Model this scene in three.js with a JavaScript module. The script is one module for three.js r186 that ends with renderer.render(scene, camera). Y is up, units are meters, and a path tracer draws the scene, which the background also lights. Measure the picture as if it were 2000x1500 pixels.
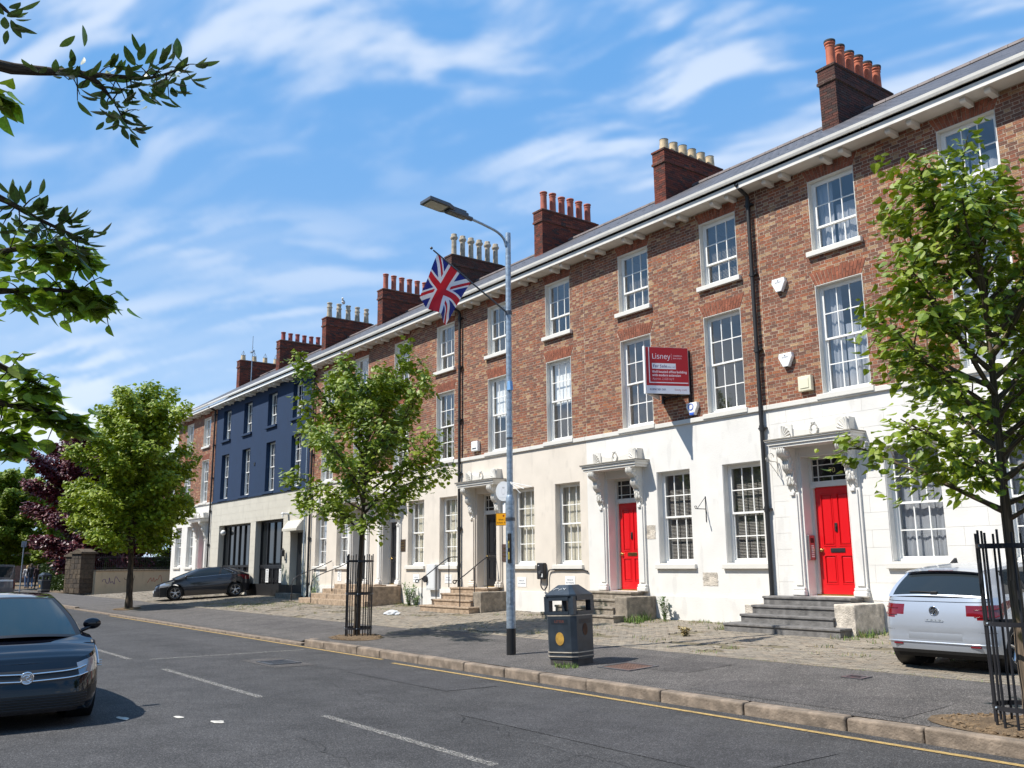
import * as THREE from 'three';
import { mergeGeometries, toCreasedNormals } from 'three/addons/utils/BufferGeometryUtils.js';
import { RoundedBoxGeometry } from 'three/addons/geometries/RoundedBoxGeometry.js';
import { MarchingCubes } from 'three/addons/objects/MarchingCubes.js';

// ---------------------------------------------------------------- camera, sky, sun, exposure
const scene = new THREE.Scene();
const camera = new THREE.PerspectiveCamera(45.93, 4 / 3, 0.1, 2000);
camera.position.set(0, 1.77, 16.619);
camera.up.set(0.16091888, 0.98084644, 0.10975145);
camera.lookAt(0 - 0.78504429, 1.77 + 0.19459823, 16.619 - 0.58807907);

const renderer = new THREE.WebGLRenderer({ antialias: true });
renderer.toneMapping = THREE.LinearToneMapping;
renderer.toneMappingExposure = 1.40;
renderer.outputColorSpace = THREE.SRGBColorSpace;
renderer.shadowMap.enabled = true;

const SUN = new THREE.Vector3(-0.21, 0.80, 0.56).normalize();
const sun = new THREE.DirectionalLight(new THREE.Color(1, 0.955, 0.88), 5);
sun.position.copy(SUN).multiplyScalar(80).add(new THREE.Vector3(-20, 0, 0));
sun.target.position.set(-20, 0, 0);
sun.castShadow = true; sun.shadow.radius = 1;
Object.assign(sun.shadow.camera, { left: -60, right: 60, top: 60, bottom: -60, near: 1, far: 220 });
sun.shadow.mapSize.set(4096, 4096);
scene.add(sun, sun.target);

// ---------------------------------------------------------------- random numbers and noise
function rng(seed) { let a = seed >>> 0; return () => { a = (a + 0x6D2B79F5) >>> 0; let t = a; t = Math.imul(t ^ (t >>> 15), t | 1); t ^= t + Math.imul(t ^ (t >>> 7), t | 61); return ((t ^ (t >>> 14)) >>> 0) / 4294967296; }; }
const hash2 = (x, y, s = 0) => { let h = Math.imul(x | 0, 374761393) ^ Math.imul(y | 0, 668265263) ^ Math.imul(s | 0, 1442695041); h = Math.imul(h ^ (h >>> 13), 1274126177); return ((h ^ (h >>> 16)) >>> 0) / 4294967296; };
const sm = t => t * t * (3 - 2 * t);
function vnoise(x, y, p = 0, s = 0) {           // value noise, period p when p > 0
  const xi = Math.floor(x), yi = Math.floor(y), fx = sm(x - xi), fy = sm(y - yi);
  const w = (i) => p ? ((i % p) + p) % p : i;
  const a = hash2(w(xi), w(yi), s), b = hash2(w(xi + 1), w(yi), s), c = hash2(w(xi), w(yi + 1), s), d = hash2(w(xi + 1), w(yi + 1), s);
  return a + (b - a) * fx + (c - a) * fy + (a - b - c + d) * fx * fy;
}
function fbm(x, y, oct, p = 0, s = 0) { let v = 0, a = 0.5, n = 0; for (let i = 0; i < oct; i++) { v += a * vnoise(x, y, p, s + i); n += a; a *= 0.5; x *= 2; y *= 2; p *= 2; } return v / n; }
const clamp = (v, a = 0, b = 1) => Math.min(b, Math.max(a, v));
const mixn = (a, b, t) => a + (b - a) * t;
const sstep = (a, b, x) => sm(clamp((x - a) / (b - a)));

// ---------------------------------------------------------------- sky: clear May blue with thin cirrus and a few low heaps
{
  camera.updateMatrixWorld(true);
  // banks of cirrus: direction (as seen from here), angular size along and across, weight, grain
  const bank = [[100, 30, 17, 9, 1.0], [520, 10, 16, 6, 0.9], [960, 60, 17, 8, 1.0], [1360, 130, 16, 9, 1.0], [1800, 90, 18, 11, 0.95], [1150, 270, 11, 5, 0.75], [900, 262, 2.6, 1.3, 1.3], [1040, 420, 9, 5, 0.5], [330, 470, 16, 3.2, 0.55], [640, 530, 16, 3, 0.5], [420, 610, 14, 1.8, 0.6], [180, 700, 10, 2, 0.55], [60, 745, 7, 3.2, 1.15], [230, 800, 12, 2.6, 0.8]].map(([px, py, a, b, w]) => { const d = new THREE.Vector3((px - 1000) / 1770, (750 - py) / 1770, -1).applyQuaternion(camera.quaternion).normalize(); return { az: Math.atan2(d.z, d.x), el: Math.asin(d.y), a: a * Math.PI / 180, b: b * Math.PI / 180, w }; });
  const W = 2048, H = 1024, data = new Float32Array(W * H * 4);
  for (let j = 0; j < H; j++) {
    const el = ((j + 0.5) / H - 0.5) * Math.PI, y = Math.sin(el), ce = Math.cos(el);
    for (let i = 0; i < W; i++) {
      const ph = ((i + 0.5) / W - 0.5) * 2 * Math.PI, dx = ce * Math.cos(ph), dz = ce * Math.sin(ph), k = (j * W + i) * 4;
      const t = clamp(y, 0, 1), h = Math.pow(1 - t, 3.6);
      let r = mixn(0.090, 0.46, h), g = mixn(0.275, 0.62, h), b = mixn(0.590, 0.80, h);
      if (y < 0) { const q = clamp(-y * 8); r = mixn(r, 0.14, q); g = mixn(g, 0.14, q); b = mixn(b, 0.13, q); }
      else {
        const q = 1 / (y + 0.16), px = dx * q, pz = dz * q;
        // cirrus: combed, warped streaks
        const wx = fbm(px * 0.9 + 7, pz * 0.9 + 3, 4, 0, 11) - 0.5, wz = fbm(px * 0.9 + 31, pz * 0.9 + 17, 4, 0, 23) - 0.5;
        const ax = (px * 0.86 - pz * 0.5) + wx * 0.6, az = (px * 0.5 + pz * 0.86) + wz * 0.6;
        const big = fbm(px * 0.55 + 4.3, pz * 0.55 + 9.1, 3, 0, 5);
        const streak = fbm(ax * 1.3, az * 5.2, 7, 0, 41), puff = fbm(ax * 4.4 + 5, az * 7.0 + 2, 7, 0, 57);
        const fine = fbm(ax * 4.5 + 3, az * 17 + 8, 6, 0, 83);
        let c = 0.7 * sstep(0.42, 0.66, big) * sstep(0.38, 0.70, streak * 0.5 + puff * 0.5) * 0.95;
        c = Math.max(c, sstep(0.48, 0.78, streak) * 0.30);
        const az1 = Math.atan2(dz, dx); let bk = 0; for (const q of bank) { let da = az1 - q.az; if (da > Math.PI) da -= 2 * Math.PI; if (da < -Math.PI) da += 2 * Math.PI; da *= ce; const de = el - q.el - da * 0.10, m = Math.exp(-(da * da) / (q.a * q.a) - (de * de) / (q.b * q.b)); bk = Math.max(bk, m * q.w); }
        c = Math.max(c, clamp(sstep(0.05, 1.0, bk * (0.06 + 1.20 * sstep(0.36, 0.70, fine * 0.55 + puff * 0.25 + streak * 0.2)))));
        // low heaps near the horizon
        const az2 = Math.atan2(dz, dx), lo = fbm(az2 * 7 + 3, el * 22, 6, 0, 71);
        const hc = sstep(0.50, 0.62, lo + 0.10 * (0.17 - el) / 0.17) * sstep(0.30, 0.16, el) * sstep(-0.02, 0.05, el);
        c = Math.max(c * 0.58 * sstep(0.02, 0.2, y), hc * 0.85);
        const sh = 0.92 + 0.10 * fbm(px * 3, pz * 3, 3, 0, 91);
        r = mixn(r, 0.74 * sh, c); g = mixn(g, 0.78 * sh, c); b = mixn(b, 0.84 * sh, c);
      }
      data[k] = r; data[k + 1] = g; data[k + 2] = b; data[k + 3] = 1;
    }
  }
  const sky = new THREE.DataTexture(data, W, H, THREE.RGBAFormat, THREE.FloatType);
  sky.mapping = THREE.EquirectangularReflectionMapping; sky.magFilter = sky.minFilter = THREE.LinearFilter;
  sky.wrapS = THREE.RepeatWrapping; sky.needsUpdate = true;
  scene.background = sky; scene.environment = sky;
}

// ---------------------------------------------------------------- textures
const s2 = v => clamp(v) * 255;
function tex(n, fn, { srgb = true, rep = 1 } = {}) {
  const d = new Uint8Array(n * n * 4);
  for (let j = 0; j < n; j++) for (let i = 0; i < n; i++) { const c = fn(i / n, j / n), k = (j * n + i) * 4; d[k] = s2(c[0]); d[k + 1] = s2(c[1]); d[k + 2] = s2(c[2]); d[k + 3] = 255; }
  const t = new THREE.DataTexture(d, n, n); t.wrapS = t.wrapT = THREE.RepeatWrapping; t.magFilter = THREE.LinearFilter; t.minFilter = THREE.LinearMipmapLinearFilter; t.generateMipmaps = true;
  if (srgb) t.colorSpace = THREE.SRGBColorSpace; t.repeat.set(rep, rep); t.needsUpdate = true; return t;
}
const grey = v => [v, v, v];
function canvasTex(w, h, draw) { const c = document.createElement('canvas'); c.width = w; c.height = h; draw(c.getContext('2d'), w, h); const t = new THREE.CanvasTexture(c); t.colorSpace = THREE.SRGBColorSpace; t.magFilter = THREE.LinearFilter; return t; }
// asphalt: chips of pale and dark stone in bitumen (uv in metres, one tile = 2 m)
const R0 = rng(5);
function chips(n, count, rmin, rmax, base, spread) {      // a field of small stones, wrapped
  const f = new Float32Array(n * n).fill(base);
  for (let k = 0; k < count; k++) { const cx = R0() * n, cy = R0() * n, r = rmin + R0() * (rmax - rmin), v = base + (R0() - 0.45) * spread * 2; for (let y = -Math.ceil(r); y <= r; y++) for (let x = -Math.ceil(r); x <= r; x++) if (x * x + y * y <= r * r) f[(((cy + y) | 0) + n) % n * n + (((cx + x) | 0) + n) % n] = v; }
  return f;
}
const chipF = chips(1024, 42000, 0.9, 3.6, 0.40, 0.30);
const tAsphalt = tex(1024, (u, v) => { const c = chipF[((v * 1024) | 0) * 1024 + ((u * 1024) | 0)] + (fbm(u * 6, v * 6, 4, 6, 3) - 0.5) * 0.14; return [c, c * 0.99, c * 0.985]; }, { rep: 0.5 });
const tAsphaltB = tex(512, (u, v) => grey(chipF[((v * 512) | 0) * 1024 + ((u * 512) | 0)] * 1.2), { srgb: false, rep: 1 });
const tPave = tex(512, (u, v) => { const c = 0.60 + (fbm(u * 90, v * 90, 3, 90, 7) - 0.5) * 0.34 + (fbm(u * 5, v * 5, 4, 5, 9) - 0.5) * 0.22; return [c, c * 0.985, c * 0.965]; }, { rep: 0.4 });
const tRender = tex(512, (u, v) => { const c = 0.95 + (fbm(u * 8, v * 8, 5, 8, 13) - 0.5) * 0.07 - 0.10 * sstep(0.66, 0.80, fbm(u * 14, v * 5, 4, 0, 15)) * 0.35; return [c, c * 0.995, c * 0.985]; }, { rep: 0.31 });
const tRenderB = tex(256, (u, v) => grey(fbm(u * 40, v * 40, 4, 40, 19)), { srgb: false, rep: 1.3 });
const tBrick = tex(256, (u, v) => { const c = 0.80 + (fbm(u * 10, v * 5, 5, 0, 21) - 0.5) * 0.55 + (hash2(u * 256, v * 256, 3) - 0.5) * 0.16; return [c, c * 0.97, c * 0.95]; });
const tBrickB = tex(256, (u, v) => grey(fbm(u * 30, v * 14, 4, 0, 27)), { srgb: false });
const tStone = tex(512, (u, v) => { const c = 0.78 + (fbm(u * 12, v * 12, 5, 12, 33) - 0.5) * 0.42 + (hash2(u * 512, v * 512, 5) - 0.5) * 0.12; return [c, c * 0.97, c * 0.93]; }, { rep: 0.8 });
const tBark = tex(256, (u, v) => { const c = 0.62 + (fbm(u * 14, v * 3, 5, 0, 37) - 0.5) * 0.7; return [c, c * 0.94, c * 0.86]; });
const tGalv = tex(256, (u, v) => { const c = 0.80 + (fbm(u * 9, v * 22, 4, 0, 43) - 0.5) * 0.34; return [c * 0.97, c, c * 1.02]; }, { rep: 1.5 });
const tWorn = tex(256, (u, v) => { const c = 0.9 + (fbm(u * 7, v * 7, 5, 7, 47) - 0.5) * 0.45; return grey(c); }, { rep: 0.9 });
const tLeaf = tex(128, (u, v) => { const w = Math.abs(u - 0.5), vein = Math.max(0, 1 - w * 40) * 0.25 + Math.max(0, 1 - Math.abs(((v * 6 + w * 5) % 1) - 0.5) * 9) * 0.10; const c = 0.8 + (fbm(u * 9, v * 9, 3, 0, 51) - 0.5) * 0.3; return [c + vein * 0.7, c + vein * 0.5, c * 0.95 + vein * 0.3]; });

// ---------------------------------------------------------------- materials
[[tStone, 1.55], [tBrick, 1.5], [tWorn, 1.22], [tAsphalt, 6.2], [tBark, 2.2], [tGalv, 1.4], [tLeaf, 1.3], [tRender, 1.1]].forEach(([t, k]) => { t.userData.gain = k; });
const gained = m => { const k = m.map?.userData?.gain; if (k && !(m.color.r === 1 && m.color.g === 1)) { m.color.multiplyScalar(k); const q = Math.max(m.color.r, m.color.g, m.color.b); if (q > 0.9) m.color.multiplyScalar(0.9 / q); } return m; };   // colours below are surface means; the maps are darker than 1 on average
const lin = (r, g, b) => new THREE.Color().setRGB(r, g, b);
const mat = (color, rough = 0.8, o = {}) => gained(new THREE.MeshStandardMaterial(Object.assign({ color: Array.isArray(color) ? lin(...color) : new THREE.Color(color), roughness: rough }, o)));
const phys = (color, rough, o = {}) => gained(new THREE.MeshPhysicalMaterial(Object.assign({ color: Array.isArray(color) ? lin(...color) : new THREE.Color(color), roughness: rough }, o)));
const M = {
  road: mat([0.047, 0.046, 0.0465], 0.92, { map: tAsphalt, bumpMap: tAsphaltB, bumpScale: 0.004, vertexColors: true }),
  tarmac: mat([0.088, 0.081, 0.075], 0.93, { map: tAsphalt, bumpMap: tAsphaltB, bumpScale: 0.003 }),
  patch: mat([0.075, 0.069, 0.065], 0.93, { map: tAsphalt, bumpMap: tAsphaltB, bumpScale: 0.003 }),
  earth: mat([0.16, 0.115, 0.07], 1, { map: tStone, bumpMap: tAsphaltB, bumpScale: 0.02 }),
  jointSand: mat([0.15, 0.135, 0.09], 1, { map: tStone }),
  kerb: mat([0.245, 0.205, 0.168], 0.9, { map: tStone, bumpMap: tRenderB, bumpScale: 0.006 }),
  white: mat([0.70, 0.685, 0.655], 0.75, { map: tRender, bumpMap: tRenderB, bumpScale: 0.002 }),
  cream: mat([0.66, 0.60, 0.525], 0.75, { map: tRender, bumpMap: tRenderB, bumpScale: 0.002 }),
  stoneCream: mat([0.54, 0.515, 0.45], 0.75, { map: tRender, bumpMap: tRenderB, bumpScale: 0.002 }),
  blue: mat([0.0068, 0.027, 0.074], 0.9, { map: tRender, bumpMap: tRenderB, bumpScale: 0.002 }),
  trim: mat([0.68, 0.66, 0.615], 0.45, { map: tRender }),
  reveal: mat([0.68, 0.66, 0.615], 0.6, { map: tRender }),
  sash: mat([0.82, 0.81, 0.77], 0.35),
  mortar: mat([0.50, 0.44, 0.37], 0.95, { map: tStone }),
  mortarDark: mat([0.20, 0.165, 0.14], 0.95, { map: tStone }),
  slate: mat([0.115, 0.105, 0.105], 0.6, { map: tWorn }),
  slateWarm: mat([0.13, 0.105, 0.10], 0.65, { map: tWorn }),
  lead: mat([0.30, 0.34, 0.38], 0.5, { map: tWorn, metalness: 0.3 }),
  ironBlack: mat([0.018, 0.018, 0.021], 0.42, { map: tWorn }),
  pipeBlack: mat([0.012, 0.012, 0.013], 0.6),
  galv: mat([0.42, 0.47, 0.52], 0.45, { map: tGalv, metalness: 0.55 }),
  steelDark: mat([0.10, 0.105, 0.115], 0.4, { metalness: 0.5 }),
  redDoor: phys([0.62, 0.008, 0.012], 0.28, { clearcoat: 0.6, clearcoatRoughness: 0.2 }),
  blackDoor: phys([0.012, 0.013, 0.016], 0.3, { clearcoat: 0.5, clearcoatRoughness: 0.2 }),
  pinkDoor: phys([0.55, 0.16, 0.22], 0.4, { clearcoat: 0.3 }),
  brass: mat([0.55, 0.38, 0.14], 0.28, { metalness: 1 }),
  chrome: mat([0.75, 0.76, 0.78], 0.12, { metalness: 1 }),
  glass: phys([1, 1, 1], 0.02, { transmission: 1, thickness: 0, ior: 1.75 }),
  glassDark: phys([0.010, 0.012, 0.014], 0.03, { ior: 1.6, specularIntensity: 1 }),
  room: mat([0.38, 0.36, 0.33], 0.9),
  blind: mat([0.25, 0.24, 0.22], 0.8), net: phys([0.42, 0.45, 0.49], 0.95, { transmission: 0.35, thickness: 0 }), shade: mat([0.66, 0.62, 0.50], 0.85),
  concrete: mat([0.27, 0.245, 0.21], 0.95, { map: tStone, bumpMap: tRenderB, bumpScale: 0.01 }),
  stepSlate: mat([0.165, 0.168, 0.175], 0.85, { map: tStone, bumpMap: tRenderB, bumpScale: 0.004 }),
  stepBrown: mat([0.36, 0.285, 0.215], 0.95, { map: tStone, bumpMap: tRenderB, bumpScale: 0.008 }),
  plaster: mat([0.66, 0.63, 0.58], 0.9, { map: tStone, bumpMap: tRenderB, bumpScale: 0.012 }),
  terracotta: mat([0.46, 0.125, 0.060], 0.75, { map: tWorn }), potCream: mat([0.60, 0.50, 0.34], 0.8, { map: tStone }), potStone: mat([0.42, 0.38, 0.31], 0.9, { map: tStone }),
  plastic: mat([0.78, 0.78, 0.76], 0.45), plasticCream: mat([0.72, 0.68, 0.50], 0.5), plasticBlue: mat([0.05, 0.13, 0.55], 0.4), plasticBlack: mat([0.02, 0.02, 0.022], 0.45), greyBox: mat([0.60, 0.61, 0.60], 0.5),
  rubber: mat([0.020, 0.020, 0.021], 0.85, { map: tWorn }), alloy: mat([0.55, 0.56, 0.58], 0.25, { metalness: 1 }), alloyDark: mat([0.05, 0.05, 0.055], 0.35, { metalness: 0.8 }),
  carBlack: mat([0.012, 0.012, 0.013], 0.5), lampRed: phys([0.15, 0.003, 0.006], 0.08, { clearcoat: 1 }), lampClear: phys([0.50, 0.52, 0.55], 0.06, { metalness: 0.6, clearcoat: 1 }),
  yellowPaint: mat([0.66, 0.43, 0.10], 0.8, { map: tStone }), whitePaint: mat([0.66, 0.66, 0.63], 0.8, { map: tStone }),
  bark: mat([0.085, 0.070, 0.055], 0.95, { map: tBark, bumpMap: tBark, bumpScale: 0.01 }), barkPale: mat([0.16, 0.135, 0.11], 0.95, { map: tBark, bumpMap: tBark, bumpScale: 0.01 }),
  leafA: phys([0.285, 0.41, 0.030], 0.5, { map: tLeaf, transmission: 0.5, thickness: 0, specularIntensity: 0.6 }),
  leafLime: phys([0.36, 0.49, 0.030], 0.5, { map: tLeaf, transmission: 0.5, thickness: 0, specularIntensity: 0.6 }),
  leafPurple: phys([0.15, 0.026, 0.042], 0.45, { map: tLeaf, transmission: 0.35, thickness: 0 }),
  leafDark: phys([0.085, 0.145, 0.028], 0.4, { map: tLeaf, transmission: 0.38, thickness: 0 }),
  grass: phys([0.16, 0.24, 0.045], 0.8, { transmission: 0.3, thickness: 0 }), weed: phys([0.13, 0.21, 0.05], 0.8, { transmission: 0.3, thickness: 0 }), straw: mat([0.34, 0.27, 0.13], 0.9),
};
const brickMats = [[0.252, 0.097, 0.055], [0.225, 0.092, 0.057], [0.192, 0.087, 0.057], [0.3, 0.109, 0.054], [0.274, 0.123, 0.071], [0.391, 0.263, 0.151], [0.346, 0.206, 0.116], [0.159, 0.082, 0.057], [0.214, 0.111, 0.073], [0.33, 0.132, 0.062]];
const brickWeights = [21, 20, 17, 12, 12, 3, 6, 9, 12, 5];
const BM = brickMats.map(c => mat(c, 0.92, { map: tBrick, bumpMap: tBrickB, bumpScale: 0.003 }));
const BMinst = mat([1, 1, 1], 0.92, { map: tBrick, bumpMap: tBrickB, bumpScale: 0.003 });
const chimMats = [[0.16, 0.040, 0.024], [0.12, 0.036, 0.024], [0.20, 0.052, 0.028], [0.085, 0.032, 0.025], [0.060, 0.032, 0.028]];

// ---------------------------------------------------------------- building helpers
const names = {};
function numbered(n) { const k = names[n] = (names[n] ?? -1) + 1; return k ? `${n}_${String(k).padStart(3, '0')}` : n; }
function add(o, parent) { o.traverse(q => { if (q.isMesh) { q.castShadow = q.receiveShadow = true; } }); (parent || scene).add(o); return o; }
function tag(o, label, category, group, kind) { if (label) o.userData.label = label; if (category) o.userData.category = category; if (group) o.userData.group = group; if (kind) o.userData.kind = kind; return o; }
function thing(name, label, category, pos = [0, 0, 0], turn = 0, group) { const o = new THREE.Group(); o.name = numbered(name); o.position.set(...pos); o.rotation.y = turn; tag(o, label, category, group); scene.add(o); return o; }
function worldUV(g) {                             // uv in metres from the face's main direction
  g = g.index ? g.toNonIndexed() : g; g.computeVertexNormals === undefined || (g.attributes.normal || g.computeVertexNormals());
  const p = g.attributes.position, n = g.attributes.normal, uv = new Float32Array(p.count * 2);
  for (let i = 0; i < p.count; i += 3) {
    let nx = 0, ny = 0, nz = 0; for (let k = 0; k < 3; k++) { nx += Math.abs(n.getX(i + k)); ny += Math.abs(n.getY(i + k)); nz += Math.abs(n.getZ(i + k)); }
    for (let k = 0; k < 3; k++) { const q = i + k, x = p.getX(q), y = p.getY(q), z = p.getZ(q); if (ny >= nx && ny >= nz) { uv[q * 2] = x; uv[q * 2 + 1] = z; } else if (nx >= nz) { uv[q * 2] = z; uv[q * 2 + 1] = y; } else { uv[q * 2] = x; uv[q * 2 + 1] = y; } }
  }
  g.setAttribute('uv', new THREE.BufferAttribute(uv, 2)); return g;
}
function mesh(name, geo, m, parent, o = {}) {     // one named Mesh; geo may be an array
  if (Array.isArray(geo)) geo = mergeGeometries(geo.map(g => { const q = g.index ? g.toNonIndexed() : g; for (const k of Object.keys(q.attributes)) if (!['position', 'normal', 'uv'].includes(k)) q.deleteAttribute(k); return q; }), false);
  if (!o.keepUV) geo = worldUV(geo);
  const r = new THREE.Mesh(geo, m); r.name = parent ? name : numbered(name); if (o.kind) r.userData.kind = o.kind; if (o.label) r.userData.label = o.label; return add(r, parent);
}
function bx(x0, x1, y0, y1, z0, z1) { const g = new THREE.BoxGeometry(Math.abs(x1 - x0), Math.abs(y1 - y0), Math.abs(z1 - z0)); g.translate((x0 + x1) / 2, (y0 + y1) / 2, (z0 + z1) / 2); return g; }
function rbx(x0, x1, y0, y1, z0, z1, r = 0.01, s = 2) { const g = new RoundedBoxGeometry(x1 - x0, y1 - y0, z1 - z0, s, r); g.translate((x0 + x1) / 2, (y0 + y1) / 2, (z0 + z1) / 2); return g; }
function cyl(x, y0, y1, z, r0, r1 = r0, seg = 16) { const g = new THREE.CylinderGeometry(r1, r0, y1 - y0, seg); g.translate(x, (y0 + y1) / 2, z); return g; }
function rod(a, b, r, r2 = r, seg = 10) { const A = new THREE.Vector3(...a), B = new THREE.Vector3(...b), d = B.clone().sub(A), g = new THREE.CylinderGeometry(r2, r, d.length(), seg); g.applyQuaternion(new THREE.Quaternion().setFromUnitVectors(new THREE.Vector3(0, 1, 0), d.clone().normalize())); g.translate((A.x + B.x) / 2, (A.y + B.y) / 2, (A.z + B.z) / 2); return g; }
function tube(pts, r, seg = 24, rs = 8) { return new THREE.TubeGeometry(new THREE.CatmullRomCurve3(pts.map(p => new THREE.Vector3(...p))), seg, r, rs); }
function lathe(pts, seg = 20) { return new THREE.LatheGeometry(pts.map(p => new THREE.Vector2(...p)), seg); }
function extrude(pts, depth, holes = [], bevel = 0) { const s = new THREE.Shape(pts.map(p => new THREE.Vector2(...p))); for (const h of holes) s.holes.push(new THREE.Path(h.map(p => new THREE.Vector2(...p)))); return new THREE.ExtrudeGeometry(s, { depth, bevelEnabled: bevel > 0, bevelSize: bevel, bevelThickness: bevel, bevelSegments: 2, curveSegments: 10 }); }
const rect = (x0, x1, y0, y1) => [[x0, y0], [x1, y0], [x1, y1], [x0, y1]];
const mv = (g, x, y, z) => { g.translate(x, y, z); return g; };
const WALLBASE = 0.42, KERBZ = 7.66;
const kerbTop = x => x > -19.9 ? 0.12 : x > -43 ? 0.03 : 0.09;
const gy = (x, z) => { const k = mixn(0.03, 0.12, sstep(-20.6, -19.9, x)) + (x < -43 ? 0.06 * sstep(-43, -45, x) : 0); return z >= KERBZ ? 0 : k + (WALLBASE - k) * (KERBZ - z) / KERBZ; };
// ---------------------------------------------------------------- ground, road, pavement, kerb, paving
function sheet(name, x0, x1, z0, z1, nx, nz, hf, m, parent, kind = 'structure') {
  const g = new THREE.PlaneGeometry(x1 - x0, z1 - z0, nx, nz); g.rotateX(-Math.PI / 2); g.translate((x0 + x1) / 2, 0, (z0 + z1) / 2);
  const p = g.attributes.position; for (let i = 0; i < p.count; i++) p.setY(i, hf(p.getX(i), p.getZ(i))); g.computeVertexNormals();
  const uv = g.attributes.uv; for (let i = 0; i < p.count; i++) uv.setXY(i, p.getX(i), p.getZ(i));
  const o = mesh(name, g, m, parent, { keepUV: true }); if (!parent) o.userData.kind = kind; return o;
}
sheet('ground', -900, 700, -700, 900, 1, 1, () => -0.06, M.earth);
const roadSheet = sheet('road', -400, 60, KERBZ - 0.05, 15.7, 920, 32, (x, z) => -0.018 * Math.pow(Math.abs(z - 11.6) / 4, 2), M.road);
{ const p = roadSheet.geometry.attributes.position, c = new Float32Array(p.count * 3); for (let i = 0; i < p.count; i++) { const x = p.getX(i), z = p.getZ(i); let v = 1 + (fbm(x * 0.22, z * 0.9, 4, 0, 101) - 0.5) * 0.5 + (fbm(x * 1.3, z * 1.6, 3, 0, 103) - 0.5) * 0.22; for (const t of [9.1, 10.6, 12.7, 14.2]) v += 0.07 * Math.exp(-Math.pow((z - t) / 0.32, 2)); const oil = sstep(0.64, 0.74, fbm(x * 0.9 + 40, z * 1.1, 4, 0, 107)); v -= 0.16 * oil; c[i * 3] = c[i * 3 + 1] = v; c[i * 3 + 2] = v * 0.99; } roadSheet.geometry.setAttribute('color', new THREE.BufferAttribute(c, 3)); }   // worn wheel tracks, oil stains, old repairs
sheet('opposite_pavement', -400, 60, 15.7, 22, 40, 4, () => 0.12, M.tarmac);
const pave = sheet('pavement', -400, 40, 4.6, KERBZ - 0.17, 880, 8, (x, z) => gy(x, z), M.tarmac);
const fore = sheet('forecourt_paving', -57, 40, -0.2, 4.6, 194, 4, (x, z) => gy(x, z) - 0.014, M.jointSand);
{ // concrete block pavers in running bond
  const R = rng(77), G = new THREE.BoxGeometry(0.197, 0.06, 0.097), list = [];
  camera.updateMatrixWorld(true); camera.updateProjectionMatrix();
  const tints = [[0.265, 0.243, 0.208], [0.24, 0.222, 0.192], [0.29, 0.264, 0.222], [0.21, 0.196, 0.172], [0.26, 0.229, 0.19]];
  const pm = tints.map(c => mat(c, 0.95, { map: tStone, bumpMap: tRenderB, bumpScale: 0.004 })), v = new THREE.Vector3();
  for (let r = 0; r < 46; r++) for (let c = 0; c < 470; c++) {
    const x = -56.6 + c * 0.2035 + (r % 2) * 0.1, z = 0.05 + r * 0.1015; if (x > 36 || z > 4.58) continue;
    if (fbm(x * 0.9, z * 1.7, 3, 0, 62) > 0.70) continue;                     // sunken, overgrown ones
    v.set(x, gy(x, z), z); const d = v.distanceTo(camera.position); v.project(camera);
    list.push({ x, z, d: (Math.abs(v.x) < 0.98 && Math.abs(v.y) < 0.98) ? d : d + 500, y: gy(x, z) - 0.03 + (R() - 0.5) * 0.007, rx: 0.04 * (R() - 0.5) + 0.0395, rz: 0.04 * (R() - 0.5), k: (R() * 5) | 0 });
  }
  list.sort((a, b) => a.d - b.d);
  list.slice(0, 300).forEach(b => { const m = new THREE.Mesh(G, pm[b.k]); m.name = 'paver'; m.position.set(b.x, b.y, b.z); m.rotation.set(b.rx, 0, b.rz); add(m, fore); });
  const rest = list.slice(300), im = new THREE.InstancedMesh(G, mat([1, 1, 1], 0.95, { map: tStone }), rest.length), o = new THREE.Object3D(), col = new THREE.Color();
  rest.forEach((b, i) => { o.position.set(b.x, b.y, b.z); o.rotation.set(b.rx, 0, b.rz); o.updateMatrix(); im.setMatrixAt(i, o.matrix); const t = tints[b.k]; im.setColorAt(i, col.setRGB(t[0] * 1.55, t[1] * 1.55, t[2] * 1.55)); });
  im.name = 'pavers'; im.userData.kind = 'stuff'; add(im, fore);
}
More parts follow.
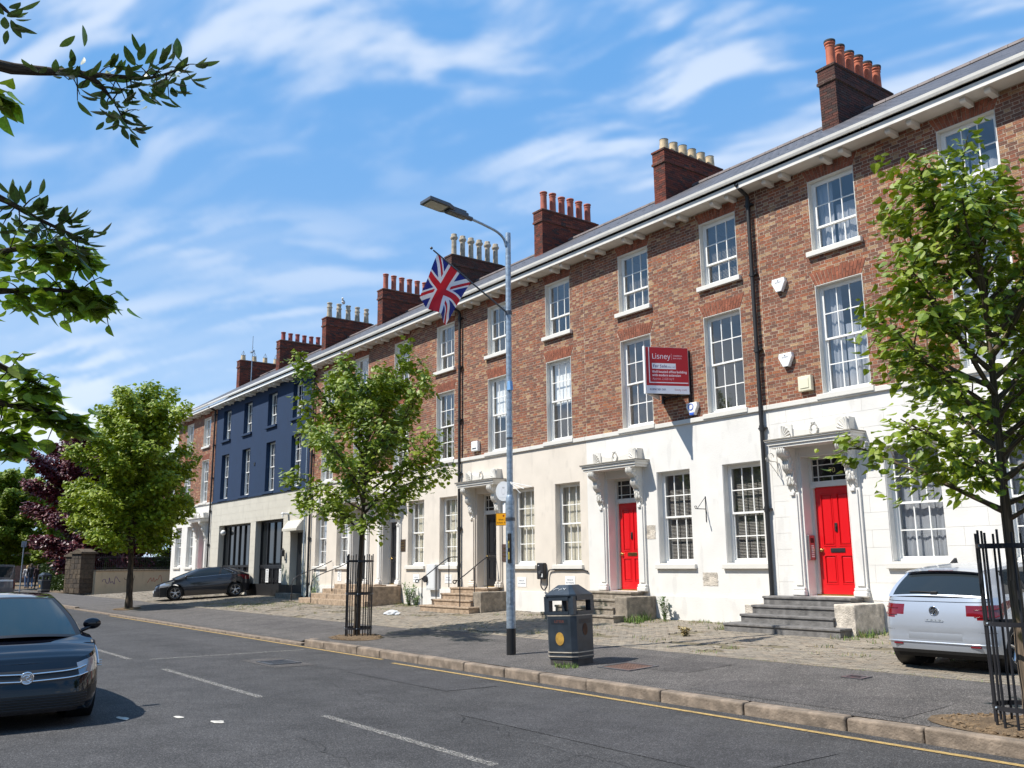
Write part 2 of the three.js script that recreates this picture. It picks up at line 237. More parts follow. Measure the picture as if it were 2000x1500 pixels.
{ // kerb of granite stones, each its own piece; dropped at the crossing
  const kerb = new THREE.Group(); kerb.name = 'kerb'; kerb.userData.kind = 'structure'; scene.add(kerb);
  const R = rng(31); let x = 6;
  const stone = (x0, x1, top, soft) => { const g = new RoundedBoxGeometry(x1 - x0 - 0.012, 0.34, 0.17, 3, soft), p = g.attributes.position; for (let i = 0; i < p.count; i++) { const a = p.getX(i) * 9 + x0, b = p.getY(i) * 14 + p.getZ(i) * 11, k = (fbm(a, b, 3, 0, 66) - 0.5) * 0.022; p.setY(i, p.getY(i) + k * (soft > 0.02 ? 1 : 0.3)); p.setZ(i, p.getZ(i) + k * 0.8); } g.computeVertexNormals(); g.translate((x0 + x1) / 2, top - 0.17 + (R() - 0.5) * (soft > 0.02 ? 0.012 : 0.003), KERBZ - 0.085 + (R() - 0.5) * 0.012); mesh('kerb_stone', g, M.kerb, kerb); };
  while (x > -19.9) { let x0 = x - 0.85 - R() * 0.75; if (x0 < -19.3) x0 = -19.9; stone(x0, x, 0.13, 0.03); x = x0; }
  x = -20.08; while (x > -70) { const L = x > -45 ? 0.85 + R() * 0.75 : 2.4; stone(x - L, x, x > -43 ? 0.034 : 0.096, 0.012); x -= L; }
  const e = new RoundedBoxGeometry(0.16, 0.34, 0.9, 3, 0.03); e.translate(-19.99, 0.13 - 0.17, KERBZ - 0.62); mesh('kerb_stone', e, M.kerb, kerb);
  const g2 = bx(-70, 6, -0.2, 0.12, 15.7, 15.86); mesh('opposite_kerb', g2, M.kerb).userData.kind = 'structure';
}
// worn paint: a noise mask with an outline of its own
function wornTex(seed, thr) { const n = 256, d = new Uint8Array(n * n * 4); for (let j = 0; j < n; j++) for (let i = 0; i < n; i++) { const v = fbm(i / 9, j / 9, 4, 0, seed) * 0.7 + hash2(i, j, seed) * 0.3, e = Math.min(j, n - 1 - j) / n, a = v + Math.min(0.12, e * 1.2) > thr ? 255 : 0, k = (j * n + i) * 4; d[k] = d[k + 1] = d[k + 2] = a; d[k + 3] = 255; } const t = new THREE.DataTexture(d, n, n); t.wrapS = t.wrapT = THREE.RepeatWrapping; t.magFilter = THREE.LinearFilter; t.needsUpdate = true; return t; }
const wornA = wornTex(5, 0.72), wornB = wornTex(9, 0.49);
const roadY = (x, z) => -0.018 * Math.pow(Math.abs(z - 11.6) / 4, 2);
function marking(name, x0, x1, z0, z1, m, y = 0.007) {
  const n = Math.max(2, Math.ceil((x1 - x0) / 0.8)), g = new THREE.PlaneGeometry(x1 - x0, z1 - z0, n, 1); g.rotateX(-Math.PI / 2); g.translate((x0 + x1) / 2, 0, (z0 + z1) / 2);
  const p = g.attributes.position, uv = g.attributes.uv; for (let i = 0; i < p.count; i++) { p.setY(i, roadY(p.getX(i), p.getZ(i)) + y); x1 - x0 > z1 - z0 ? uv.setX(i, (p.getX(i) - x0) / 0.9) : uv.setXY(i, (p.getZ(i) - z0) / 0.9, (p.getX(i) - x0) / (x1 - x0)); }
  const o = mesh(name, g, m, null, { keepUV: true }); o.userData.kind = 'structure'; return o;
}
const mWhite = mat([0.62, 0.62, 0.60], 0.85, { map: tStone, alphaMap: wornA, transparent: true }), mYellow = mat([0.46, 0.33, 0.13], 0.85, { map: tStone, alphaMap: wornB, transparent: true });
for (const [a, b] of [[-10.5, -7.0], [-17.0, -12.5], [-23.3, -19.2], [-29.5, -25.5]]) marking('centre_line_marking', a, b, 11.54, 11.66, mWhite);
marking('edge_line_marking', -15.3, 4, 7.92, 8.02, mYellow); marking('edge_line_marking', -37, -16.0, 7.75, 7.85, mYellow); marking('stop_line_marking', -19.0, -18.88, 8.1, 11.3, mWhite);
for (const [x, z, a, b] of [[-11.55, 13.0, 0.22, 0.09], [-10.9, 12.75, 0.26, 0.10], [-11.9, 13.55, 0.30, 0.10]]) { const g = new THREE.CircleGeometry(1, 12); g.rotateX(-Math.PI / 2); g.scale(a * 0.45, 1, b * 0.6); { const p = g.attributes.position; for (let i = 1; i < p.count; i++) { const k = 0.7 + 0.6 * hash2(i % 12, x * 10, 3); p.setX(i, p.getX(i) * k); p.setZ(i, p.getZ(i) * k); } } g.translate(x, 0.008 + roadY(x, z), z); mesh('paint_spot', g, mat([0.6, 0.6, 0.58], 0.9, { map: tStone })).userData.kind = 'structure'; }
// tarmac repairs, joints and iron covers
function repair(name, x0, x1, z0, z1, m, hf, dy) { const o = sheet(name, x0, x1, z0, z1, 10, 6, (x, z) => hf(x, z) + dy, m); return o; }
repair('tarmac_patch', -11.6, -9.6, 5.2, 6.3, M.patch, gy, 0.004); repair('tarmac_patch', -8.6, -5.6, 6.3, 7.3, M.patch, gy, 0.004); repair('tarmac_patch', -27, -22.4, 5.3, 6.6, M.patch, gy, 0.004);
const rp = (x, z) => roadY(x, z); repair('road_patch', -17.6, -15.9, 9.2, 10.0, M.patch, rp, 0.005); repair('road_patch', -14.6, -11.4, 8.4, 9.3, mat([0.044, 0.043, 0.044], 0.92, { map: tAsphalt }), rp, 0.005); repair('road_patch', -9.6, -5.4, 8.8, 10.3, mat([0.046, 0.045, 0.046], 0.92, { map: tAsphalt }), rp, 0.005);
function cover(name, label, x, z, w, d, m, hf = gy) {
  const t = thing(name, label, 'manhole cover', [x, hf(x, z) + 0.006, z]); t.rotation.x = hf === gy ? 0.04 : 0;
  mesh('frame', [bx(-w / 2 - 0.05, w / 2 + 0.05, -0.03, 0.008, -d / 2 - 0.05, -d / 2), bx(-w / 2 - 0.05, w / 2 + 0.05, -0.03, 0.008, d / 2, d / 2 + 0.05), bx(-w / 2 - 0.05, -w / 2, -0.03, 0.008, -d / 2, d / 2), bx(w / 2, w / 2 + 0.05, -0.03, 0.008, -d / 2, d / 2)], M.steelDark, t);
  const st = [bx(-w / 2 + 0.006, -0.004, -0.03, 0.002, -d / 2 + 0.006, d / 2 - 0.006), bx(0.004, w / 2 - 0.006, -0.03, 0.002, -d / 2 + 0.006, d / 2 - 0.006)];
  for (let i = 0; i < 9; i++) for (let j = 0; j < 7; j++) st.push(bx(-w / 2 + 0.04 + i * (w - 0.1) / 9, -w / 2 + 0.065 + i * (w - 0.1) / 9, 0.002, 0.006, -d / 2 + 0.05 + j * (d - 0.1) / 7, -d / 2 + 0.085 + j * (d - 0.1) / 7));
  mesh('lid', st, m, t); return t;
}
cover('manhole_cover', 'rusty double iron cover in the pavement beside the black litter bin', -10.75, 6.35, 0.62, 0.55, mat([0.13, 0.075, 0.055], 0.7, { map: tWorn }));
cover('drain_grating', 'dark iron cover sunk in the road patch beyond the dashed line', -16.7, 9.6, 0.6, 0.5, M.steelDark, (x, z) => roadY(x, z) + 0.004);
cover('stopcock_cover', 'small iron cover let into the pavement before the silver hatchback', -7.5, 5.2, 0.22, 0.16, M.steelDark);
// soil pits round the street trees
for (const [x, z, r] of [[-19.2, 6.72, 0.85], [-4.45, 7.0, 0.95], [-39.9, 6.45, 0.9]]) {
  const g = new THREE.CircleGeometry(1, 28, 0, Math.PI * 2); g.rotateX(-Math.PI / 2); const p = g.attributes.position; for (let i = 0; i < p.count; i++) { const a = Math.atan2(p.getZ(i), p.getX(i)), l = Math.hypot(p.getX(i), p.getZ(i)), k = 0.85 + 0.2 * vnoise(a * 1.6 + 9, x, 0, 3); const X = p.getX(i) * r * k * 1.1, Z = p.getZ(i) * Math.min(r * k, 0.52); p.setXYZ(i, X, gy(x + X, z + Z) + 0.008 + (l < 0.5 ? 0.05 : 0), Z); }
  g.translate(x, 0, z); g.computeVertexNormals(); const o = mesh('tree_pit', g, M.earth); o.userData.kind = 'structure';
  const R = rng(900 + (x | 0)), im = new THREE.InstancedMesh(new THREE.DodecahedronGeometry(0.014, 0), mat([0.17, 0.115, 0.065], 0.95), 420), q = new THREE.Object3D(); for (let i = 0; i < 420; i++) { const a = R() * 6.283, l = Math.sqrt(R()) * 0.9; q.position.set(x + Math.cos(a) * l * r, 0, z + Math.sin(a) * Math.min(l * r, 0.48)); q.position.y = gy(q.position.x, q.position.z) + 0.02; q.rotation.set(R() * 3, R() * 3, 0); q.scale.set(1 + R(), 0.5, 1 + R()); q.updateMatrix(); im.setMatrixAt(i, q.matrix); } im.name = 'bark_chips'; im.userData.kind = 'stuff'; add(im, o);
}
{ // cracks in the old asphalt
  const R = rng(515), mc = mat([0.020, 0.020, 0.020], 1);
  for (const [x0, z0, x1, z1] of [[-13.5, 10.2, -6.2, 10.7], [-9.4, 12.4, -5.6, 12.9], [-20.5, 10.4, -14.2, 9.0]]) {
    const n = 40, v = []; let px = x0, pz = z0; for (let i = 1; i <= n; i++) { const t = i / n, x = mixn(x0, x1, t) + (R() - 0.5) * 0.10, z = mixn(z0, z1, t) + (fbm(t * 9, x0, 3, 0, 5) - 0.5) * 0.9 * Math.sin(t * Math.PI) + (R() - 0.5) * 0.05, w = 0.002 + R() * 0.004; v.push(px, roadY(px, pz) + 0.0045, pz - w, x, roadY(x, z) + 0.0045, z - w, x, roadY(x, z) + 0.0045, z + w, px, roadY(px, pz) + 0.0045, pz - w, x, roadY(x, z) + 0.0045, z + w, px, roadY(px, pz) + 0.0045, pz + w); px = x; pz = z; }
    const g = new THREE.BufferGeometry(); g.setAttribute('position', new THREE.Float32BufferAttribute(v, 3)); g.computeVertexNormals(); mesh('road_crack', g, mc).userData.kind = 'structure';
  }
}
// ---------------------------------------------------------------- the terrace: helpers for walls, bricks, windows, doors
function bondRows(x0, x1, y0, y1, ch, spans, cell) {      // spans(y) -> blocked [a, b] intervals; cell(row, k) -> piece length
  const out = []; let row = 0;
  for (let y = y0; y < y1 - ch * 0.5; y += ch, row++) {
    const yt = Math.min(y + ch, y1), blocked = spans((y + yt) / 2).filter(s => s[1] > x0 && s[0] < x1).sort((a, b) => a[0] - b[0]);
    let free = [], c = x0; for (const [a, b] of blocked) { if (a > c) free.push([c, a]); c = Math.max(c, b); } if (c < x1) free.push([c, x1]);
    for (const [a, b] of free) { let x = x0, k = 0; x -= (row % 2) * cell.shift; while (x < b) { const L = cell.len(row, k++), xa = Math.max(x, a), xb = Math.min(x + L, b); if (xb - xa > 0.03) out.push([xa, xb, y, yt, row, k]); x += L; } }
  }
  return out;
}
const pickW = (R, w) => { let t = R() * w.reduce((a, b) => a + b), i = 0; while ((t -= w[i]) > 0) i++; return i; };
const BRICK = new THREE.BoxGeometry(1, 1, 1); { const p = []; }
function brickwork(parent, name, list, { seed, z0 = -0.012, z1 = 0, gap = 0.0125, parts = 300, mats = brickMats, weights = brickWeights, place, partMats = BM }) {
  const R = rng(seed), o = new THREE.Object3D(), items = list.map(b => { const header = b[1] - b[0] < 0.16; let k = pickW(R, weights); if (header && mats === brickMats && R() < 0.25) k = R() < 0.4 ? 5 : 6; return { b, k, j: (R() - 0.5) * 0.004, t: 0.86 + R() * 0.28 }; });
  items.sort((a, b) => b.b[0] - a.b[0]);
  const set = it => { const [a, b, c, d] = it.b; o.position.set((a + b) / 2, (c + d) / 2, (z0 + z1) / 2 + it.j - 0.003); o.rotation.set(0, 0, 0); o.scale.set(b - a - gap, d - c - gap, z1 - z0 + 0.006); o.updateMatrix(); if (place) o.matrix.premultiply(place); return o.matrix; };
  items.slice(0, parts).forEach(it => { const m = new THREE.Mesh(BRICK, partMats[it.k]); m.name = name; m.matrixAutoUpdate = true; set(it).decompose(m.position, m.quaternion, m.scale); add(m, parent); });
  const rest = items.slice(parts); if (!rest.length) return;
  const im = new THREE.InstancedMesh(BRICK, BMinst, rest.length), col = new THREE.Color();
  rest.forEach((it, i) => { im.setMatrixAt(i, set(it)); const c = mats[it.k]; im.setColorAt(i, col.setRGB(c[0] * it.t * 1.5, c[1] * it.t * 1.5, c[2] * it.t * 1.5)); });
  im.name = name + 'work'; im.userData.kind = 'stuff'; add(im, parent);
}
const flemish = { shift: 0.172, len: (r, k) => (r % 5 === 4 || k % 2) ? ((k % 2) ? 0.113 : 0.228) : 0.228 };
const holes2 = list => list.map(h => rect(h[0], h[1], h[2], h[3]));

// sash window in the opening x0..x1, y0..y1, face of wall at z = 0; everything is one part of its house with sub-parts
const PANE = new THREE.BoxGeometry(1, 1, 0.004);
function sashWindow(house, x0, x1, y0, y1, { up = 2, low = 2, inside = 'dark', revealM = M.reveal, depth = 0.13, sill = true, sillM = M.trim, open = 0, meet, frameM = M.sash, seed = 1, sillOut = 0.10 }) {
  const w = new THREE.Group(); w.name = 'window'; house.add(w); const cx = (x0 + x1) / 2, W = x1 - x0, H = y1 - y0, R = rng(seed * 97 + 5);
  w.position.set(cx, y0, 0);
  const hw = W / 2, zf = -depth;
  mesh('reveal', [bx(-hw, -hw + 0.012, 0, H, zf - 0.1, 0.004), bx(hw - 0.012, hw, 0, H, zf - 0.1, 0.004), bx(-hw + 0.012, hw - 0.012, H - 0.012, H, zf - 0.1, 0.003)], revealM, w);
  if (sill) mesh('sill', [rbx(-hw - 0.10, hw + 0.10, -0.115, 0.0, 0.001, sillOut, 0.012), bx(-hw + 0.013, hw - 0.013, -0.10, 0.022, zf - 0.06, 0.0)], sillM, w);
  const f = 0.045, fy = 0.024, ix = hw - 0.013;
  mesh('frame', [bx(-ix, -ix + f, fy, H - 0.013, zf - 0.09, zf), bx(ix - f, ix, fy, H - 0.013, zf - 0.09, zf), bx(-ix + f, ix - f, H - 0.013 - f, H - 0.014, zf - 0.09, zf), bx(-ix + f, ix - f, fy, fy + 0.05, zf - 0.09, zf - 0.002)], frameM, w);
  const a = -ix + f, b = ix - f, bot = fy + 0.05, top = H - 0.013 - f, my = meet ? meet * H : (up === low ? (bot + top) / 2 : bot + (top - bot) * low / (up + low));
  const sash = (nm, ya, yb, rows, z) => {
    const st = 0.042, g = [bx(a + 0.001, a + st, ya, yb, z - 0.035, z), bx(b - st, b - 0.001, ya, yb, z - 0.035, z), bx(a + st, b - st, ya, ya + st, z - 0.035, z), bx(a + st, b - st, yb - st, yb, z - 0.035, z)];
    const pw = (b - a - 2 * st) / 3, ph = (yb - ya - 2 * st) / rows;
    for (let i = 1; i < 3; i++) g.push(bx(a + st + i * pw - 0.011, a + st + i * pw + 0.011, ya + st, yb - st, z - 0.030, z - 0.004));
    for (let j = 1; j < rows; j++) g.push(bx(a + st, b - st, ya + st + j * ph - 0.011, ya + st + j * ph + 0.011, z - 0.029, z - 0.005));
    mesh(nm, g, frameM, w);
    for (let i = 0; i < 3; i++) for (let j = 0; j < rows; j++) { const m = new THREE.Mesh(PANE, M.glass); m.name = 'pane'; m.position.set(a + st + (i + 0.5) * pw, ya + st + (j + 0.5) * ph, z - 0.018); m.rotation.set((R() - 0.5) * 0.012, (R() - 0.5) * 0.012, 0); m.scale.set(pw - 0.004, ph - 0.004, 1); add(m, w); }
  };
  sash('upper_sash', my - 0.021 , top, up, zf - 0.012); sash('lower_sash', bot + open, my + 0.021 + open, low, zf - 0.05);
  const D = 2.2, zb = zf - 0.1;
  mesh('room', [bx(-hw - 0.5, hw + 0.5, -0.2, H + 0.2, zb - D - 0.02, zb - D), bx(-hw - 0.52, -hw - 0.5, -0.2, H + 0.2, zb - D, zb), bx(hw + 0.5, hw + 0.52, -0.2, H + 0.2, zb - D, zb), bx(-hw - 0.5, hw + 0.5, H + 0.2, H + 0.22, zb - D, zb), bx(-hw - 0.5, hw + 0.5, -0.22, -0.2, zb - D, zb)], M.room, w);
  const zi = zf - 0.14;
  const drape = (nm, xa, xb, ya, yb, m, fold, amp) => { const n = Math.ceil((xb - xa) / 0.012), g = new THREE.PlaneGeometry(xb - xa, yb - ya, n, 6), p = g.attributes.position; for (let i = 0; i < p.count; i++) { const q = p.getX(i), t = (p.getY(i) + (yb - ya) / 2) / (yb - ya); p.setZ(i, Math.sin(q * fold + Math.sin(q * 9 + seed) * 2 + (1 - t) * Math.sin(q * 5) * 0.7) * amp * (0.5 + 0.5 * (1 - t))); } g.computeVertexNormals(); g.translate((xa + xb) / 2, (ya + yb) / 2, zi - 0.04); mesh(nm, g, m, w, { keepUV: true }); };
  if (inside === 'venetian') { const g = []; for (let y = 0.1; y < H - 0.06; y += 0.034) { const s = new THREE.BoxGeometry(W - 0.2, 0.002, 0.024); s.rotateX(0.75); s.translate(0, y, zi); g.push(s); } mesh('venetian_blind', g, M.blind, w); }
  else if (inside === 'roller') mesh('roller_blind', bx(-hw + 0.07, hw - 0.07, H * 0.46, H - 0.05, zi - 0.006, zi), mat([0.74, 0.75, 0.73], 0.85), w);
  else if (inside === 'vertical') { const g = []; for (let x = -hw + 0.08; x < hw - 0.08; x += 0.083) { const s = new THREE.BoxGeometry(0.088, H - 0.14, 0.002); s.rotateY(0.32 + (R() - 0.5) * 0.15); s.translate(x + 0.04, H / 2, zi - 0.03); g.push(s); } mesh('vertical_blind', g, M.shade, w); }
  else if (inside === 'net') { drape('net_curtain', -hw + 0.03, hw - 0.03, 0.05, H - 0.05, M.net, 38, 0.013); }
  else if (inside === 'curtain') { drape('curtain', -hw + 0.03, -hw + 0.42, 0.03, H - 0.05, M.net, 46, 0.022); drape('curtain', -0.10, hw - 0.03, 0.03, H * 0.62, M.net, 40, 0.022); }
  else if (inside === 'half') drape('net_curtain', -hw + 0.03, hw - 0.03, 0.05, H * 0.5, M.net, 38, 0.02);
  return w;
}
function flatArch(house, x0, x1, y, h = 0.30, seed = 1) {   // gauged brick arch: splayed bricks with open joints
  const R = rng(seed), n = 15, g = [], sp = 0.13;
  for (let i = 0; i < n; i++) for (const [ya, yb] of (i % 2 ? [[0, 0.62], [0.64, 1]] : [[0, 0.36], [0.38, 1]])) {
    const e = 0.006, xa = t => x0 - sp * t + (x1 - x0 + 2 * sp * t) * i / n + e, xb = t => x0 - sp * t + (x1 - x0 + 2 * sp * t) * (i + 1) / n - e;
    g.push(extrude([[xa(ya), y + ya * h + 0.004], [xb(ya), y + ya * h + 0.004], [xb(yb), y + yb * h], [xa(yb), y + yb * h]], 0.014 + R() * 0.003).translate(0, 0, -0.010));
  }
  mesh('brick_arch', g, seed % 3 ? BMarch : BMarch2, house);
}
const BMarch = mat([0.285, 0.098, 0.054], 0.9, { map: tBrick, bumpMap: tBrickB, bumpScale: 0.002 }), BMarch2 = mat([0.255, 0.092, 0.054], 0.9, { map: tBrick, bumpMap: tBrickB, bumpScale: 0.002 });
const archSpans = (x0, x1, yb, h = 0.30) => y => (y > yb && y < yb + h) ? [[x0 - 0.13 * (y - yb) / h - 0.004, x1 + 0.13 * (y - yb) / h + 0.004]] : [];

function panelDoor(house, xc, y0, y1, W, z, m, { letter = M.plasticBlack, knob = true, knocker = true } = {}) {
  const d = new THREE.Group(); d.name = 'door'; d.position.set(xc, y0, z); house.add(d); const H = y1 - y0, hw = W / 2, st = W * 0.13, mid = W * 0.10;
  const rails = [[0, 0.20], [0.80, 0.98], [H - 0.14, H]];
  const g = [bx(-hw, hw, 0, H, -0.045, -0.018), bx(-hw, -hw + st, 0, H, -0.018, 0), bx(hw - st, hw, 0, H, -0.018, 0), bx(-mid / 2, mid / 2, 0, H, -0.018, 0)];
  for (const [a, b] of rails) { g.push(bx(-hw + st, -mid / 2, a, b, -0.018, 0), bx(mid / 2, hw - st, a, b, -0.018, 0)); }
  mesh('leaf', g, m, d);
  for (const [ya, yb] of [[0.20, 0.80], [0.98, H - 0.14]]) for (const [xa, xb] of [[-hw + st, -mid / 2], [mid / 2, hw - st]]) {
    const q = []; const e = 0.022; q.push(bx(xa, xa + e, ya, yb, -0.018, 0.008), bx(xb - e, xb, ya, yb, -0.018, 0.008), bx(xa + e, xb - e, ya, ya + e, -0.018, 0.008), bx(xa + e, xb - e, yb - e, yb, -0.018, 0.008));
    const c = extrude(rect(xa + 0.055, xb - 0.055, ya + 0.055, yb - 0.055), 0.004, [], 0.010); c.translate(0, 0, -0.016); q.push(c); mesh('panel', q, m, d);
  }
  mesh('letterbox', [rbx(-0.17, 0.17, 0.85, 0.94, 0, 0.014, 0.006), bx(-0.13, 0.13, 0.875, 0.917, 0.014, 0.018)], letter, d);
  if (knob) { const k = lathe([[0, 0.07], [0.03, 0.066], [0.038, 0.05], [0.028, 0.03], [0.014, 0.02], [0.016, 0.0], [0.04, 0.0]], 18); k.rotateX(Math.PI / 2); k.translate(-hw + 0.085, 0.90, 0.0); mesh('knob', k, M.brass, d); }
  if (knocker) mesh('knocker', [rbx(-0.03, 0.03, 1.28, 1.46, 0, 0.02, 0.008), rbx(-0.018, 0.018, 1.30, 1.40, 0.02, 0.038, 0.006)], M.plasticBlack, d);
  return d;
}
function scroll(side) {                                       // carved console: S profile swept across its width, leaf below
  const pts = []; const P = [[0, 0], [0.0, 0.93], [0.36, 0.93], [0.40, 0.88], [0.40, 0.80], [0.36, 0.735], [0.29, 0.72], [0.235, 0.68], [0.225, 0.60], [0.245, 0.53], [0.24, 0.47], [0.195, 0.43], [0.15, 0.40], [0.125, 0.33], [0.135, 0.26], [0.11, 0.19], [0.065, 0.13], [0.04, 0.05], [0.025, 0]];
  const c = new THREE.SplineCurve(P.slice(2).map(p => new THREE.Vector2(...p))), q = [[0, 0], [0, 0.93], ...c.getPoints(46).map(p => [p.x, p.y])];
  const out = []; const body = extrude(q, 0.17, [], 0.006); body.rotateY(-Math.PI / 2); body.translate(0.085, 0, 0); out.push(body);
  for (const k of [-0.07, -0.025, 0.025, 0.07]) out.push(tube([[k, 0.925, 0.30], [k, 0.90, 0.40], [k, 0.80, 0.425], [k, 0.72, 0.33], [k, 0.64, 0.242], [k, 0.53, 0.262], [k, 0.45, 0.23], [k, 0.38, 0.15]], 0.017, 30, 6));
  for (const s of [-1, 1]) for (const [y, z, r] of [[0.82, 0.30, 0.10], [0.50, 0.15, 0.065]]) { const t = new THREE.TorusGeometry(r, 0.018, 6, 20); t.rotateY(Math.PI / 2); t.translate(s * 0.092, y, z); out.push(t); const u = new THREE.SphereGeometry(r * 0.42, 10, 8); u.scale(0.5, 1, 1); u.translate(s * 0.092, y, z); out.push(u); }
  for (let i = 0; i < 9; i++) { const a = (i - 4) / 4, l = new THREE.SphereGeometry(0.05, 8, 6); l.scale(0.55, 1.5, 0.5); l.rotateZ(a * 0.7); l.translate(a * 0.075, 0.20 - Math.abs(a) * 0.03 + (i % 2) * 0.12, 0.13 - Math.abs(a) * 0.05 + (i % 2) * 0.015); out.push(l); }
  for (const s of [-1, 1]) for (let i = 0; i < 8; i++) { const l = new THREE.SphereGeometry(0.045, 8, 6); l.scale(0.35, 1.3, 0.8); l.rotateX(0.5 - i * 0.1); l.translate(s * 0.09, 0.08 + i * 0.085, 0.05 + i * 0.013 + (i % 2) * 0.03); out.push(l); }
  const tip = new THREE.SphereGeometry(0.05, 10, 8); tip.scale(1, 1.5, 0.7); tip.translate(0, -0.03, 0.03); out.push(tip);
  return out;
}
function shell() { const o = []; o.push(extrude([[-0.15, 0], [0.15, 0], [0.15, 0.05], [0.13, 0.20], [0.07, 0.31], [0, 0.34], [-0.05, 0.33], [-0.15, 0.30]], 0.03, [], 0.006)); for (let i = 0; i < 6; i++) { const a = 0.05 + i * 0.29, r = rod([0.12, 0.03, 0.04], [0.12 - Math.sin(a) * 0.24, 0.03 + Math.cos(a) * 0.27, 0.045], 0.012, 0.026, 8); o.push(r); } return o; }
function wreath() { const o = [], t = new THREE.TorusGeometry(0.095, 0.025, 7, 26); t.scale(0.85, 1.15, 1); o.push(t); for (let i = 0; i < 22; i++) { const a = i / 22 * 6.283, s = new THREE.SphereGeometry(0.026, 7, 6); s.scale(1, 0.6, 0.8); s.rotateZ(a); s.translate(Math.cos(a) * 0.085, Math.sin(a) * 0.115, 0.014); o.push(s); } for (const s of [-1, 1]) { const q = new THREE.SphereGeometry(0.028, 7, 6); q.translate(s * 0.03, 0.135, 0.02); o.push(q); } return o; }

// doorway: hood on carved consoles, pilasters, fanlight and door. xc = middle of the opening
function doorway(house, xc, { doorM, wallM, number, y0 = 1.06, letter, trimM = M.trim, W = 1.10 }) {
  const hw = W / 2, zd = -0.30, top = 3.98, trans = 3.32;
  mesh('door_reveal', [bx(xc - hw - 0.0, xc - hw + 0.012, y0, top, zd - 0.08, 0.022), bx(xc + hw - 0.012, xc + hw, y0, top, zd - 0.08, 0.022), bx(xc - hw + 0.012, xc + hw - 0.012, top - 0.012, top, zd - 0.08, 0.02)], wallM, house);
  const fr = [bx(xc - hw + 0.013, xc - hw + 0.085, y0, top - 0.013, zd - 0.06, zd + 0.05), bx(xc + hw - 0.085, xc + hw - 0.013, y0, top - 0.013, zd - 0.06, zd + 0.05), bx(xc - hw + 0.085, xc + hw - 0.085, trans, trans + 0.12, zd - 0.06, zd + 0.07), bx(xc - hw + 0.085, xc + hw - 0.085, top - 0.07, top - 0.014, zd - 0.06, zd + 0.04)];
  for (const s of [-1, 1]) fr.push(bx(xc + s * (hw - 0.10) - 0.05, xc + s * (hw - 0.10) + 0.05, trans - 0.02, trans + 0.05, zd + 0.04, zd + 0.085));
  mesh('door_frame', fr, trimM, house);
  const fl = new THREE.Group(); fl.name = 'fanlight'; house.add(fl); const fa = xc - hw + 0.085, fb = xc + hw - 0.085, ya = trans + 0.12, yb = top - 0.07;
  const bars = []; for (const t of [0.14, 0.5, 0.86]) if (t !== 0.5 || !number) bars.push(bx(mixn(fa, fb, t) - 0.011, mixn(fa, fb, t) + 0.011, ya, yb, zd - 0.02, zd + 0.012)); else bars.push(bx(mixn(fa, fb, t) - 0.011, mixn(fa, fb, t) + 0.011, yb - 0.12, yb, zd - 0.02, zd + 0.012), bx(mixn(fa, fb, t) - 0.011, mixn(fa, fb, t) + 0.011, ya, ya + 0.10, zd - 0.02, zd + 0.012));
  for (const y of [ya + 0.10, yb - 0.12]) bars.push(bx(fa, fb, y - 0.010, y + 0.010, zd - 0.019, zd + 0.011)); mesh('glazing_bars', bars, trimM, fl);
  mesh('pane', bx(fa, fb, ya, yb, zd - 0.012, zd - 0.006), number ? M.glassDark : M.glassDark, fl);
  if (number) { const t = canvasTex(256, 128, (c, w, h) => { c.fillStyle = '#060708'; c.fillRect(0, 0, w, h); c.fillStyle = '#d8c98a'; c.font = '92px serif'; c.textAlign = 'center'; c.textBaseline = 'middle'; c.fillText(number, w / 2, h / 2 + 4); }); const p = new THREE.PlaneGeometry(0.40, 0.20); p.translate((fa + fb) / 2 , (ya + yb) / 2 - 0.005, zd - 0.003); mesh('house_number', p, phys([1, 1, 1], 0.2, { map: t }), fl, { keepUV: true }); }
  panelDoor(house, xc, y0 + 0.035, trans - 0.005, W - 0.176, zd - 0.005, doorM, { letter });
  mesh('threshold', bx(xc - hw + 0.013, xc + hw - 0.013, y0 - 0.02, y0 + 0.03, zd - 0.06, zd + 0.06), M.brass, house);
  // pilasters with foot and cap
  for (const s of [-1, 1]) {
    const px = xc + s * (hw + 0.17), g = [bx(px - 0.13, px + 0.13, y0 + 0.0, 3.22, 0.021, 0.075), bx(px - 0.085, px + 0.085, y0 + 0.22, 3.18, 0.075, 0.105), rbx(px - 0.155, px + 0.155, y0, y0 + 0.12, 0.021, 0.15, 0.03), rbx(px - 0.145, px + 0.145, y0 + 0.12, y0 + 0.18, 0.021, 0.125, 0.02), rbx(px - 0.05, px + 0.05, 3.15, 3.22, 0.10, 0.15, 0.012), bx(px - 0.125, px + 0.125, 3.22, 4.16, 0.021, 0.05)];
    mesh('pilaster', g, wallM, house);
    mesh('console', scroll(s).map(q => { q.translate(px, 3.25, 0.05); return q; }), trimM, house);
  }
  const h = new THREE.Group(); h.name = 'door_hood'; house.add(h); const A = xc - hw - 0.50, B = xc + hw + 0.50;
  mesh('slab', [bx(A + 0.06, B - 0.06, 4.165, 4.225, 0.021, 0.47), bx(A + 0.03, B - 0.03, 4.225, 4.30, 0.021, 0.50), bx(A, B, 4.30, 4.325, 0.021, 0.54)], trimM, h);
  mesh('lead_cap', bx(A - 0.01, B + 0.01, 4.326, 4.350, 0.020, 0.555), mat([0.25, 0.24, 0.215], 0.9, { map: tStone }), h);
  const c = []; for (let i = 0; i <= 20; i++) { const t = i / 20; c.push([mixn(A + 0.22, B - 0.22, t), 4.35 + 0.16 + 0.15 * Math.pow(Math.abs(t - 0.5) * 2, 2.2)]); }
  mesh('parapet', extrude([[A + 0.22, 4.351], [B - 0.22, 4.351], ...c.reverse()], 0.20).translate(0, 0, 0.021), trimM, h);
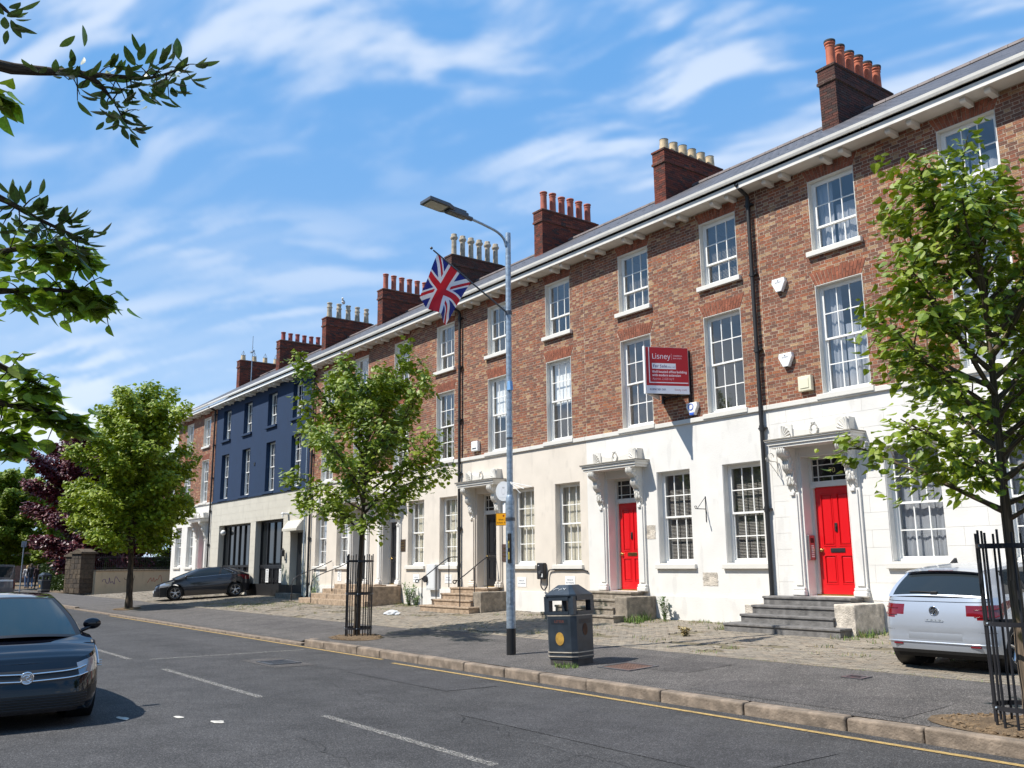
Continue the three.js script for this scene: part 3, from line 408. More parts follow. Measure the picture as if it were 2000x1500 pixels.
  mesh('wreath', wreath().map(q => mv(q, xc, 4.50, 0.232)), trimM, h);
  mesh('shell_ornament', shell().map(q => mv(q, B - 0.37, 4.352, 0.222)), trimM, h);
  mesh('shell_ornament', shell().map(q => { q.scale(-1, 1, 1); const ix = q.index; if (ix) { const a = ix.array; for (let i = 0; i < a.length; i += 3) { const t = a[i]; a[i] = a[i + 1]; a[i + 1] = t; } } else { q = q.toNonIndexed ? q : q; for (const k of ['position', 'normal', 'uv']) { const at = q.attributes[k], n = at.itemSize, ar = at.array; for (let i = 0; i < at.count; i += 3) for (let j = 0; j < n; j++) { const t = ar[(i + 1) * n + j]; ar[(i + 1) * n + j] = ar[(i + 2) * n + j]; ar[(i + 2) * n + j] = t; } } } return mv(q, A + 0.37, 4.352, 0.222); }), trimM, h);
}
// ---------------------------------------------------------------- the terrace: eight houses
const EAVE = 10.34, RIDGE_Z = -4.7, RIDGE_Y = 13.72, SL = Math.atan2(RIDGE_Y - 10.6, 0.5 - RIDGE_Z);
function downpipe(house, x, y0 = 0.55, m = M.pipeBlack) {
  const g = [cyl(x, y0, 10.16, 0.10, 0.048, 0.048, 12), tube([[x, 10.12, 0.10], [x, 10.22, 0.12], [x, 10.30, 0.30], [x, 10.42, 0.50]], 0.046, 12, 10), tube([[x, y0 + 0.03, 0.10], [x, y0 - 0.06, 0.12], [x, y0 - 0.12, 0.20]], 0.048, 8, 10)];
  for (const y of [1.0, 2.9, 4.7, 6.5, 8.3, 10.0]) g.push(cyl(x, y - 0.06, y + 0.06, 0.10, 0.060, 0.060, 12), bx(x - 0.10, x + 0.10, y - 0.02, y + 0.02, 0.0, 0.10));
  mesh('downpipe', g, m, house);
}
function chimney(house, x, kind, seed) {
  const c = new THREE.Group(); c.name = 'chimney'; c.position.set(x, 0, 0); house.add(c); const R = rng(seed), w = 0.25, zf = -3.35, zb = -6.1;
  mesh('core', [bx(-w + 0.012, w - 0.012, 11.9, 14.22, zb + 0.012, zf - 0.012), bx(-w - 0.03, w + 0.03, 14.22, 14.30, zb - 0.04, zf + 0.04), bx(-w - 0.004, w + 0.004, 14.30, 14.64, zb - 0.01, zf + 0.01), bx(-w - 0.03, w + 0.03, 14.64, 14.70, zb - 0.04, zf + 0.04)], M.mortarDark, c);
  const cm = kind.old ? [[0.085, 0.034, 0.026], [0.065, 0.032, 0.026], [0.11, 0.040, 0.028], [0.048, 0.030, 0.027], [0.07, 0.045, 0.037]] : chimMats, wt = [20, 18, 14, 10, 6], lay = { seed, parts: 0, mats: cm, weights: wt, gap: 0.010 };
  const f = (W, y0, y1) => bondRows(-W / 2, W / 2, y0, y1, 0.0755, () => [], { shift: 0.115, len: () => 0.228 });
  const rot = (a, X, Z) => new THREE.Matrix4().makeRotationY(a).setPosition(X, 0, Z);
  for (const [yA, yB, e] of [[11.95, 14.22, 0], [14.22, 14.30, 0.042], [14.30, 14.64, 0.016], [14.64, 14.70, 0.042]]) {
    brickwork(c, 'brick', f(2 * w + 2 * e, yA, yB), { ...lay, seed: seed + yA * 10, place: rot(0, 0, zf + e) });
    brickwork(c, 'brick', f(zf - zb + 2 * e, yA, yB), { ...lay, seed: seed + yA * 20, place: rot(Math.PI / 2, w + e, (zf + zb) / 2) });
    brickwork(c, 'brick', f(zf - zb + 2 * e, yA, yB), { ...lay, seed: seed + yA * 30, place: rot(-Math.PI / 2, -w - e, (zf + zb) / 2) });
  }
  mesh('mortar_bed', bx(-w + 0.02, w - 0.02, 14.70, 14.74, zb + 0.05, zf - 0.05), M.concrete, c);
  const fl = [bx(-w - 0.02, w + 0.02, 12.60, 12.92, zf - 0.02, zf + 0.02)]; for (let i = 0; i < 9; i++) { const z = zf - 0.06 - i * 0.15; if (z > RIDGE_Z) fl.push(bx(w + 0.001, w + 0.016, 12.65 + i * 0.083, 12.98 + i * 0.083, z - 0.15, z)); } mesh('lead_flashing', fl, M.lead, c);
  const n = kind.n || 6;
  for (let i = 0; i < n; i++) {
    const z = zf - 0.28 - i * (zf - zb - 0.56) / (n - 1), h = kind.h * (0.96 + R() * 0.08); let g, m = kind.m;
    if (kind.type === 'oct') g = lathe([[0.15, 0], [0.125, 0.06], [0.115, 0.12], [0.108, h * 0.72], [0.125, h * 0.74], [0.165, h * 0.80], [0.165, h * 0.86], [0.12, h * 0.92], [0.125, h], [0.09, h]], 8);
    else if (kind.type === 'short') g = lathe([[0.16, 0], [0.135, h], [0.145, h], [0.11, h], [0.10, h * 0.5]], 18);
    else if (kind.type === 'banded') g = lathe([[0.15, 0], [0.12, h * 0.62], [0.15, h * 0.66], [0.15, h * 0.72], [0.115, h * 0.75], [0.12, h * 0.92], [0.145, h * 0.94], [0.14, h], [0.10, h]], 18);
    else g = lathe([[0.145, 0], [0.125, 0.10], [0.118, h * 0.82], [0.132, h * 0.83], [0.132, h * 0.86], [0.118, h * 0.87], [0.12, h * 0.93], [0.145, h * 0.94], [0.145, h], [0.10, h], [0.10, h * 0.6]], 18);
    g.translate(0, 14.73, z); const pot = mesh('chimney_pot', g, m, c); 
    if (kind.rim) mesh('pot_rim', lathe([[0.136, 0], [0.152, 0.01], [0.152, 0.07], [0.10, 0.075]], 18).translate(0, 14.73 + h - 0.01, z), M.rubber, c);
    if (kind.cowl) mesh('wire_cowl', [0, 1, 2, 3].map(k => { const a = k * Math.PI / 2 + 0.4; return rod([Math.cos(a) * 0.13, 14.73 + h, z + Math.sin(a) * 0.13], [0, 14.73 + h + 0.30, z], 0.009, 0.009, 6); }), M.steelDark, c);
  }
  return c;
}
const POT = { red: { m: M.terracotta, h: 0.74, rim: true, old: true }, cream: { m: M.potCream, h: 0.42, type: 'short' }, tall: { m: mat([0.36, 0.095, 0.055], 0.7, { map: tWorn }), h: 0.78 }, oct: { m: M.potStone, h: 0.98, type: 'oct', old: true }, band: { m: M.potStone, h: 0.85, type: 'banded', n: 5 }, stub: { m: mat([0.30, 0.06, 0.045], 0.7, { map: tWorn }), h: 0.5 }, cowl: { m: M.potCream, h: 0.36, type: 'short', cowl: true, n: 4 } };
const SLATE = new THREE.BoxGeometry(1, 0.012, 1);
function roofAndEaves(h, x0, x1, seed, trimM) {
  const prof = [[0.50, 10.60], [RIDGE_Z, RIDGE_Y], [-9.9, 10.60], [-9.9, 10.52], [RIDGE_Z, RIDGE_Y - 0.09], [0.50, 10.52]], s = new THREE.Shape(prof.map(p => new THREE.Vector2(-p[0], p[1]))), g = new THREE.ExtrudeGeometry(s, { depth: x1 - x0, bevelEnabled: false }); g.rotateY(Math.PI / 2); g.translate(x0, 0, 0);
  const roof = mesh('roof', g, M.slateWarm, h);
  const R = rng(seed + 7), list = [], L = Math.hypot(RIDGE_Y - 10.6, 0.5 - RIDGE_Z), dir = [Math.sin(SL), -Math.cos(SL)];
  for (let r = 0; r < 27; r++) for (let c = -1; c < (x1 - x0) / 0.26; c++) { const x = x0 + (c + 0.5 + (r % 2) * 0.5) * 0.26, d = 0.06 + r * (L - 0.1) / 27; if (x > x0 + 0.1 && x < x1 - 0.1) list.push([x, d]); }
  const im = new THREE.InstancedMesh(SLATE, mat([1, 1, 1], 0.55, { map: tWorn }), list.length), o = new THREE.Object3D(), col = new THREE.Color();
  list.forEach(([x, d], i) => { o.position.set(x, 10.60 + dir[0] * (d + 0.12) + 0.016, 0.5 + dir[1] * (d + 0.12)); o.rotation.set(SL + 0.030 + (R() - 0.5) * 0.012, (R() - 0.5) * 0.02, (R() - 0.5) * 0.01); o.scale.set(0.255, 1, 0.33); o.updateMatrix(); im.setMatrixAt(i, o.matrix); const v = 0.75 + R() * 0.5; im.setColorAt(i, col.setRGB(0.100 * v, 0.094 * v, 0.098 * v)); });
  im.name = 'slates'; im.userData.kind = 'stuff'; add(im, roof);
  const rid = []; for (let x = x0; x < x1 - 0.1; x += 0.45) { const q = new THREE.CylinderGeometry(0.13, 0.13, Math.min(0.44, x1 - x), 10, 1, false, 0, Math.PI); q.rotateZ(Math.PI / 2); q.rotateX(0); q.translate(x + 0.22, RIDGE_Y - 0.03, RIDGE_Z); rid.push(q); } mesh('ridge_tiles', rid, M.slateWarm, roof);
  mesh('soffit', bx(x0, x1, EAVE - 0.002, EAVE + 0.03, -0.05, 0.44), M.trim, h);
  mesh('fascia', [bx(x0, x1, EAVE - 0.02, 10.455, 0.44, 0.465)], trimM, h);
  const gut = new THREE.Shape([[0, 0.0], [0.05, -0.055], [0.10, -0.06], [0.125, 0.0], [0.135, 0.075], [0.120, 0.075], [0.11, 0.01], [0.06, -0.03], [0.012, 0.02], [0.012, 0.075], [0, 0.075]].map(p => new THREE.Vector2(-p[0], p[1]))), gg = new THREE.ExtrudeGeometry(gut, { depth: x1 - x0, bevelEnabled: false }); gg.rotateY(Math.PI / 2); gg.scale(1, 0.8, 0.8); gg.translate(x0, 10.54, 0.462); mesh('gutter', gg, trimM, h);
  for (let x = x0 + 0.52; x < x1 - 0.2; x += 1.535) for (const d of [0, 0.46]) { if (x + d > x1 - 0.1) continue; const p = extrude([[0, 0], [0.32, 0], [0.32, -0.07], [0.28, -0.10], [0.05, -0.11], [0, -0.11]], 0.105, [], 0.004); p.rotateY(-Math.PI / 2); p.translate(x + d + 0.052, EAVE - 0.006, 0.03); mesh('eaves_bracket', p, trimM, h); }
}
function house(o) {
  const { x0, x1, seed, groundM } = o, h = thing(o.name || 'terraced_house', o.label, 'house', [0, 0, 0], 0, 'houses of the brick terrace');
  const top = (o.top || []).map(x => [x, x + 1.13, 8.40, 10.03]), ff = (o.top || []).map(x => [x, x + 1.13, 5.24, 7.63]), gr = o.gwin || [];
  const upper = [...top, ...ff], brick = o.upper !== 'blue', doorHoles = (o.doors || []).map(d => [d.x - 0.55, d.x + 0.55, 1.06, 3.98]), gholes = [...gr.map(([a, b]) => [a, b, 1.73, 4.0]), ...doorHoles, ...(o.shopHoles || [])];
  if (brick) {
    mesh('upper_wall', extrude(rect(x0, x1, 5.12, EAVE), 0.356, holes2(upper)).translate(0, 0, -0.36), M.mortar, h);
    const arches = upper.map(w => archSpans(w[0], w[1], w[3] + 0.004, w[3] > 9 ? 0.27 : 0.30));
    const spans = y => [...upper.filter(w => y > w[2] && y < w[3] + 0.004).map(w => [w[0], w[1]]), ...arches.flatMap(a => a(y))];
    brickwork(h, 'brick', bondRows(x0, x1, 5.21, EAVE - 0.005, 0.0752, spans, flemish), { seed, parts: o.parts ?? 300 });
    upper.forEach((w, i) => flatArch(h, w[0], w[1], w[3] + 0.004, w[3] > 9 ? 0.27 : 0.30, seed + i));
  } else mesh('upper_wall', extrude(rect(x0, x1, 5.12, EAVE), 0.362, holes2(upper)).translate(0, 0, -0.36), M.blue, h);
  const gspan = y => gholes.filter(w => y > w[2] && y < w[3]).map(w => [w[0], w[1]]);
  mesh('ground_floor_wall', extrude(rect(x0, x1, 0.1, 5.10), o.ashlar ? 0.372 : 0.38, holes2(gholes)).translate(0, 0, -0.36), groundM, h);
  if (o.ashlar) { const bl = bondRows(x0 + 0.003, x1 - 0.003, 1.0, 5.10, 0.342, gspan, { shift: 0.46, len: () => 0.92 }), byRow = bl; for (const [a, b, c, d] of byRow) { let cuts = [[a, b, c, d]]; for (const w of gholes) cuts = cuts.flatMap(([p, q, r, s]) => { if (q <= w[0] || p >= w[1] || s <= w[2] || r >= w[3]) return [[p, q, r, s]]; const out = []; if (s > w[3] + 0.01) out.push([p, q, w[3], s]); if (r < w[2] - 0.01) out.push([p, q, r, w[2]]); const m0 = Math.max(r, w[2]), m1 = Math.min(s, w[3]); if (p < w[0] - 0.01) out.push([p, w[0], m0, m1]); if (q > w[1] + 0.01) out.push([w[1], q, m0, m1]); return out; }); for (const [p, q, r, s] of cuts) mesh('ashlar_block', bx(p + 0.0022, q - 0.0022, r + 0.0022, s - 0.0022, 0.008, 0.0205), groundM, h); } }
  const pl = []; let c = x0; for (const d of [...(o.plinthGaps || [])].sort((a, b) => a[0] - b[0])) { pl.push(bx(c, d[0], 0.2, 0.97, 0.021, 0.06)); c = d[1]; } pl.push(bx(c, x1, 0.2, 0.97, 0.021, 0.06)); mesh('plinth', pl, o.plinthM || M.white, h);
  mesh('string_course', [rbx(x0 + 0.002, x1 - 0.002, 5.095, 5.205, -0.02, 0.075, 0.01)], brick ? M.trim : M.blue, h);
  top.forEach((w, i) => sashWindow(h, ...w, { up: 2, low: 1, inside: o.inTop?.[i] || 'dark', seed: seed + i, revealM: o.revealM, sillM: o.sillM, depth: o.depth ?? 0.13 }));
  ff.forEach((w, i) => sashWindow(h, ...w, { inside: o.inFF?.[i] || 'dark', seed: seed + 10 + i, revealM: o.revealM, sillM: o.sillM, sillOut: 0.098, depth: o.depth ?? 0.13 }));
  gr.forEach((w, i) => sashWindow(h, w[0], w[1], 1.73, 4.0, { inside: o.inG?.[i] || 'dark', seed: seed + 20 + i, revealM: groundM, sillM: M.trim, depth: 0.16 }));
  for (const d of o.doors || []) doorway(h, d.x, { doorM: d.m, wallM: d.wallM || groundM, number: d.number, letter: d.letter, trimM: d.trimM });
  roofAndEaves(h, x0, x1, seed, o.eaveM || M.trim);
  mesh('back_wall', bx(x0, x1, 0.1, 10.5, -9.6, -9.4), M.mortar, h);
  return h;
}
const gapFor = d => [d - 0.95, d + 0.95];
const hN = house({ label: 'brick terraced house beside number 70, at the end of the row past the tree', x0: -6.45, x1: -0.3, seed: 11, parts: 120, top: [-5.05, -2.08], gwin: [[-3.8, -2.7], [-1.7, -0.6]], doors: [{ x: -5.2, m: M.blackDoor }], groundM: M.white, inTop: ['net', 'net'], inFF: ['curtain', 'curtain'], inG: ['net', 'net'] });
const h70 = house({ label: 'brick terraced house with white ground floor and red door numbered 70', x0: -12.6, x1: -6.45, seed: 21, top: [-11.18, -8.21], gwin: [[-9.92, -8.80], [-7.72, -6.62]], doors: [{ x: -11.31, m: M.redDoor, number: '70' }], groundM: M.white, ashlar: true, inTop: ['curtain', 'curtain'], inFF: ['curtain', 'net'], inG: ['net', 'net'], plinthGaps: [[-12.5, -10.2]] });
const hS = house({ label: 'brick terraced house with white ground floor, red door and estate agent board', x0: -18.75, x1: -12.6, seed: 31, top: [-17.29, -14.35], gwin: [[-16.12, -15.01], [-14.0, -12.9]], doors: [{ x: -17.40, m: M.redDoor, letter: M.brass }], groundM: M.white, inTop: ['venetian', 'venetian'], inFF: ['dark', 'dark'], inG: ['venetian', 'venetian'], plinthGaps: [[-18.6, -16.3]] });
const hH = house({ label: 'brick terraced house with beige ground floor, black door and vehicle charger on its wall', x0: -24.9, x1: -18.75, seed: 41, top: [-23.48, -20.48], gwin: [[-22.21, -21.12], [-20.15, -19.06]], doors: [{ x: -23.55, m: M.blackDoor }], groundM: M.cream, inTop: ['dark', 'dark'], inFF: ['roller', 'roller'], inG: ['vertical', 'vertical'], plinthGaps: [[-24.7, -22.4]] });
const hGR = house({ label: 'brick terraced house with beige ground floor, black door and small brass plaque', x0: -31.05, x1: -24.9, seed: 51, parts: 200, top: [-29.62, -26.60], gwin: [[-28.42, -27.33], [-26.32, -25.23]], doors: [{ x: -29.72, m: M.blackDoor, wallM: M.white }], groundM: M.cream, inTop: ['dark', 'dark'], inFF: ['dark', 'dark'], inG: ['vertical', 'vertical'], plinthGaps: [[-31.05, -28.5]] });
const hGL = house({ label: 'brick terraced house with beige ground floor between the blue building and shared curved steps', x0: -37.0, x1: -31.05, seed: 61, parts: 150, top: [-35.82, -32.87], gwin: [[-36.13, -35.05], [-34.12, -33.05]], doors: [{ x: -32.15, m: M.blackDoor, wallM: M.white }], groundM: M.cream, inTop: ['dark', 'dark'], inFF: ['dark', 'dark'], inG: ['net', 'net'], plinthGaps: [[-33.4, -31.05]] });
const hB = house({ name: 'painted_building', label: 'navy blue painted building with dark shopfront and stone coloured ground floor', x0: -49.35, x1: -37.0, seed: 71, upper: 'blue', top: [-48.30, -45.28, -42.08, -39.08], shopHoles: [[-48.1, -43.6, 0.75, 3.86], [-42.95, -39.6, 0.75, 3.89], [-38.75, -37.45, 0.75, 3.22]], groundM: M.stoneCream, ashlar: true, revealM: M.blue, sillM: M.blue, eaveM: M.sash, depth: 0.20, inTop: ['half', 'half', 'half', 'half'], inFF: ['net', 'net', 'net', 'net'], plinthGaps: [[-49.3, -37.1]] });
const hL = house({ label: 'end brick terraced house with pink door under a white hood', x0: -56.2, x1: -49.35, seed: 81, parts: 0, top: [-54.5, -51.50], gwin: [[-55.5, -54.4], [-53.4, -52.3]], doors: [{ x: -50.75, m: M.pinkDoor }], groundM: M.white, inTop: ['net', 'net'], inFF: ['net', 'net'], inG: ['net', 'net'] });
downpipe(hS, -12.74); downpipe(hGR, -25.0); downpipe(hGL, -36.6); downpipe(hL, -49.45); downpipe(hN, -0.45);
chimney(hN, -6.45, POT.tall, 3); chimney(h70, -12.6, POT.red, 5); chimney(hS, -18.75, POT.cream, 7); chimney(hH, -24.95, POT.tall, 9); chimney(hGR, -31.1, POT.oct, 11); chimney(hGL, -37.1, POT.tall, 13); chimney(hB, -43.25, POT.band, 15); chimney(hB, -49.4, POT.stub, 17); chimney(hL, -55.85, POT.cowl, 19);
for (const [h, x] of [[hL, -56.2], [hN, -0.3]]) mesh('gable_wall', extrude([[0.36, 0.1], [9.4, 0.1], [9.4, 10.5], [4.7, RIDGE_Y - 0.1], [0.36, 10.5]], 0.12).rotateY(Math.PI / 2).translate(x - 0.06, 0, 0), M.mortar, h);
{ // shopfront of the blue building: recessed glazing, stall riser, ironwork, side door, canopy
  const z = -0.30, fr = [], P = (a, b, ya, yb, nm, m = M.glassDark) => mesh(nm, bx(a, b, ya, yb, z - 0.03, z - 0.02), m, hB);
  for (const [a, b, n] of [[-48.1, -43.6, 6], [-42.95, -39.6, 4]]) { for (let i = 0; i <= n; i++) { const x = mixn(a + 0.04, b - 0.04, i / n); fr.push(bx(x - 0.04, x + 0.04, 0.75, 3.84, z - 0.05, z + 0.04)); } fr.push(bx(a, b, 3.78, 3.86, z - 0.05, z + 0.03), bx(a, b, 1.72, 1.82, z - 0.05, z + 0.05)); for (let i = 0; i < n; i++) { const xa = mixn(a + 0.04, b - 0.04, i / n) + 0.04, xb = mixn(a + 0.04, b - 0.04, (i + 1) / n) - 0.04; P(xa, xb, 1.82, 3.78, 'shop_pane'); } }
  mesh('shop_frame', fr, M.carBlack, hB);
  mesh('stall_riser', [bx(-42.95, -39.6, 0.72, 1.72, z - 0.06, z - 0.02), bx(-48.1, -45.0, 0.72, 1.72, z - 0.06, z - 0.02), bx(-45.0, -43.6, 0.72, 3.7, z - 0.08, z - 0.055)], M.carBlack, hB);
  const iron = []; for (let x = -42.85; x < -39.65; x += 0.16) { iron.push(rod([x, 0.82, z + 0.03], [x, 1.68, z + 0.03], 0.012)); const t = new THREE.TorusGeometry(0.06, 0.010, 5, 14); t.translate(x + 0.08, 1.12 + 0.25 * ((x * 7 | 0) % 2), z + 0.03); iron.push(t); } iron.push(bx(-42.95, -39.6, 1.66, 1.70, z + 0.01, z + 0.05), bx(-42.95, -39.6, 0.80, 0.84, z + 0.01, z + 0.05)); mesh('iron_grille', iron, M.ironBlack, hB);
  for (const x of [-41.9, -40.3]) { const t = canvasTex(64, 128, (c, w, h) => { c.fillStyle = '#f4f4f2'; c.fillRect(0, 0, w, h); c.fillStyle = '#555'; for (let i = 0; i < 9; i++) c.fillRect(8, 30 + i * 10, 40 + (i * 7) % 12, 3); c.fillRect(22, 8, 20, 14); }); mesh('notice', new THREE.PlaneGeometry(0.36, 0.62).translate(x, 1.32, z + 0.062), mat([0.8, 0.8, 0.8], 0.6, { map: t }), hB, { keepUV: true }); }
  mesh('wall_base', [bx(-43.6, -37.02, 0.2, 0.95, 0.021, 0.045), bx(-49.3, -48.1, 0.2, 0.95, 0.021, 0.045)], M.carBlack, hB);
  mesh('side_door', [bx(-38.75, -37.45, 0.75, 3.22, -0.36, -0.32), bx(-38.65, -37.55, 0.85, 3.1, -0.32, -0.30)], M.blackDoor, hB);
  mesh('recess_lining', [bx(-48.1, -48.08, 0.75, 3.86, -0.36, 0.019), bx(-42.95, -42.93, 0.75, 3.89, -0.36, 0.019), bx(-38.75, -38.73, 0.75, 3.22, -0.36, 0.019)], M.stoneCream, hB);
  mesh('canopy', extrude([[0, 0], [0.0, 0.45], [0.10, 0.45], [0.38, 0.08], [0.38, 0]], 1.55, [], 0.01).rotateY(-Math.PI / 2).translate(-37.25, 3.28, 0.022), M.stoneCream, hB);
  mesh('wall_lantern', [rbx(-39.25, -39.09, 2.18, 2.46, 0.10, 0.24, 0.02), rod([-39.17, 2.46, 0.17], [-39.17, 2.56, 0.17], 0.05, 0.01), rod([-39.17, 2.0, 0.05], [-39.17, 2.30, 0.12], 0.02)], M.ironBlack, hB);
  mesh('globe_lamp', new THREE.SphereGeometry(0.14, 14, 10).translate(-47.75, 3.50, -0.1), M.plastic, hB); mesh('security_camera', [rbx(-39.15, -38.95, 4.02, 4.12, 0.03, 0.34, 0.03), rod([-39.05, 4.07, 0.28], [-39.05, 3.92, 0.30], 0.04)], M.plastic, hB);
  mesh('sign_bracket', [rod([-37.4, 3.95, 0.03], [-37.4, 3.95, 0.75], 0.012), rod([-37.4, 3.72, 0.03], [-37.4, 3.95, 0.6], 0.008)], M.galv, hB); mesh('rainwater_pipe', [cyl(-37.12, 0.5, 7.0, 0.09, 0.035), bx(-37.17, -37.07, 6.9, 7.05, 0.02, 0.14)], M.galv, hB);
  mesh('shop_step', bx(-38.9, -37.3, 0.3, 0.60, 0.05, 0.55), M.concrete, hB); mesh('air_vent', bx(-43.55, -43.40, 6.65, 6.80, 0.003, 0.03), M.carBlack, hB);
}
// ---------------------------------------------------------------- steps up to the doors
function steps(name, label, xc, m, { wide = 1.05, blockM, block = true, n = 4, z0 = 1.42, left } = {}) {
  const t = thing(name, label, 'steps', [xc, 0, 0], 0, 'stone steps before the front doors'), base = 0.36, rise = (1.055 - base) / n;
  for (let i = 0; i < n; i++) { const w = wide + (i === 0 ? 0.32 : i < n - 1 ? (n - 1 - i) * 0.06 : 0), zf = z0 - i * 0.31, top = base + rise * (i + 1), g = [rbx(-w - 0.02, (i === 0 ? w : wide - 0.02) + 0.02, top - 0.05, top, 0.062, zf + 0.025, 0.012), bx(-w, i === 0 ? w : wide - 0.02, i === 0 ? 0.1 : base + rise * i - 0.05, top - 0.049, 0.064, zf)]; mesh('step', g, m, t); }
  if (block) { const g = rbx(wide - 0.02, wide + 0.42, 0.12, 0.96, 0.063, 1.06, 0.02, 3), p = g.attributes.position; for (let i = 0; i < p.count; i++) { const k = (fbm(p.getX(i) * 6 + xc, p.getY(i) * 6 + p.getZ(i) * 5, 3, 0, 13) - 0.5) * 0.03; p.setX(i, p.getX(i) + k); p.setZ(i, p.getZ(i) + k); } g.computeVertexNormals(); mesh('side_block', g, blockM || M.concrete, t); }
  if (left) mesh('side_block', rbx(-wide - 0.42, -wide - 0.05, 0.12, 0.88, 0.063, 0.62, 0.03, 3), blockM || M.concrete, t);
  return t;
}
steps('stone_steps', 'grey slate steps with a patched white block up to the door numbered 70', -11.62, M.stepSlate, { blockM: M.plaster, left: true });
steps('stone_steps', 'weathered concrete steps behind the litter bin, up to the red door without a number', -17.72, M.concrete, {});
steps('stone_steps', 'brown stone steps with thin black handrails up to the black door by the charger', -23.85, M.stepBrown, { blockM: M.concrete });
{ // broad shared steps with rounded ends
  const t = thing('stone_steps', 'broad curved brown steps shared by two doors behind the caged tree', 'steps', [-31.2, 0, 0], 0, 'stone steps before the front doors');
  for (let i = 0; i < 4; i++) { const w = 3.35 - i * 0.38, zf = 1.5 - i * 0.32, top = 0.36 + 0.174 * (i + 1), s = new THREE.Shape(); s.moveTo(-w, -0.06); s.lineTo(w - 0.9, -0.06); s.lineTo(w - 0.9, -zf); s.lineTo(-w + 0.45, -zf); s.quadraticCurveTo(-w, -zf, -w, -zf + 0.45); const g = new THREE.ExtrudeGeometry(s, { depth: 0.174, bevelEnabled: true, bevelSize: 0.012, bevelThickness: 0.012, bevelSegments: 2 }); g.rotateX(-Math.PI / 2); g.translate(0, top - 0.186, 0); mesh('step', g, M.stepBrown, t); }
  mesh('side_block', rbx(2.0, 2.42, 0.12, 1.03, 0.063, 1.35, 0.02), M.stepBrown, t);
}
// ---------------------------------------------------------------- things fixed to the walls
function alarmBox(label, x, y, z0, blueish, shape = 'tri') {
  const t = thing('alarm_box', label, 'alarm box', [x, y, z0], 0, 'alarm boxes on the terrace');
  const P = shape === 'tri' ? [[-0.15, 0.12], [0.15, 0.12], [0.165, 0.04], [0.06, -0.16], [-0.06, -0.16], [-0.165, 0.04]] : rect(-0.15, 0.15, -0.15, 0.15);
  mesh('cover', extrude(P, 0.075, [], 0.014).translate(0, 0, 0.015), shape === 'tri' ? M.plastic : M.plasticCream, t);
  if (shape !== 'tri') { mesh('lid', extrude(rect(-0.10, 0.10, -0.10, 0.10), 0.01, [], 0.008).translate(0, 0, 0.10), M.plasticCream, t); return t; }
  if (blueish) { mesh('lens', extrude([[-0.07, -0.12], [0.07, -0.12], [0.05, -0.163], [-0.05, -0.163]], 0.08, [], 0.012).translate(0, 0, 0.02), M.plasticBlue, t); const r = new THREE.TorusGeometry(0.075, 0.012, 6, 22); r.translate(-0.02, 0.03, 0.106); mesh('badge_ring', r, M.plasticBlue, t); }
  else { const tx = canvasTex(128, 64, (c, w, h) => { c.fillStyle = '#f2f2ef'; c.fillRect(0, 0, w, h); c.fillStyle = '#1d2b55'; c.font = 'bold 20px sans-serif'; c.textAlign = 'center'; c.fillText('SECURITY', w / 2, 46); c.beginPath(); c.arc(w / 2, 16, 9, 0, 7); c.fill(); }); mesh('badge', new THREE.PlaneGeometry(0.22, 0.11).translate(0, 0.05, 0.1055), mat([0.8, 0.8, 0.8], 0.5, { map: tx }), t, { keepUV: true }); mesh('lens', extrude([[-0.055, -0.13], [0.055, -0.13], [0.045, -0.165], [-0.045, -0.165]], 0.07, [], 0.01).translate(0, 0, 0.02), M.steelDark, t); }
  return t;
}
alarmBox('white alarm box on the brickwork between two storeys beside the long downpipe, upper one', -12.05, 7.88, 0, false);
alarmBox('white alarm box on the brickwork just above the cream sounder box, lower one', -12.0, 6.15, 0, false);
alarmBox('square cream sounder box on brickwork above the hood of door 70', -11.55, 5.53, 0, false, 'sq');
alarmBox('white and blue alarm box under the estate agent board', -14.78, 5.45, 0, true);
{ const t = thing('vent_box', 'small white vent box on brickwork beside the downpipe near the lamp post', 'vent', [-24.1, 5.52, 0]); mesh('cover', extrude(rect(-0.16, 0.16, -0.14, 0.14), 0.08, [], 0.02).translate(0, 0, 0.02), M.plastic, t); mesh('slot', bx(-0.11, 0.11, -0.10, -0.06, 0.115, 0.122), M.steelDark, t); }
{ const t = thing('alarm_box', 'slim white alarm box on beige wall beside the blue building', 'alarm box', [-35.85, 4.45, 0.02], 0, 'alarm boxes on the terrace'); mesh('cover', rbx(-0.11, 0.11, -0.2, 0.2, 0, 0.09, 0.02), M.plastic, t); mesh('lens', new THREE.CylinderGeometry(0.05, 0.05, 0.02, 16).rotateX(Math.PI / 2).translate(0, 0.06, 0.095), M.lampRed, t); }
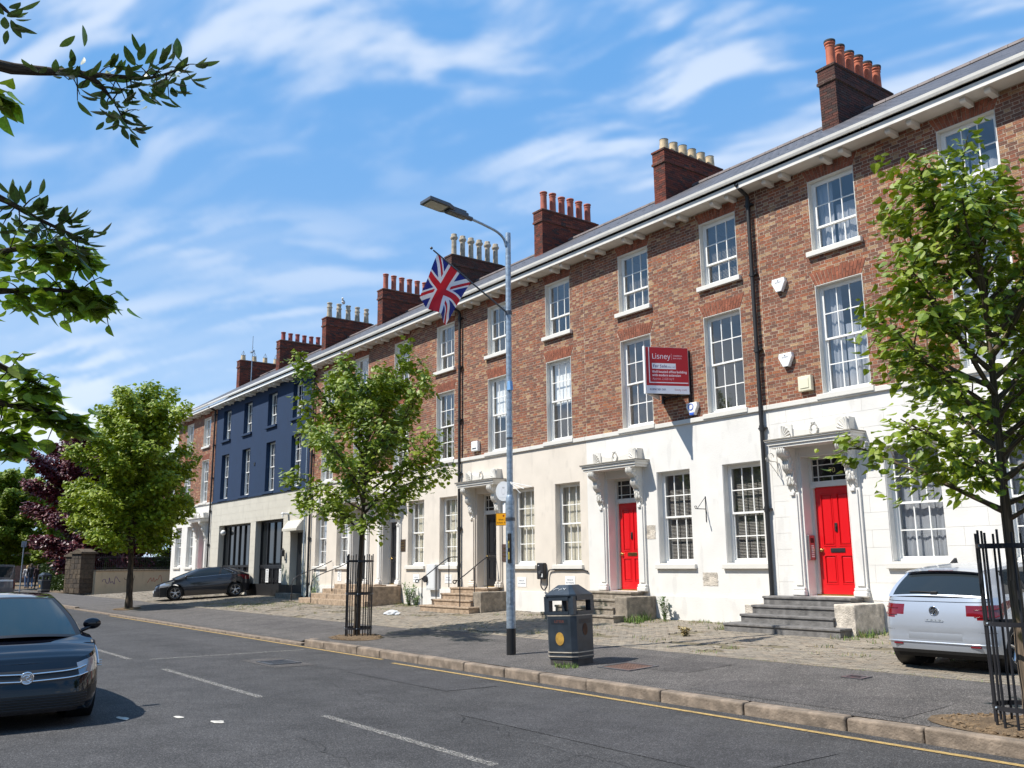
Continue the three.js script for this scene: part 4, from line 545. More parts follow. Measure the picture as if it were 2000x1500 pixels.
{ // V shaped estate agent board
  const t = thing('agent_board', 'red and white V shaped for sale board fixed to the brickwork', 'sign', [-15.32, 0, 0]);
  const tx = canvasTex(768, 768, (c, w, h) => {
    c.fillStyle = '#b3101c'; c.fillRect(0, 0, w, h); c.fillStyle = '#e4e6ee'; c.fillRect(0, h * 0.83, w, h * 0.17); c.fillStyle = '#e9e9ee';
    c.fillRect(w * 0.085, 0, w * 0.02, h * 0.775); c.fillRect(w * 0.085, h * 0.755, w * 0.90, h * 0.02);
    c.font = '118px sans-serif'; c.fillText('Lisney', w * 0.16, h * 0.25); c.fillRect(w * 0.615, h * 0.13, 3, h * 0.14); c.font = '27px sans-serif'; c.fillText('COMMERCIAL', w * 0.65, h * 0.19); c.fillText('REAL ESTATE', w * 0.65, h * 0.245);
    c.fillRect(w * 0.16, h * 0.345, w * 0.55, h * 0.125); c.fillStyle = '#5a2c6c'; c.font = 'bold 66px sans-serif'; c.fillText('For Sale', w * 0.18, h * 0.44); c.font = '34px sans-serif'; c.fillText('(May Let)', w * 0.515, h * 0.44);
    c.fillStyle = '#f1eef0'; c.font = 'bold 52px sans-serif'; c.fillText('Well located office building', w * 0.16, h * 0.555, w * 0.80); c.fillText('with modern extension', w * 0.16, h * 0.63, w * 0.66); c.font = '50px sans-serif'; c.fillStyle = '#e0b9bd'; c.fillText('Approx. 2,428 sq ft', w * 0.16, h * 0.705, w * 0.5);
    c.fillStyle = '#43406a'; c.font = 'bold 44px sans-serif'; c.fillText('02890 501 501', w * 0.09, h * 0.935); c.fillStyle = '#9a4a58'; c.font = '46px sans-serif'; c.fillText('lisney.com', w * 0.66, h * 0.935);
  });
  const mSign = mat([1, 1, 1], 0.45, { map: tx });
  for (const s of [1, -1]) {
    const L = Math.hypot(0.5, 1.0), put = q => { q.rotateY(s * 1.1071); q.translate(s * 0.25, 6.37, 0.60); return q; };
    mesh('panel', put(new THREE.BoxGeometry(L, 1.16, 0.012)), M.plastic, t); mesh('printed_face', put(new THREE.PlaneGeometry(L - 0.01, 1.15).translate(0, 0, 0.0085)), mSign, t, { keepUV: true });
  }
  mesh('edge_post', bx(-0.03, 0.03, 5.78, 6.96, 1.09, 1.13), M.plastic, t);
  mesh('mounting_post', [bx(0.42, 0.48, 5.55, 6.9, 0.0, 0.06), bx(-0.48, -0.42, 5.7, 6.9, 0.0, 0.06), bx(-0.42, 0.42, 5.80, 5.84, 0.01, 0.05), bx(-0.02, 0.02, 5.79, 5.83, 0.05, 1.08)], M.ironBlack, t);
}
function wallSign(label, x, y, w, h, draw, z = 0.024) { const t = thing('wall_sign', label, 'sign', [x, y, z], 0, 'parking signs on the ground floor walls'); mesh('plate', bx(-w / 2, w / 2, -h / 2, h / 2, 0, 0.004), M.plastic, t); mesh('print', new THREE.PlaneGeometry(w - 0.01, h - 0.01).translate(0, 0, 0.0055), mat([0.85, 0.85, 0.85], 0.5, { map: canvasTex(256, 192, draw) }), t, { keepUV: true }); return t; }
const pvt = (c, w, h) => { c.fillStyle = '#f6f6f4'; c.fillRect(0, 0, w, h); c.fillStyle = '#3c4258'; c.font = 'bold 40px sans-serif'; c.textAlign = 'center'; c.fillText('PRIVATE', w / 2, 84); c.fillText('NO PARKING', w / 2, 138, 220); };
const tow = (c, w, h) => { c.fillStyle = '#f6f6f4'; c.fillRect(0, 0, w, h); c.fillStyle = '#444'; c.fillRect(96, 12, 64, 9); c.beginPath(); c.lineWidth = 12; c.strokeStyle = '#222'; c.arc(60, 88, 26, 0, 7); c.stroke(); for (let i = 0; i < 10; i++) c.fillRect(118, 36 + i * 14, 90 - (i * 13) % 30, 6); };
const pv = 'white private no parking sign low on beige wall';
wallSign(pv + ', under the window by the vehicle charger', -19.55, 1.28, 0.42, 0.28, pvt); wallSign(pv + ', between the lamp post and the charger', -21.75, 1.24, 0.42, 0.28, pvt);
wallSign(pv + ', behind the thin handrail', -25.75, 1.30, 0.42, 0.28, pvt); wallSign(pv + ', beside the leafy weed', -27.8, 1.30, 0.42, 0.28, pvt);
wallSign('white notice with padlock picture low on beige wall, next to the downpipe', -35.75, 1.38, 0.34, 0.46, tow); wallSign('white notice with padlock picture low on beige wall, next to the curved steps', -33.75, 1.38, 0.34, 0.46, tow);
{ const t = thing('vehicle_charger', 'black vehicle charger with looped cable on the beige wall', 'charger', [-20.72, 1.55, 0.024]); mesh('case', rbx(-0.15, 0.15, -0.22, 0.24, 0, 0.14, 0.03), M.plasticBlack, t); mesh('socket', new THREE.CylinderGeometry(0.05, 0.05, 0.05, 16).rotateX(Math.PI / 2).translate(0.03, -0.03, 0.155), M.steelDark, t); mesh('status_light', new THREE.SphereGeometry(0.016, 10, 8).translate(-0.05, 0.16, 0.142), M.plastic, t); mesh('label', bx(0.06, 0.13, -0.16, -0.06, 0.14, 0.143), M.greyBox, t);
  mesh('cable', tube([[0, -0.2, 0.10], [0.03, -0.42, 0.12], [0.14, -0.52, 0.10], [0.22, -0.40, 0.06], [0.24, -0.15, 0.05], [0.30, 0.02, 0.05], [0.5, 0.045, 0.04], [1.4, 0.045, 0.04], [1.75, 0.05, 0.04], [1.95, 0.0, 0.035]], 0.019, 70, 8), M.plasticBlack, t); }
{ const t = thing('meter_box', 'pale grey electricity meter box on the beige wall behind the handrail', 'meter box', [-26.55, 1.35, 0.024]); mesh('case', rbx(-0.27, 0.27, -0.42, 0.42, 0, 0.2, 0.015), M.greyBox, t); mesh('door', bx(-0.23, 0.23, -0.37, 0.37, 0.2, 0.206), mat([0.64, 0.65, 0.64], 0.5), t); mesh('round_meter', new THREE.CylinderGeometry(0.11, 0.11, 0.08, 18).rotateX(Math.PI / 2).translate(-0.25, -0.06, 0.24), M.plasticBlack, t); }
{ const t = thing('door_entry_panel', 'steel door entry intercom panel beside the door numbered 70', 'intercom', [-11.845, 2.05, -0.12], Math.PI / 2); mesh('case', rbx(-0.10, 0.10, -0.26, 0.26, 0, 0.05, 0.01), mat([0.35, 0.33, 0.32], 0.35, { metalness: 0.8 }), t); mesh('speaker_grille', bx(-0.055, 0.055, 0.10, 0.20, 0.05, 0.054), M.plasticBlack, t); const g = []; for (let i = 0; i < 6; i++) g.push(rbx(-0.045, 0.045, -0.20 + i * 0.045, -0.17 + i * 0.045, 0.05, 0.06, 0.004)); mesh('button', g, M.plastic, t); }
function plaque(label, x, y, w, h, m, z = 0.022) { const t = thing('name_plaque', label, 'plaque', [x, y, z]); mesh('plate', rbx(-w / 2, w / 2, -h / 2, h / 2, 0, 0.02, 0.006), m, t); const g = []; for (let i = 0; i < 3; i++) g.push(bx(-w * 0.3, w * 0.3, h * (0.2 - i * 0.22), h * (0.27 - i * 0.22), 0.02, 0.0215)); mesh('lettering', g, M.brass, t); }
plaque('square dark bronze name plaque on beige wall between door and blinds', -28.78, 2.45, 0.42, 0.42, mat([0.11, 0.075, 0.05], 0.4, { metalness: 0.6 }));
plaque('tall bronze name plate beside the black door, half behind the lamp post', -22.55, 2.10, 0.32, 0.52, mat([0.17, 0.11, 0.09], 0.4, { metalness: 0.6 }));
function scar(label, x, y, w, h) { const t = thing('patch_of_plaster', label, 'plaster patch', [x, y, 0.0205]); const g = new THREE.PlaneGeometry(w, h, 8, 8), p = g.attributes.position; for (let i = 0; i < p.count; i++) { p.setX(i, p.getX(i) + (vnoise(p.getY(i) * 30, x, 0, 2) - 0.5) * 0.04); p.setZ(i, 0.003 + vnoise(p.getX(i) * 25, p.getY(i) * 25, 0, 4) * 0.008); } g.computeVertexNormals(); mesh('rough_plaster', g, M.plaster, t); }
scar('rough square scar of old plaster beside the plain red door', -16.38, 2.52, 0.30, 0.34); scar('rough plaster patch below the windows of the white wall', -14.52, 1.38, 0.44, 0.30);
function ironBracket(label, x, y, L, m, fancy, z = 0.022) { const t = thing('iron_bracket', label, 'bracket', [x, y, z]); mesh('arm', [rod([0, 0, 0], [0, 0, L], 0.010), rod([0, fancy ? -0.28 : -0.30, 0.004], [0, fancy ? 0.16 : 0.30, 0.004], 0.012)], m, t); mesh('brace', [rod([0, fancy ? -0.26 : 0.28, 0.01], [0, 0.0, L * 0.85], 0.007), tube([[0, 0, L], [0, 0.05, L + 0.03], [0, 0.06, L - 0.03], [0, 0.02, L - 0.04]], 0.008, 12, 6)], m, t); if (fancy) { const q = new THREE.TorusGeometry(0.09, 0.010, 6, 20, 5); q.rotateY(Math.PI / 2); q.translate(0, 0.09, L * 0.55); mesh('scroll', q, m, t); } }
ironBracket('black iron sign bracket between the two dark windows of the white wall', -14.55, 3.0, 0.36, M.ironBlack, false); ironBracket('white scrolled bracket beside the hood of door 70, by the curtained window', -10.13, 3.92, 0.36, M.trim, true); ironBracket('white scrolled bracket beside the hood of door 70, by the downpipe', -12.45, 3.92, 0.36, M.trim, true);

// ---------------------------------------------------------------- handrails
function handrail(label, pts, posts, curl) { const t = thing('handrail', label, 'handrail', [0, 0, 0], 0, 'black iron handrails'); const p = pts.map(q => [...q]); mesh('rail', tube(curl ? [[p[0][0], p[0][1] - 0.02, p[0][2] + 0.02], [p[0][0], p[0][1] - 0.09, p[0][2] + 0.07], [p[0][0], p[0][1] - 0.06, p[0][2] + 0.14], [p[0][0], p[0][1], p[0][2] + 0.13], ...p] : p, 0.017, 50, 8), M.ironBlack, t); for (const [x, y0, y1, z] of posts) mesh('post', rod([x, y0, z], [x, y1, z], 0.016), M.ironBlack, t); }
for (const [x, w] of [[-25.1, 'downpipe'], [-22.95, 'lamp post']]) handrail(`thin black handrail with curled end on the steps, on the side of the ${w}`, [[x, 1.30, 1.52], [x, 1.42, 1.3], [x, 1.98, 0.42], [x, 2.0, 0.3], [x, 2.0, 0.06]], [[x, 0.5, 1.34, 1.42], [x, 0.7, 1.66, 0.9], [x, 1.05, 1.97, 0.42]], true);
for (const [x, w] of [[-34.4, 'blue building'], [-32.6, 'caged tree']]) handrail(`thick black handrail bent down to the ground beside the curved steps, towards the ${w}`, [[x, 0.4, 1.75], [x, 1.15, 1.72], [x, 1.32, 1.6], [x, 1.75, 0.5], [x, 1.95, 0.06]], [[x, 0.8, 1.6, 0.9]], false);

// ---------------------------------------------------------------- lamp post with flag and signs
{
  const t = thing('lamp_post', 'tall galvanised street lamp post with black foot band', 'lamp post', [-13.6, gy(-13.6, 6.5), 6.5]);
  mesh('base_column', lathe([[0.084, 0.46], [0.084, 2.72], [0.078, 2.80], [0.058, 2.86]], 24), M.galv, t); mesh('foot_band', cyl(0, -0.05, 0.46, 0, 0.086, 0.086, 24), M.carBlack, t);
  mesh('shaft', cyl(0, 2.84, 8.0, 0, 0.058, 0.052, 20), M.galv, t); mesh('access_door', bx(0.03, 0.075, 0.9, 1.5, 0.045, 0.075), M.galv, t);
  mesh('arm', tube([[0, 7.72, 0.05], [0, 7.86, 0.10], [0, 7.96, 0.24], [0, 8.04, 0.55], [0, 8.11, 0.95]], 0.026, 24, 10), M.galv, t);
  const l = new THREE.Group(); l.name = 'lantern'; l.position.set(0, 8.10, 0.92); l.rotation.x = -0.10; t.add(l);
  mesh('spigot', rod([0, 0, -0.06], [0, 0, 0.12], 0.045), M.steelDark, l); mesh('body', [rbx(-0.09, 0.09, -0.05, 0.06, 0.06, 0.52, 0.03), extrude([[-0.09, 0.4], [0.09, 0.4], [0.17, 0.56], [0.17, 0.98], [-0.17, 0.98], [-0.17, 0.56]], 0.05, [], 0.012).rotateX(Math.PI / 2).translate(0, 0.055, 0)], M.steelDark, l);
  mesh('fins', [0, 1, 2, 3, 4].map(i => bx(-0.07 + i * 0.035 - 0.005, -0.07 + i * 0.035 + 0.005, 0.05, 0.085, 0.12, 0.5)), M.steelDark, l); mesh('led_panel', bx(-0.145, 0.145, -0.016, -0.009, 0.58, 0.95), mat([0.45, 0.43, 0.36], 0.4), l);
  mesh('photocell', cyl(0, 0.055, 0.11, 0.42, 0.035), M.plastic, l);
  mesh('clamp', [cyl(0, 6.33, 6.41, 0, 0.066), cyl(0, 3.9, 3.94, 0, 0.062)], M.steelDark, t); mesh('blue_tag', extrude([[-0.05, 0], [0.05, 0], [0.03, 0.16], [-0.03, 0.16]], 0.05, [], 0.01).translate(0.06, 4.84, 0.0), mat([0.18, 0.36, 0.62], 0.4), t);
  mesh('number_plate', [bx(0.02, 0.10, 1.62, 2.15, 0.05, 0.08)], M.carBlack, t); { const tx = canvasTex(64, 128, (c, w, h) => { c.fillStyle = '#101010'; c.fillRect(0, 0, w, h); c.fillStyle = '#e2cf62'; c.font = 'bold 58px sans-serif'; c.textAlign = 'center'; c.fillText('1', w / 2, 56); c.fillText('0', w / 2, 118); }); mesh('number_digits', new THREE.PlaneGeometry(0.07, 0.42).translate(0.06, 1.86, 0.0815), mat([0.8, 0.8, 0.8], 0.5, { map: tx }), t, { keepUV: true }); }
  const f = thing('flag_pole', 'slanting pole with Union Jack fixed to the lamp post', 'flag', [-13.6, 0, 6.5]); const A = [0, 6.55, 0.06], B = [0, 7.46, 1.72];
  mesh('pole', [rod(A, B, 0.017, 0.014), new THREE.SphereGeometry(0.028, 10, 8).translate(0, 7.49, 1.76)], M.steelDark, f);
  const tx = canvasTex(600, 400, (c, w, h) => { c.fillStyle = '#0a1f7c'; c.fillRect(0, 0, w, h); c.lineCap = 'butt'; const L = (x0, y0, x1, y1, lw, col) => { c.strokeStyle = col; c.lineWidth = lw; c.beginPath(); c.moveTo(x0, y0); c.lineTo(x1, y1); c.stroke(); }; L(-30, -20, w + 30, h + 20, 80, '#ece9ea'); L(w + 30, -20, -30, h + 20, 80, '#ece9ea'); L(-30, -6, w / 2, h / 2 + 14, 26, '#c80f22'); L(w + 30, h + 6, w / 2, h / 2 - 14, 26, '#c80f22'); L(w + 30, -34, w / 2, h / 2 - 14, 26, '#c80f22'); L(-30, h + 34, w / 2, h / 2 + 14, 26, '#c80f22'); c.fillStyle = '#ece9ea'; c.fillRect(w / 2 - 66, 0, 132, h); c.fillRect(0, h / 2 - 66, w, 132); c.fillStyle = '#cf0f22'; c.fillRect(w / 2 - 40, 0, 80, h); c.fillRect(0, h / 2 - 40, w, 80); });
  const n = 40, g = new THREE.PlaneGeometry(1, 1, n, n), p = g.attributes.position, at = s => [0, mixn(7.42, 7.00, s), mixn(1.62, 0.88, s)];
  for (let i = 0; i < p.count; i++) { const u = p.getX(i) + 0.5, v = 0.5 - p.getY(i), q = at(v), d = u * 1.12; const w = Math.sin(v * 7 + u * 3) * 0.10 * u + Math.sin(v * 15 + u * 5) * 0.03 * u; p.setXYZ(i, w, q[1] - d * (0.80 + 0.03 * v), q[2] + d * (0.42 + 0.16 * v) - 0.10 * u * u); }
  g.computeVertexNormals(); mesh('flag_cloth', g, phys([0.9, 0.9, 0.9], 0.8, { map: tx, transmission: 0.18, thickness: 0 }), f, { keepUV: true });
  const r = thing('round_sign', 'white oval notice tied to the lamp post with pale cable ties', 'sign', [-13.6, 3.10, 6.5]), dx = 0.06;
  const plate = new THREE.CylinderGeometry(0.15, 0.15, 0.006, 28); plate.rotateX(Math.PI / 2); plate.scale(1, 1.22, 1); plate.rotateY(0.62); plate.translate(-0.09, 0, 0.085); mesh('plate', plate, M.plastic, r);
  { const tx2 = canvasTex(128, 160, (c, w, h) => { c.fillStyle = '#f7f7f7'; c.fillRect(0, 0, w, h); c.strokeStyle = '#c9c9c9'; c.lineWidth = 3; c.strokeRect(42, 50, 44, 60); c.fillStyle = '#9a9a9a'; c.fillRect(46, 26, 36, 7); c.fillRect(50, 38, 28, 5); c.fillRect(48, 124, 32, 5); }); const q = new THREE.PlaneGeometry(0.18, 0.23); q.translate(0, 0, 0.0045); q.rotateY(0.62); q.translate(-0.09, 0, 0.085); mesh('print', q, mat([0.85, 0.85, 0.85], 0.6, { map: tx2 }), r, { keepUV: true }); }
  mesh('tail', bx(-0.14, -0.06, -0.42, -0.22, 0.06, 0.066), M.plastic, r); mesh('cable_tie', [rod([0.05, 0.16, 0.03], [0.50, 0.05, -0.12], 0.006), rod([0.05, 0.15, 0.03], [0.36, 0.02, -0.05], 0.006), rod([0.05, 0.15, 0.03], [0.30, -0.06, -0.02], 0.005)], M.plastic, r);
  const y = thing('parking_sign', 'small yellow parking times sign on the lamp post', 'sign', [-13.6, 2.58, 6.5]); const ty = canvasTex(256, 200, (c, w, h) => { c.fillStyle = '#f0a60c'; c.fillRect(0, 0, w, h); c.strokeStyle = '#3b2a06'; c.lineWidth = 5; c.strokeRect(4, 4, w - 8, h - 8); c.fillStyle = '#8b1410'; c.beginPath(); c.arc(w / 2, 45, 15, 0, 7); c.fill(); c.fillStyle = '#231a08'; c.font = 'bold 40px sans-serif'; c.textAlign = 'center'; c.fillText('Mon - Fri', w / 2, 118); c.fillText('8.00am - 6.00pm', w / 2, 168, 226); });
  const yp = new THREE.BoxGeometry(0.30, 0.23, 0.006); yp.rotateY(0.62); yp.translate(-0.07, 0, 0.10); mesh('plate', yp, mat([0.7, 0.42, 0.02], 0.5), y); const yq = new THREE.PlaneGeometry(0.296, 0.226); yq.translate(0, 0, 0.0042); yq.rotateY(0.62); yq.translate(-0.07, 0, 0.10); mesh('print', yq, mat([0.95, 0.95, 0.95], 0.45, { map: ty }), y, { keepUV: true }); mesh('clip', cyl(0, -0.03, 0.03, 0, 0.092, 0.092, 20), M.steelDark, y);
}
// ---------------------------------------------------------------- litter bins
function litterBin(label, x, z, tilt, turn, plain) {
  const t = thing('litter_bin', label, 'litter bin', [x, gy(x, z) - 0.01, z], turn, 'black litter bins'); t.rotation.z = tilt;
  const s = 0.30, c = 0.075, oct = (k, q = s) => [[-q + c, -q], [q - c, -q], [q, -q + c], [q, q - c], [q - c, q], [-q + c, q], [-q, q - c], [-q, -q + c]].map(p => [p[0] * k, p[1] * k]);
  const slab = (k0, k1, y0, y1) => { const g = new THREE.BufferGeometry(), a = oct(k0), b = oct(k1), v = []; for (let i = 0; i < 8; i++) { const j = (i + 1) % 8, P = [a[i][0], y0, a[i][1]], Q = [a[j][0], y0, a[j][1]], U = [b[j][0], y1, b[j][1]], V = [b[i][0], y1, b[i][1]]; v.push(...P, ...U, ...Q, ...P, ...V, ...U); v.push(0, y1, 0, ...U, ...V); v.push(0, y0, 0, ...P, ...Q); } g.setAttribute('position', new THREE.Float32BufferAttribute(v, 3)); g.computeVertexNormals(); return g; };
  const mB = mat([0.026, 0.036, 0.048], 0.38, { map: tWorn });
  mesh('plinth', slab(0.93, 0.93, 0, 0.10), mat([0.05, 0.045, 0.042], 0.8, { map: tWorn }), t); mesh('body', slab(0.97, 1.0, 0.10, 0.80), mB, t);
  const post = []; for (const [a, b] of [[-1, -1], [1, -1], [1, 1], [-1, 1]]) { const q = new THREE.BoxGeometry(0.10, 0.29, 0.10); q.translate(a * (s - 0.055), 0.945, b * (s - 0.055)); post.push(q); }
  mesh('corner_post', post, mB, t); mesh('opening_surround', [-1, 1].flatMap(k => [bx(-s + 0.1, s - 0.1, 1.02, 1.09, k * s * 0.985 - 0.01, k * s * 0.985 + 0.01), bx(-s + 0.1, s - 0.1, 0.80, 0.85, k * s * 0.985 - 0.01, k * s * 0.985 + 0.01), bx(k * s * 0.985 - 0.01, k * s * 0.985 + 0.01, 1.02, 1.09, -s + 0.1, s - 0.1), bx(k * s * 0.985 - 0.01, k * s * 0.985 + 0.01, 0.80, 0.85, -s + 0.1, s - 0.1)]), mB, t);
  mesh('hood', [slab(1.05, 1.05, 1.09, 1.115), slab(1.05, 0.45, 1.115, 1.27)], mB, t); mesh('liner', slab(0.80, 0.80, 0.75, 0.84), M.steelDark, t);
  const band = (y) => slab(1.012, 1.012, y, y + 0.016); mesh('band', [band(0.775), band(0.20), band(0.135)], mat([0.42, 0.40, 0.36], 0.5, { map: tStone }), t);
  const words = (str, col) => canvasTex(256, 64, (q, w, h) => { q.clearRect(0, 0, w, h); q.fillStyle = '#1c2630'; q.fillRect(0, 0, w, h); q.fillStyle = col; q.font = 'bold 46px sans-serif'; q.textAlign = 'center'; q.fillText(str, w / 2, 48); });
  if (!plain) {
    mesh('lettering', [new THREE.PlaneGeometry(0.34, 0.075).translate(0, 0.69, s * 1.003)], mat([0.8, 0.8, 0.8], 0.5, { map: words('LITTER', '#6d3a2c') }), t, { keepUV: true }); mesh('lettering', [new THREE.PlaneGeometry(0.34, 0.075).rotateY(Math.PI / 2).translate(s * 1.003, 0.69, 0)], mat([0.8, 0.8, 0.8], 0.5, { map: words('LITTER', '#26190f') }), t, { keepUV: true });
    mesh('rust_patch', [new THREE.CircleGeometry(0.07, 14).rotateY(Math.PI / 2).scale(1, 1.4, 1).translate(s * 1.003, 0.56, 0.0)], mat([0.09, 0.045, 0.025], 0.9, { map: tStone }), t);
    const gr = []; const R = rng(8); let px = -0.14; for (let i = 0; i < 7; i++) { const a = [px, R() * 0.06], b = [px + 0.02 + R() * 0.03, R() * 0.07 + 0.02]; gr.push(rod([a[0], 1.185 + a[1] * 0.6, 0.245 - a[1] * 0.5], [b[0], 1.185 + b[1] * 0.6, 0.245 - b[1] * 0.5], 0.0035, 0.0035, 5)); px += 0.038; } mesh('scrawl', gr, M.plastic, t);
  }
  mesh('disc', new THREE.CircleGeometry(0.085, 20).scale(1, 1.22, 1).translate(plain ? 0 : 0.0, 0.42, s * 1.004), mat([0.42, 0.26, 0.05], 0.6, { map: tStone }), t); return t;
}
litterBin('leaning black litter bin with ochre disc beside the lamp post', -11.78, 6.62, 0.035, 0.24, false); litterBin('far black litter bin with yellow disc beside the pedestrians', -66.0, 5.0, 0, 0.3, true);
// ---------------------------------------------------------------- tree guards
function treeGuard(label, x, z, r, h, lean) {
  const t = thing('tree_guard', label, 'tree guard', [x, gy(x, z), z], 0, 'black iron tree guards'); t.rotation.z = lean; const n = 14;
  for (let i = 0; i < n; i++) { const a = (i + 0.3) / n * Math.PI * 2, w = (i % 3) * 0.01; mesh('bar', rod([Math.cos(a) * r, -0.08, Math.sin(a) * r], [Math.cos(a) * (r + 0.01 - w), h + (i % 2 ? 0 : -0.03), Math.sin(a) * (r + 0.01)], 0.0135, 0.012, 7), M.ironBlack, t); }
  for (const y of [0.20, h * 0.52, h - 0.16]) { const g = new THREE.CylinderGeometry(r + 0.017, r + 0.017, 0.045, 28, 1, true), q = new THREE.CylinderGeometry(r + 0.011, r + 0.011, 0.045, 28, 1, true); mesh('hoop', [g.translate(0, y, 0), q.translate(0, y, 0)], M.ironBlack, t); mesh('bolt', [0, 1, 2, 3].map(k => new THREE.SphereGeometry(0.012, 8, 6).translate(Math.cos(k * 1.57 + 0.6) * (r + 0.022), y, Math.sin(k * 1.57 + 0.6) * (r + 0.022))), M.galv, t); }
}
treeGuard('round black iron guard of upright bars around the leaning street tree', -19.3, 6.62, 0.29, 1.86, -0.01); treeGuard('round black iron guard around the tree beside the silver hatchback', -4.46, 6.98, 0.30, 1.92, 0);
// ---------------------------------------------------------------- trees and plants
function leafGeo(kind) {
  const O = kind === 'heart' ? [[0, 0.04], [0.22, -0.03], [0.44, 0.12], [0.47, 0.34], [0.33, 0.62], [0.12, 0.88], [0, 1.04]] : kind === 'long' ? [[0, 0], [0.10, 0.12], [0.19, 0.34], [0.20, 0.55], [0.13, 0.80], [0.05, 0.94], [0, 1]] : [[0, 0], [0.30, 0.30], [0.26, 0.62], [0, 1]];
  const v = [], uv = [], P = (x, y) => [x, y, (kind === 'long' ? 0.10 : 0.16) * Math.abs(x) * 2 - 0.16 * y * y];
  for (let i = 0; i < O.length - 1; i++) for (const s of [1, -1]) { const a = [0, O[i][1]], b = [s * O[i][0], O[i][1]], c = [s * O[i + 1][0], O[i + 1][1]], d = [0, O[i + 1][1]]; for (const t of [[a, b, c], [a, c, d]]) { const q = s > 0 ? t : [t[0], t[2], t[1]]; if (t[0] === t[1]) continue; for (const k of q) { v.push(...P(...k)); uv.push(k[0] + 0.5, k[1]); } } }
  const g = new THREE.BufferGeometry(); g.setAttribute('position', new THREE.Float32BufferAttribute(v, 3)); g.setAttribute('uv', new THREE.Float32BufferAttribute(uv, 2)); g.computeVertexNormals(); return g;
}
const LEAF = { heart: leafGeo('heart'), long: leafGeo('long'), small: leafGeo('small') };
const V3 = (x, y, z) => new THREE.Vector3(x, y, z);
function limbGeo(pts, r0, r1, rs = 7) {            // tapered, gently curved limb
  const c = new THREE.CatmullRomCurve3(pts), n = Math.max(4, pts.length * 3), fr = c.computeFrenetFrames(n, false), v = [], idx = [], uv = [];
  for (let i = 0; i <= n; i++) { const t = i / n, p = c.getPoint(t), r = mixn(r0, r1, Math.pow(t, 0.8)) * (1 + 0.10 * Math.sin(i * 2.1)); for (let k = 0; k <= rs; k++) { const a = k / rs * Math.PI * 2, N = fr.normals[i], B = fr.binormals[i]; v.push(p.x + (N.x * Math.cos(a) + B.x * Math.sin(a)) * r, p.y + (N.y * Math.cos(a) + B.y * Math.sin(a)) * r, p.z + (N.z * Math.cos(a) + B.z * Math.sin(a)) * r); uv.push(k / rs * 2, t * c.getLength() * 1.2); } }
  for (let i = 0; i < n; i++) for (let k = 0; k < rs; k++) { const a = i * (rs + 1) + k, b = a + rs + 1; idx.push(a, b, a + 1, b, b + 1, a + 1); }
  const g = new THREE.BufferGeometry(); g.setAttribute('position', new THREE.Float32BufferAttribute(v, 3)); g.setAttribute('uv', new THREE.Float32BufferAttribute(uv, 2)); g.setIndex(idx); g.computeVertexNormals(); return g;
}
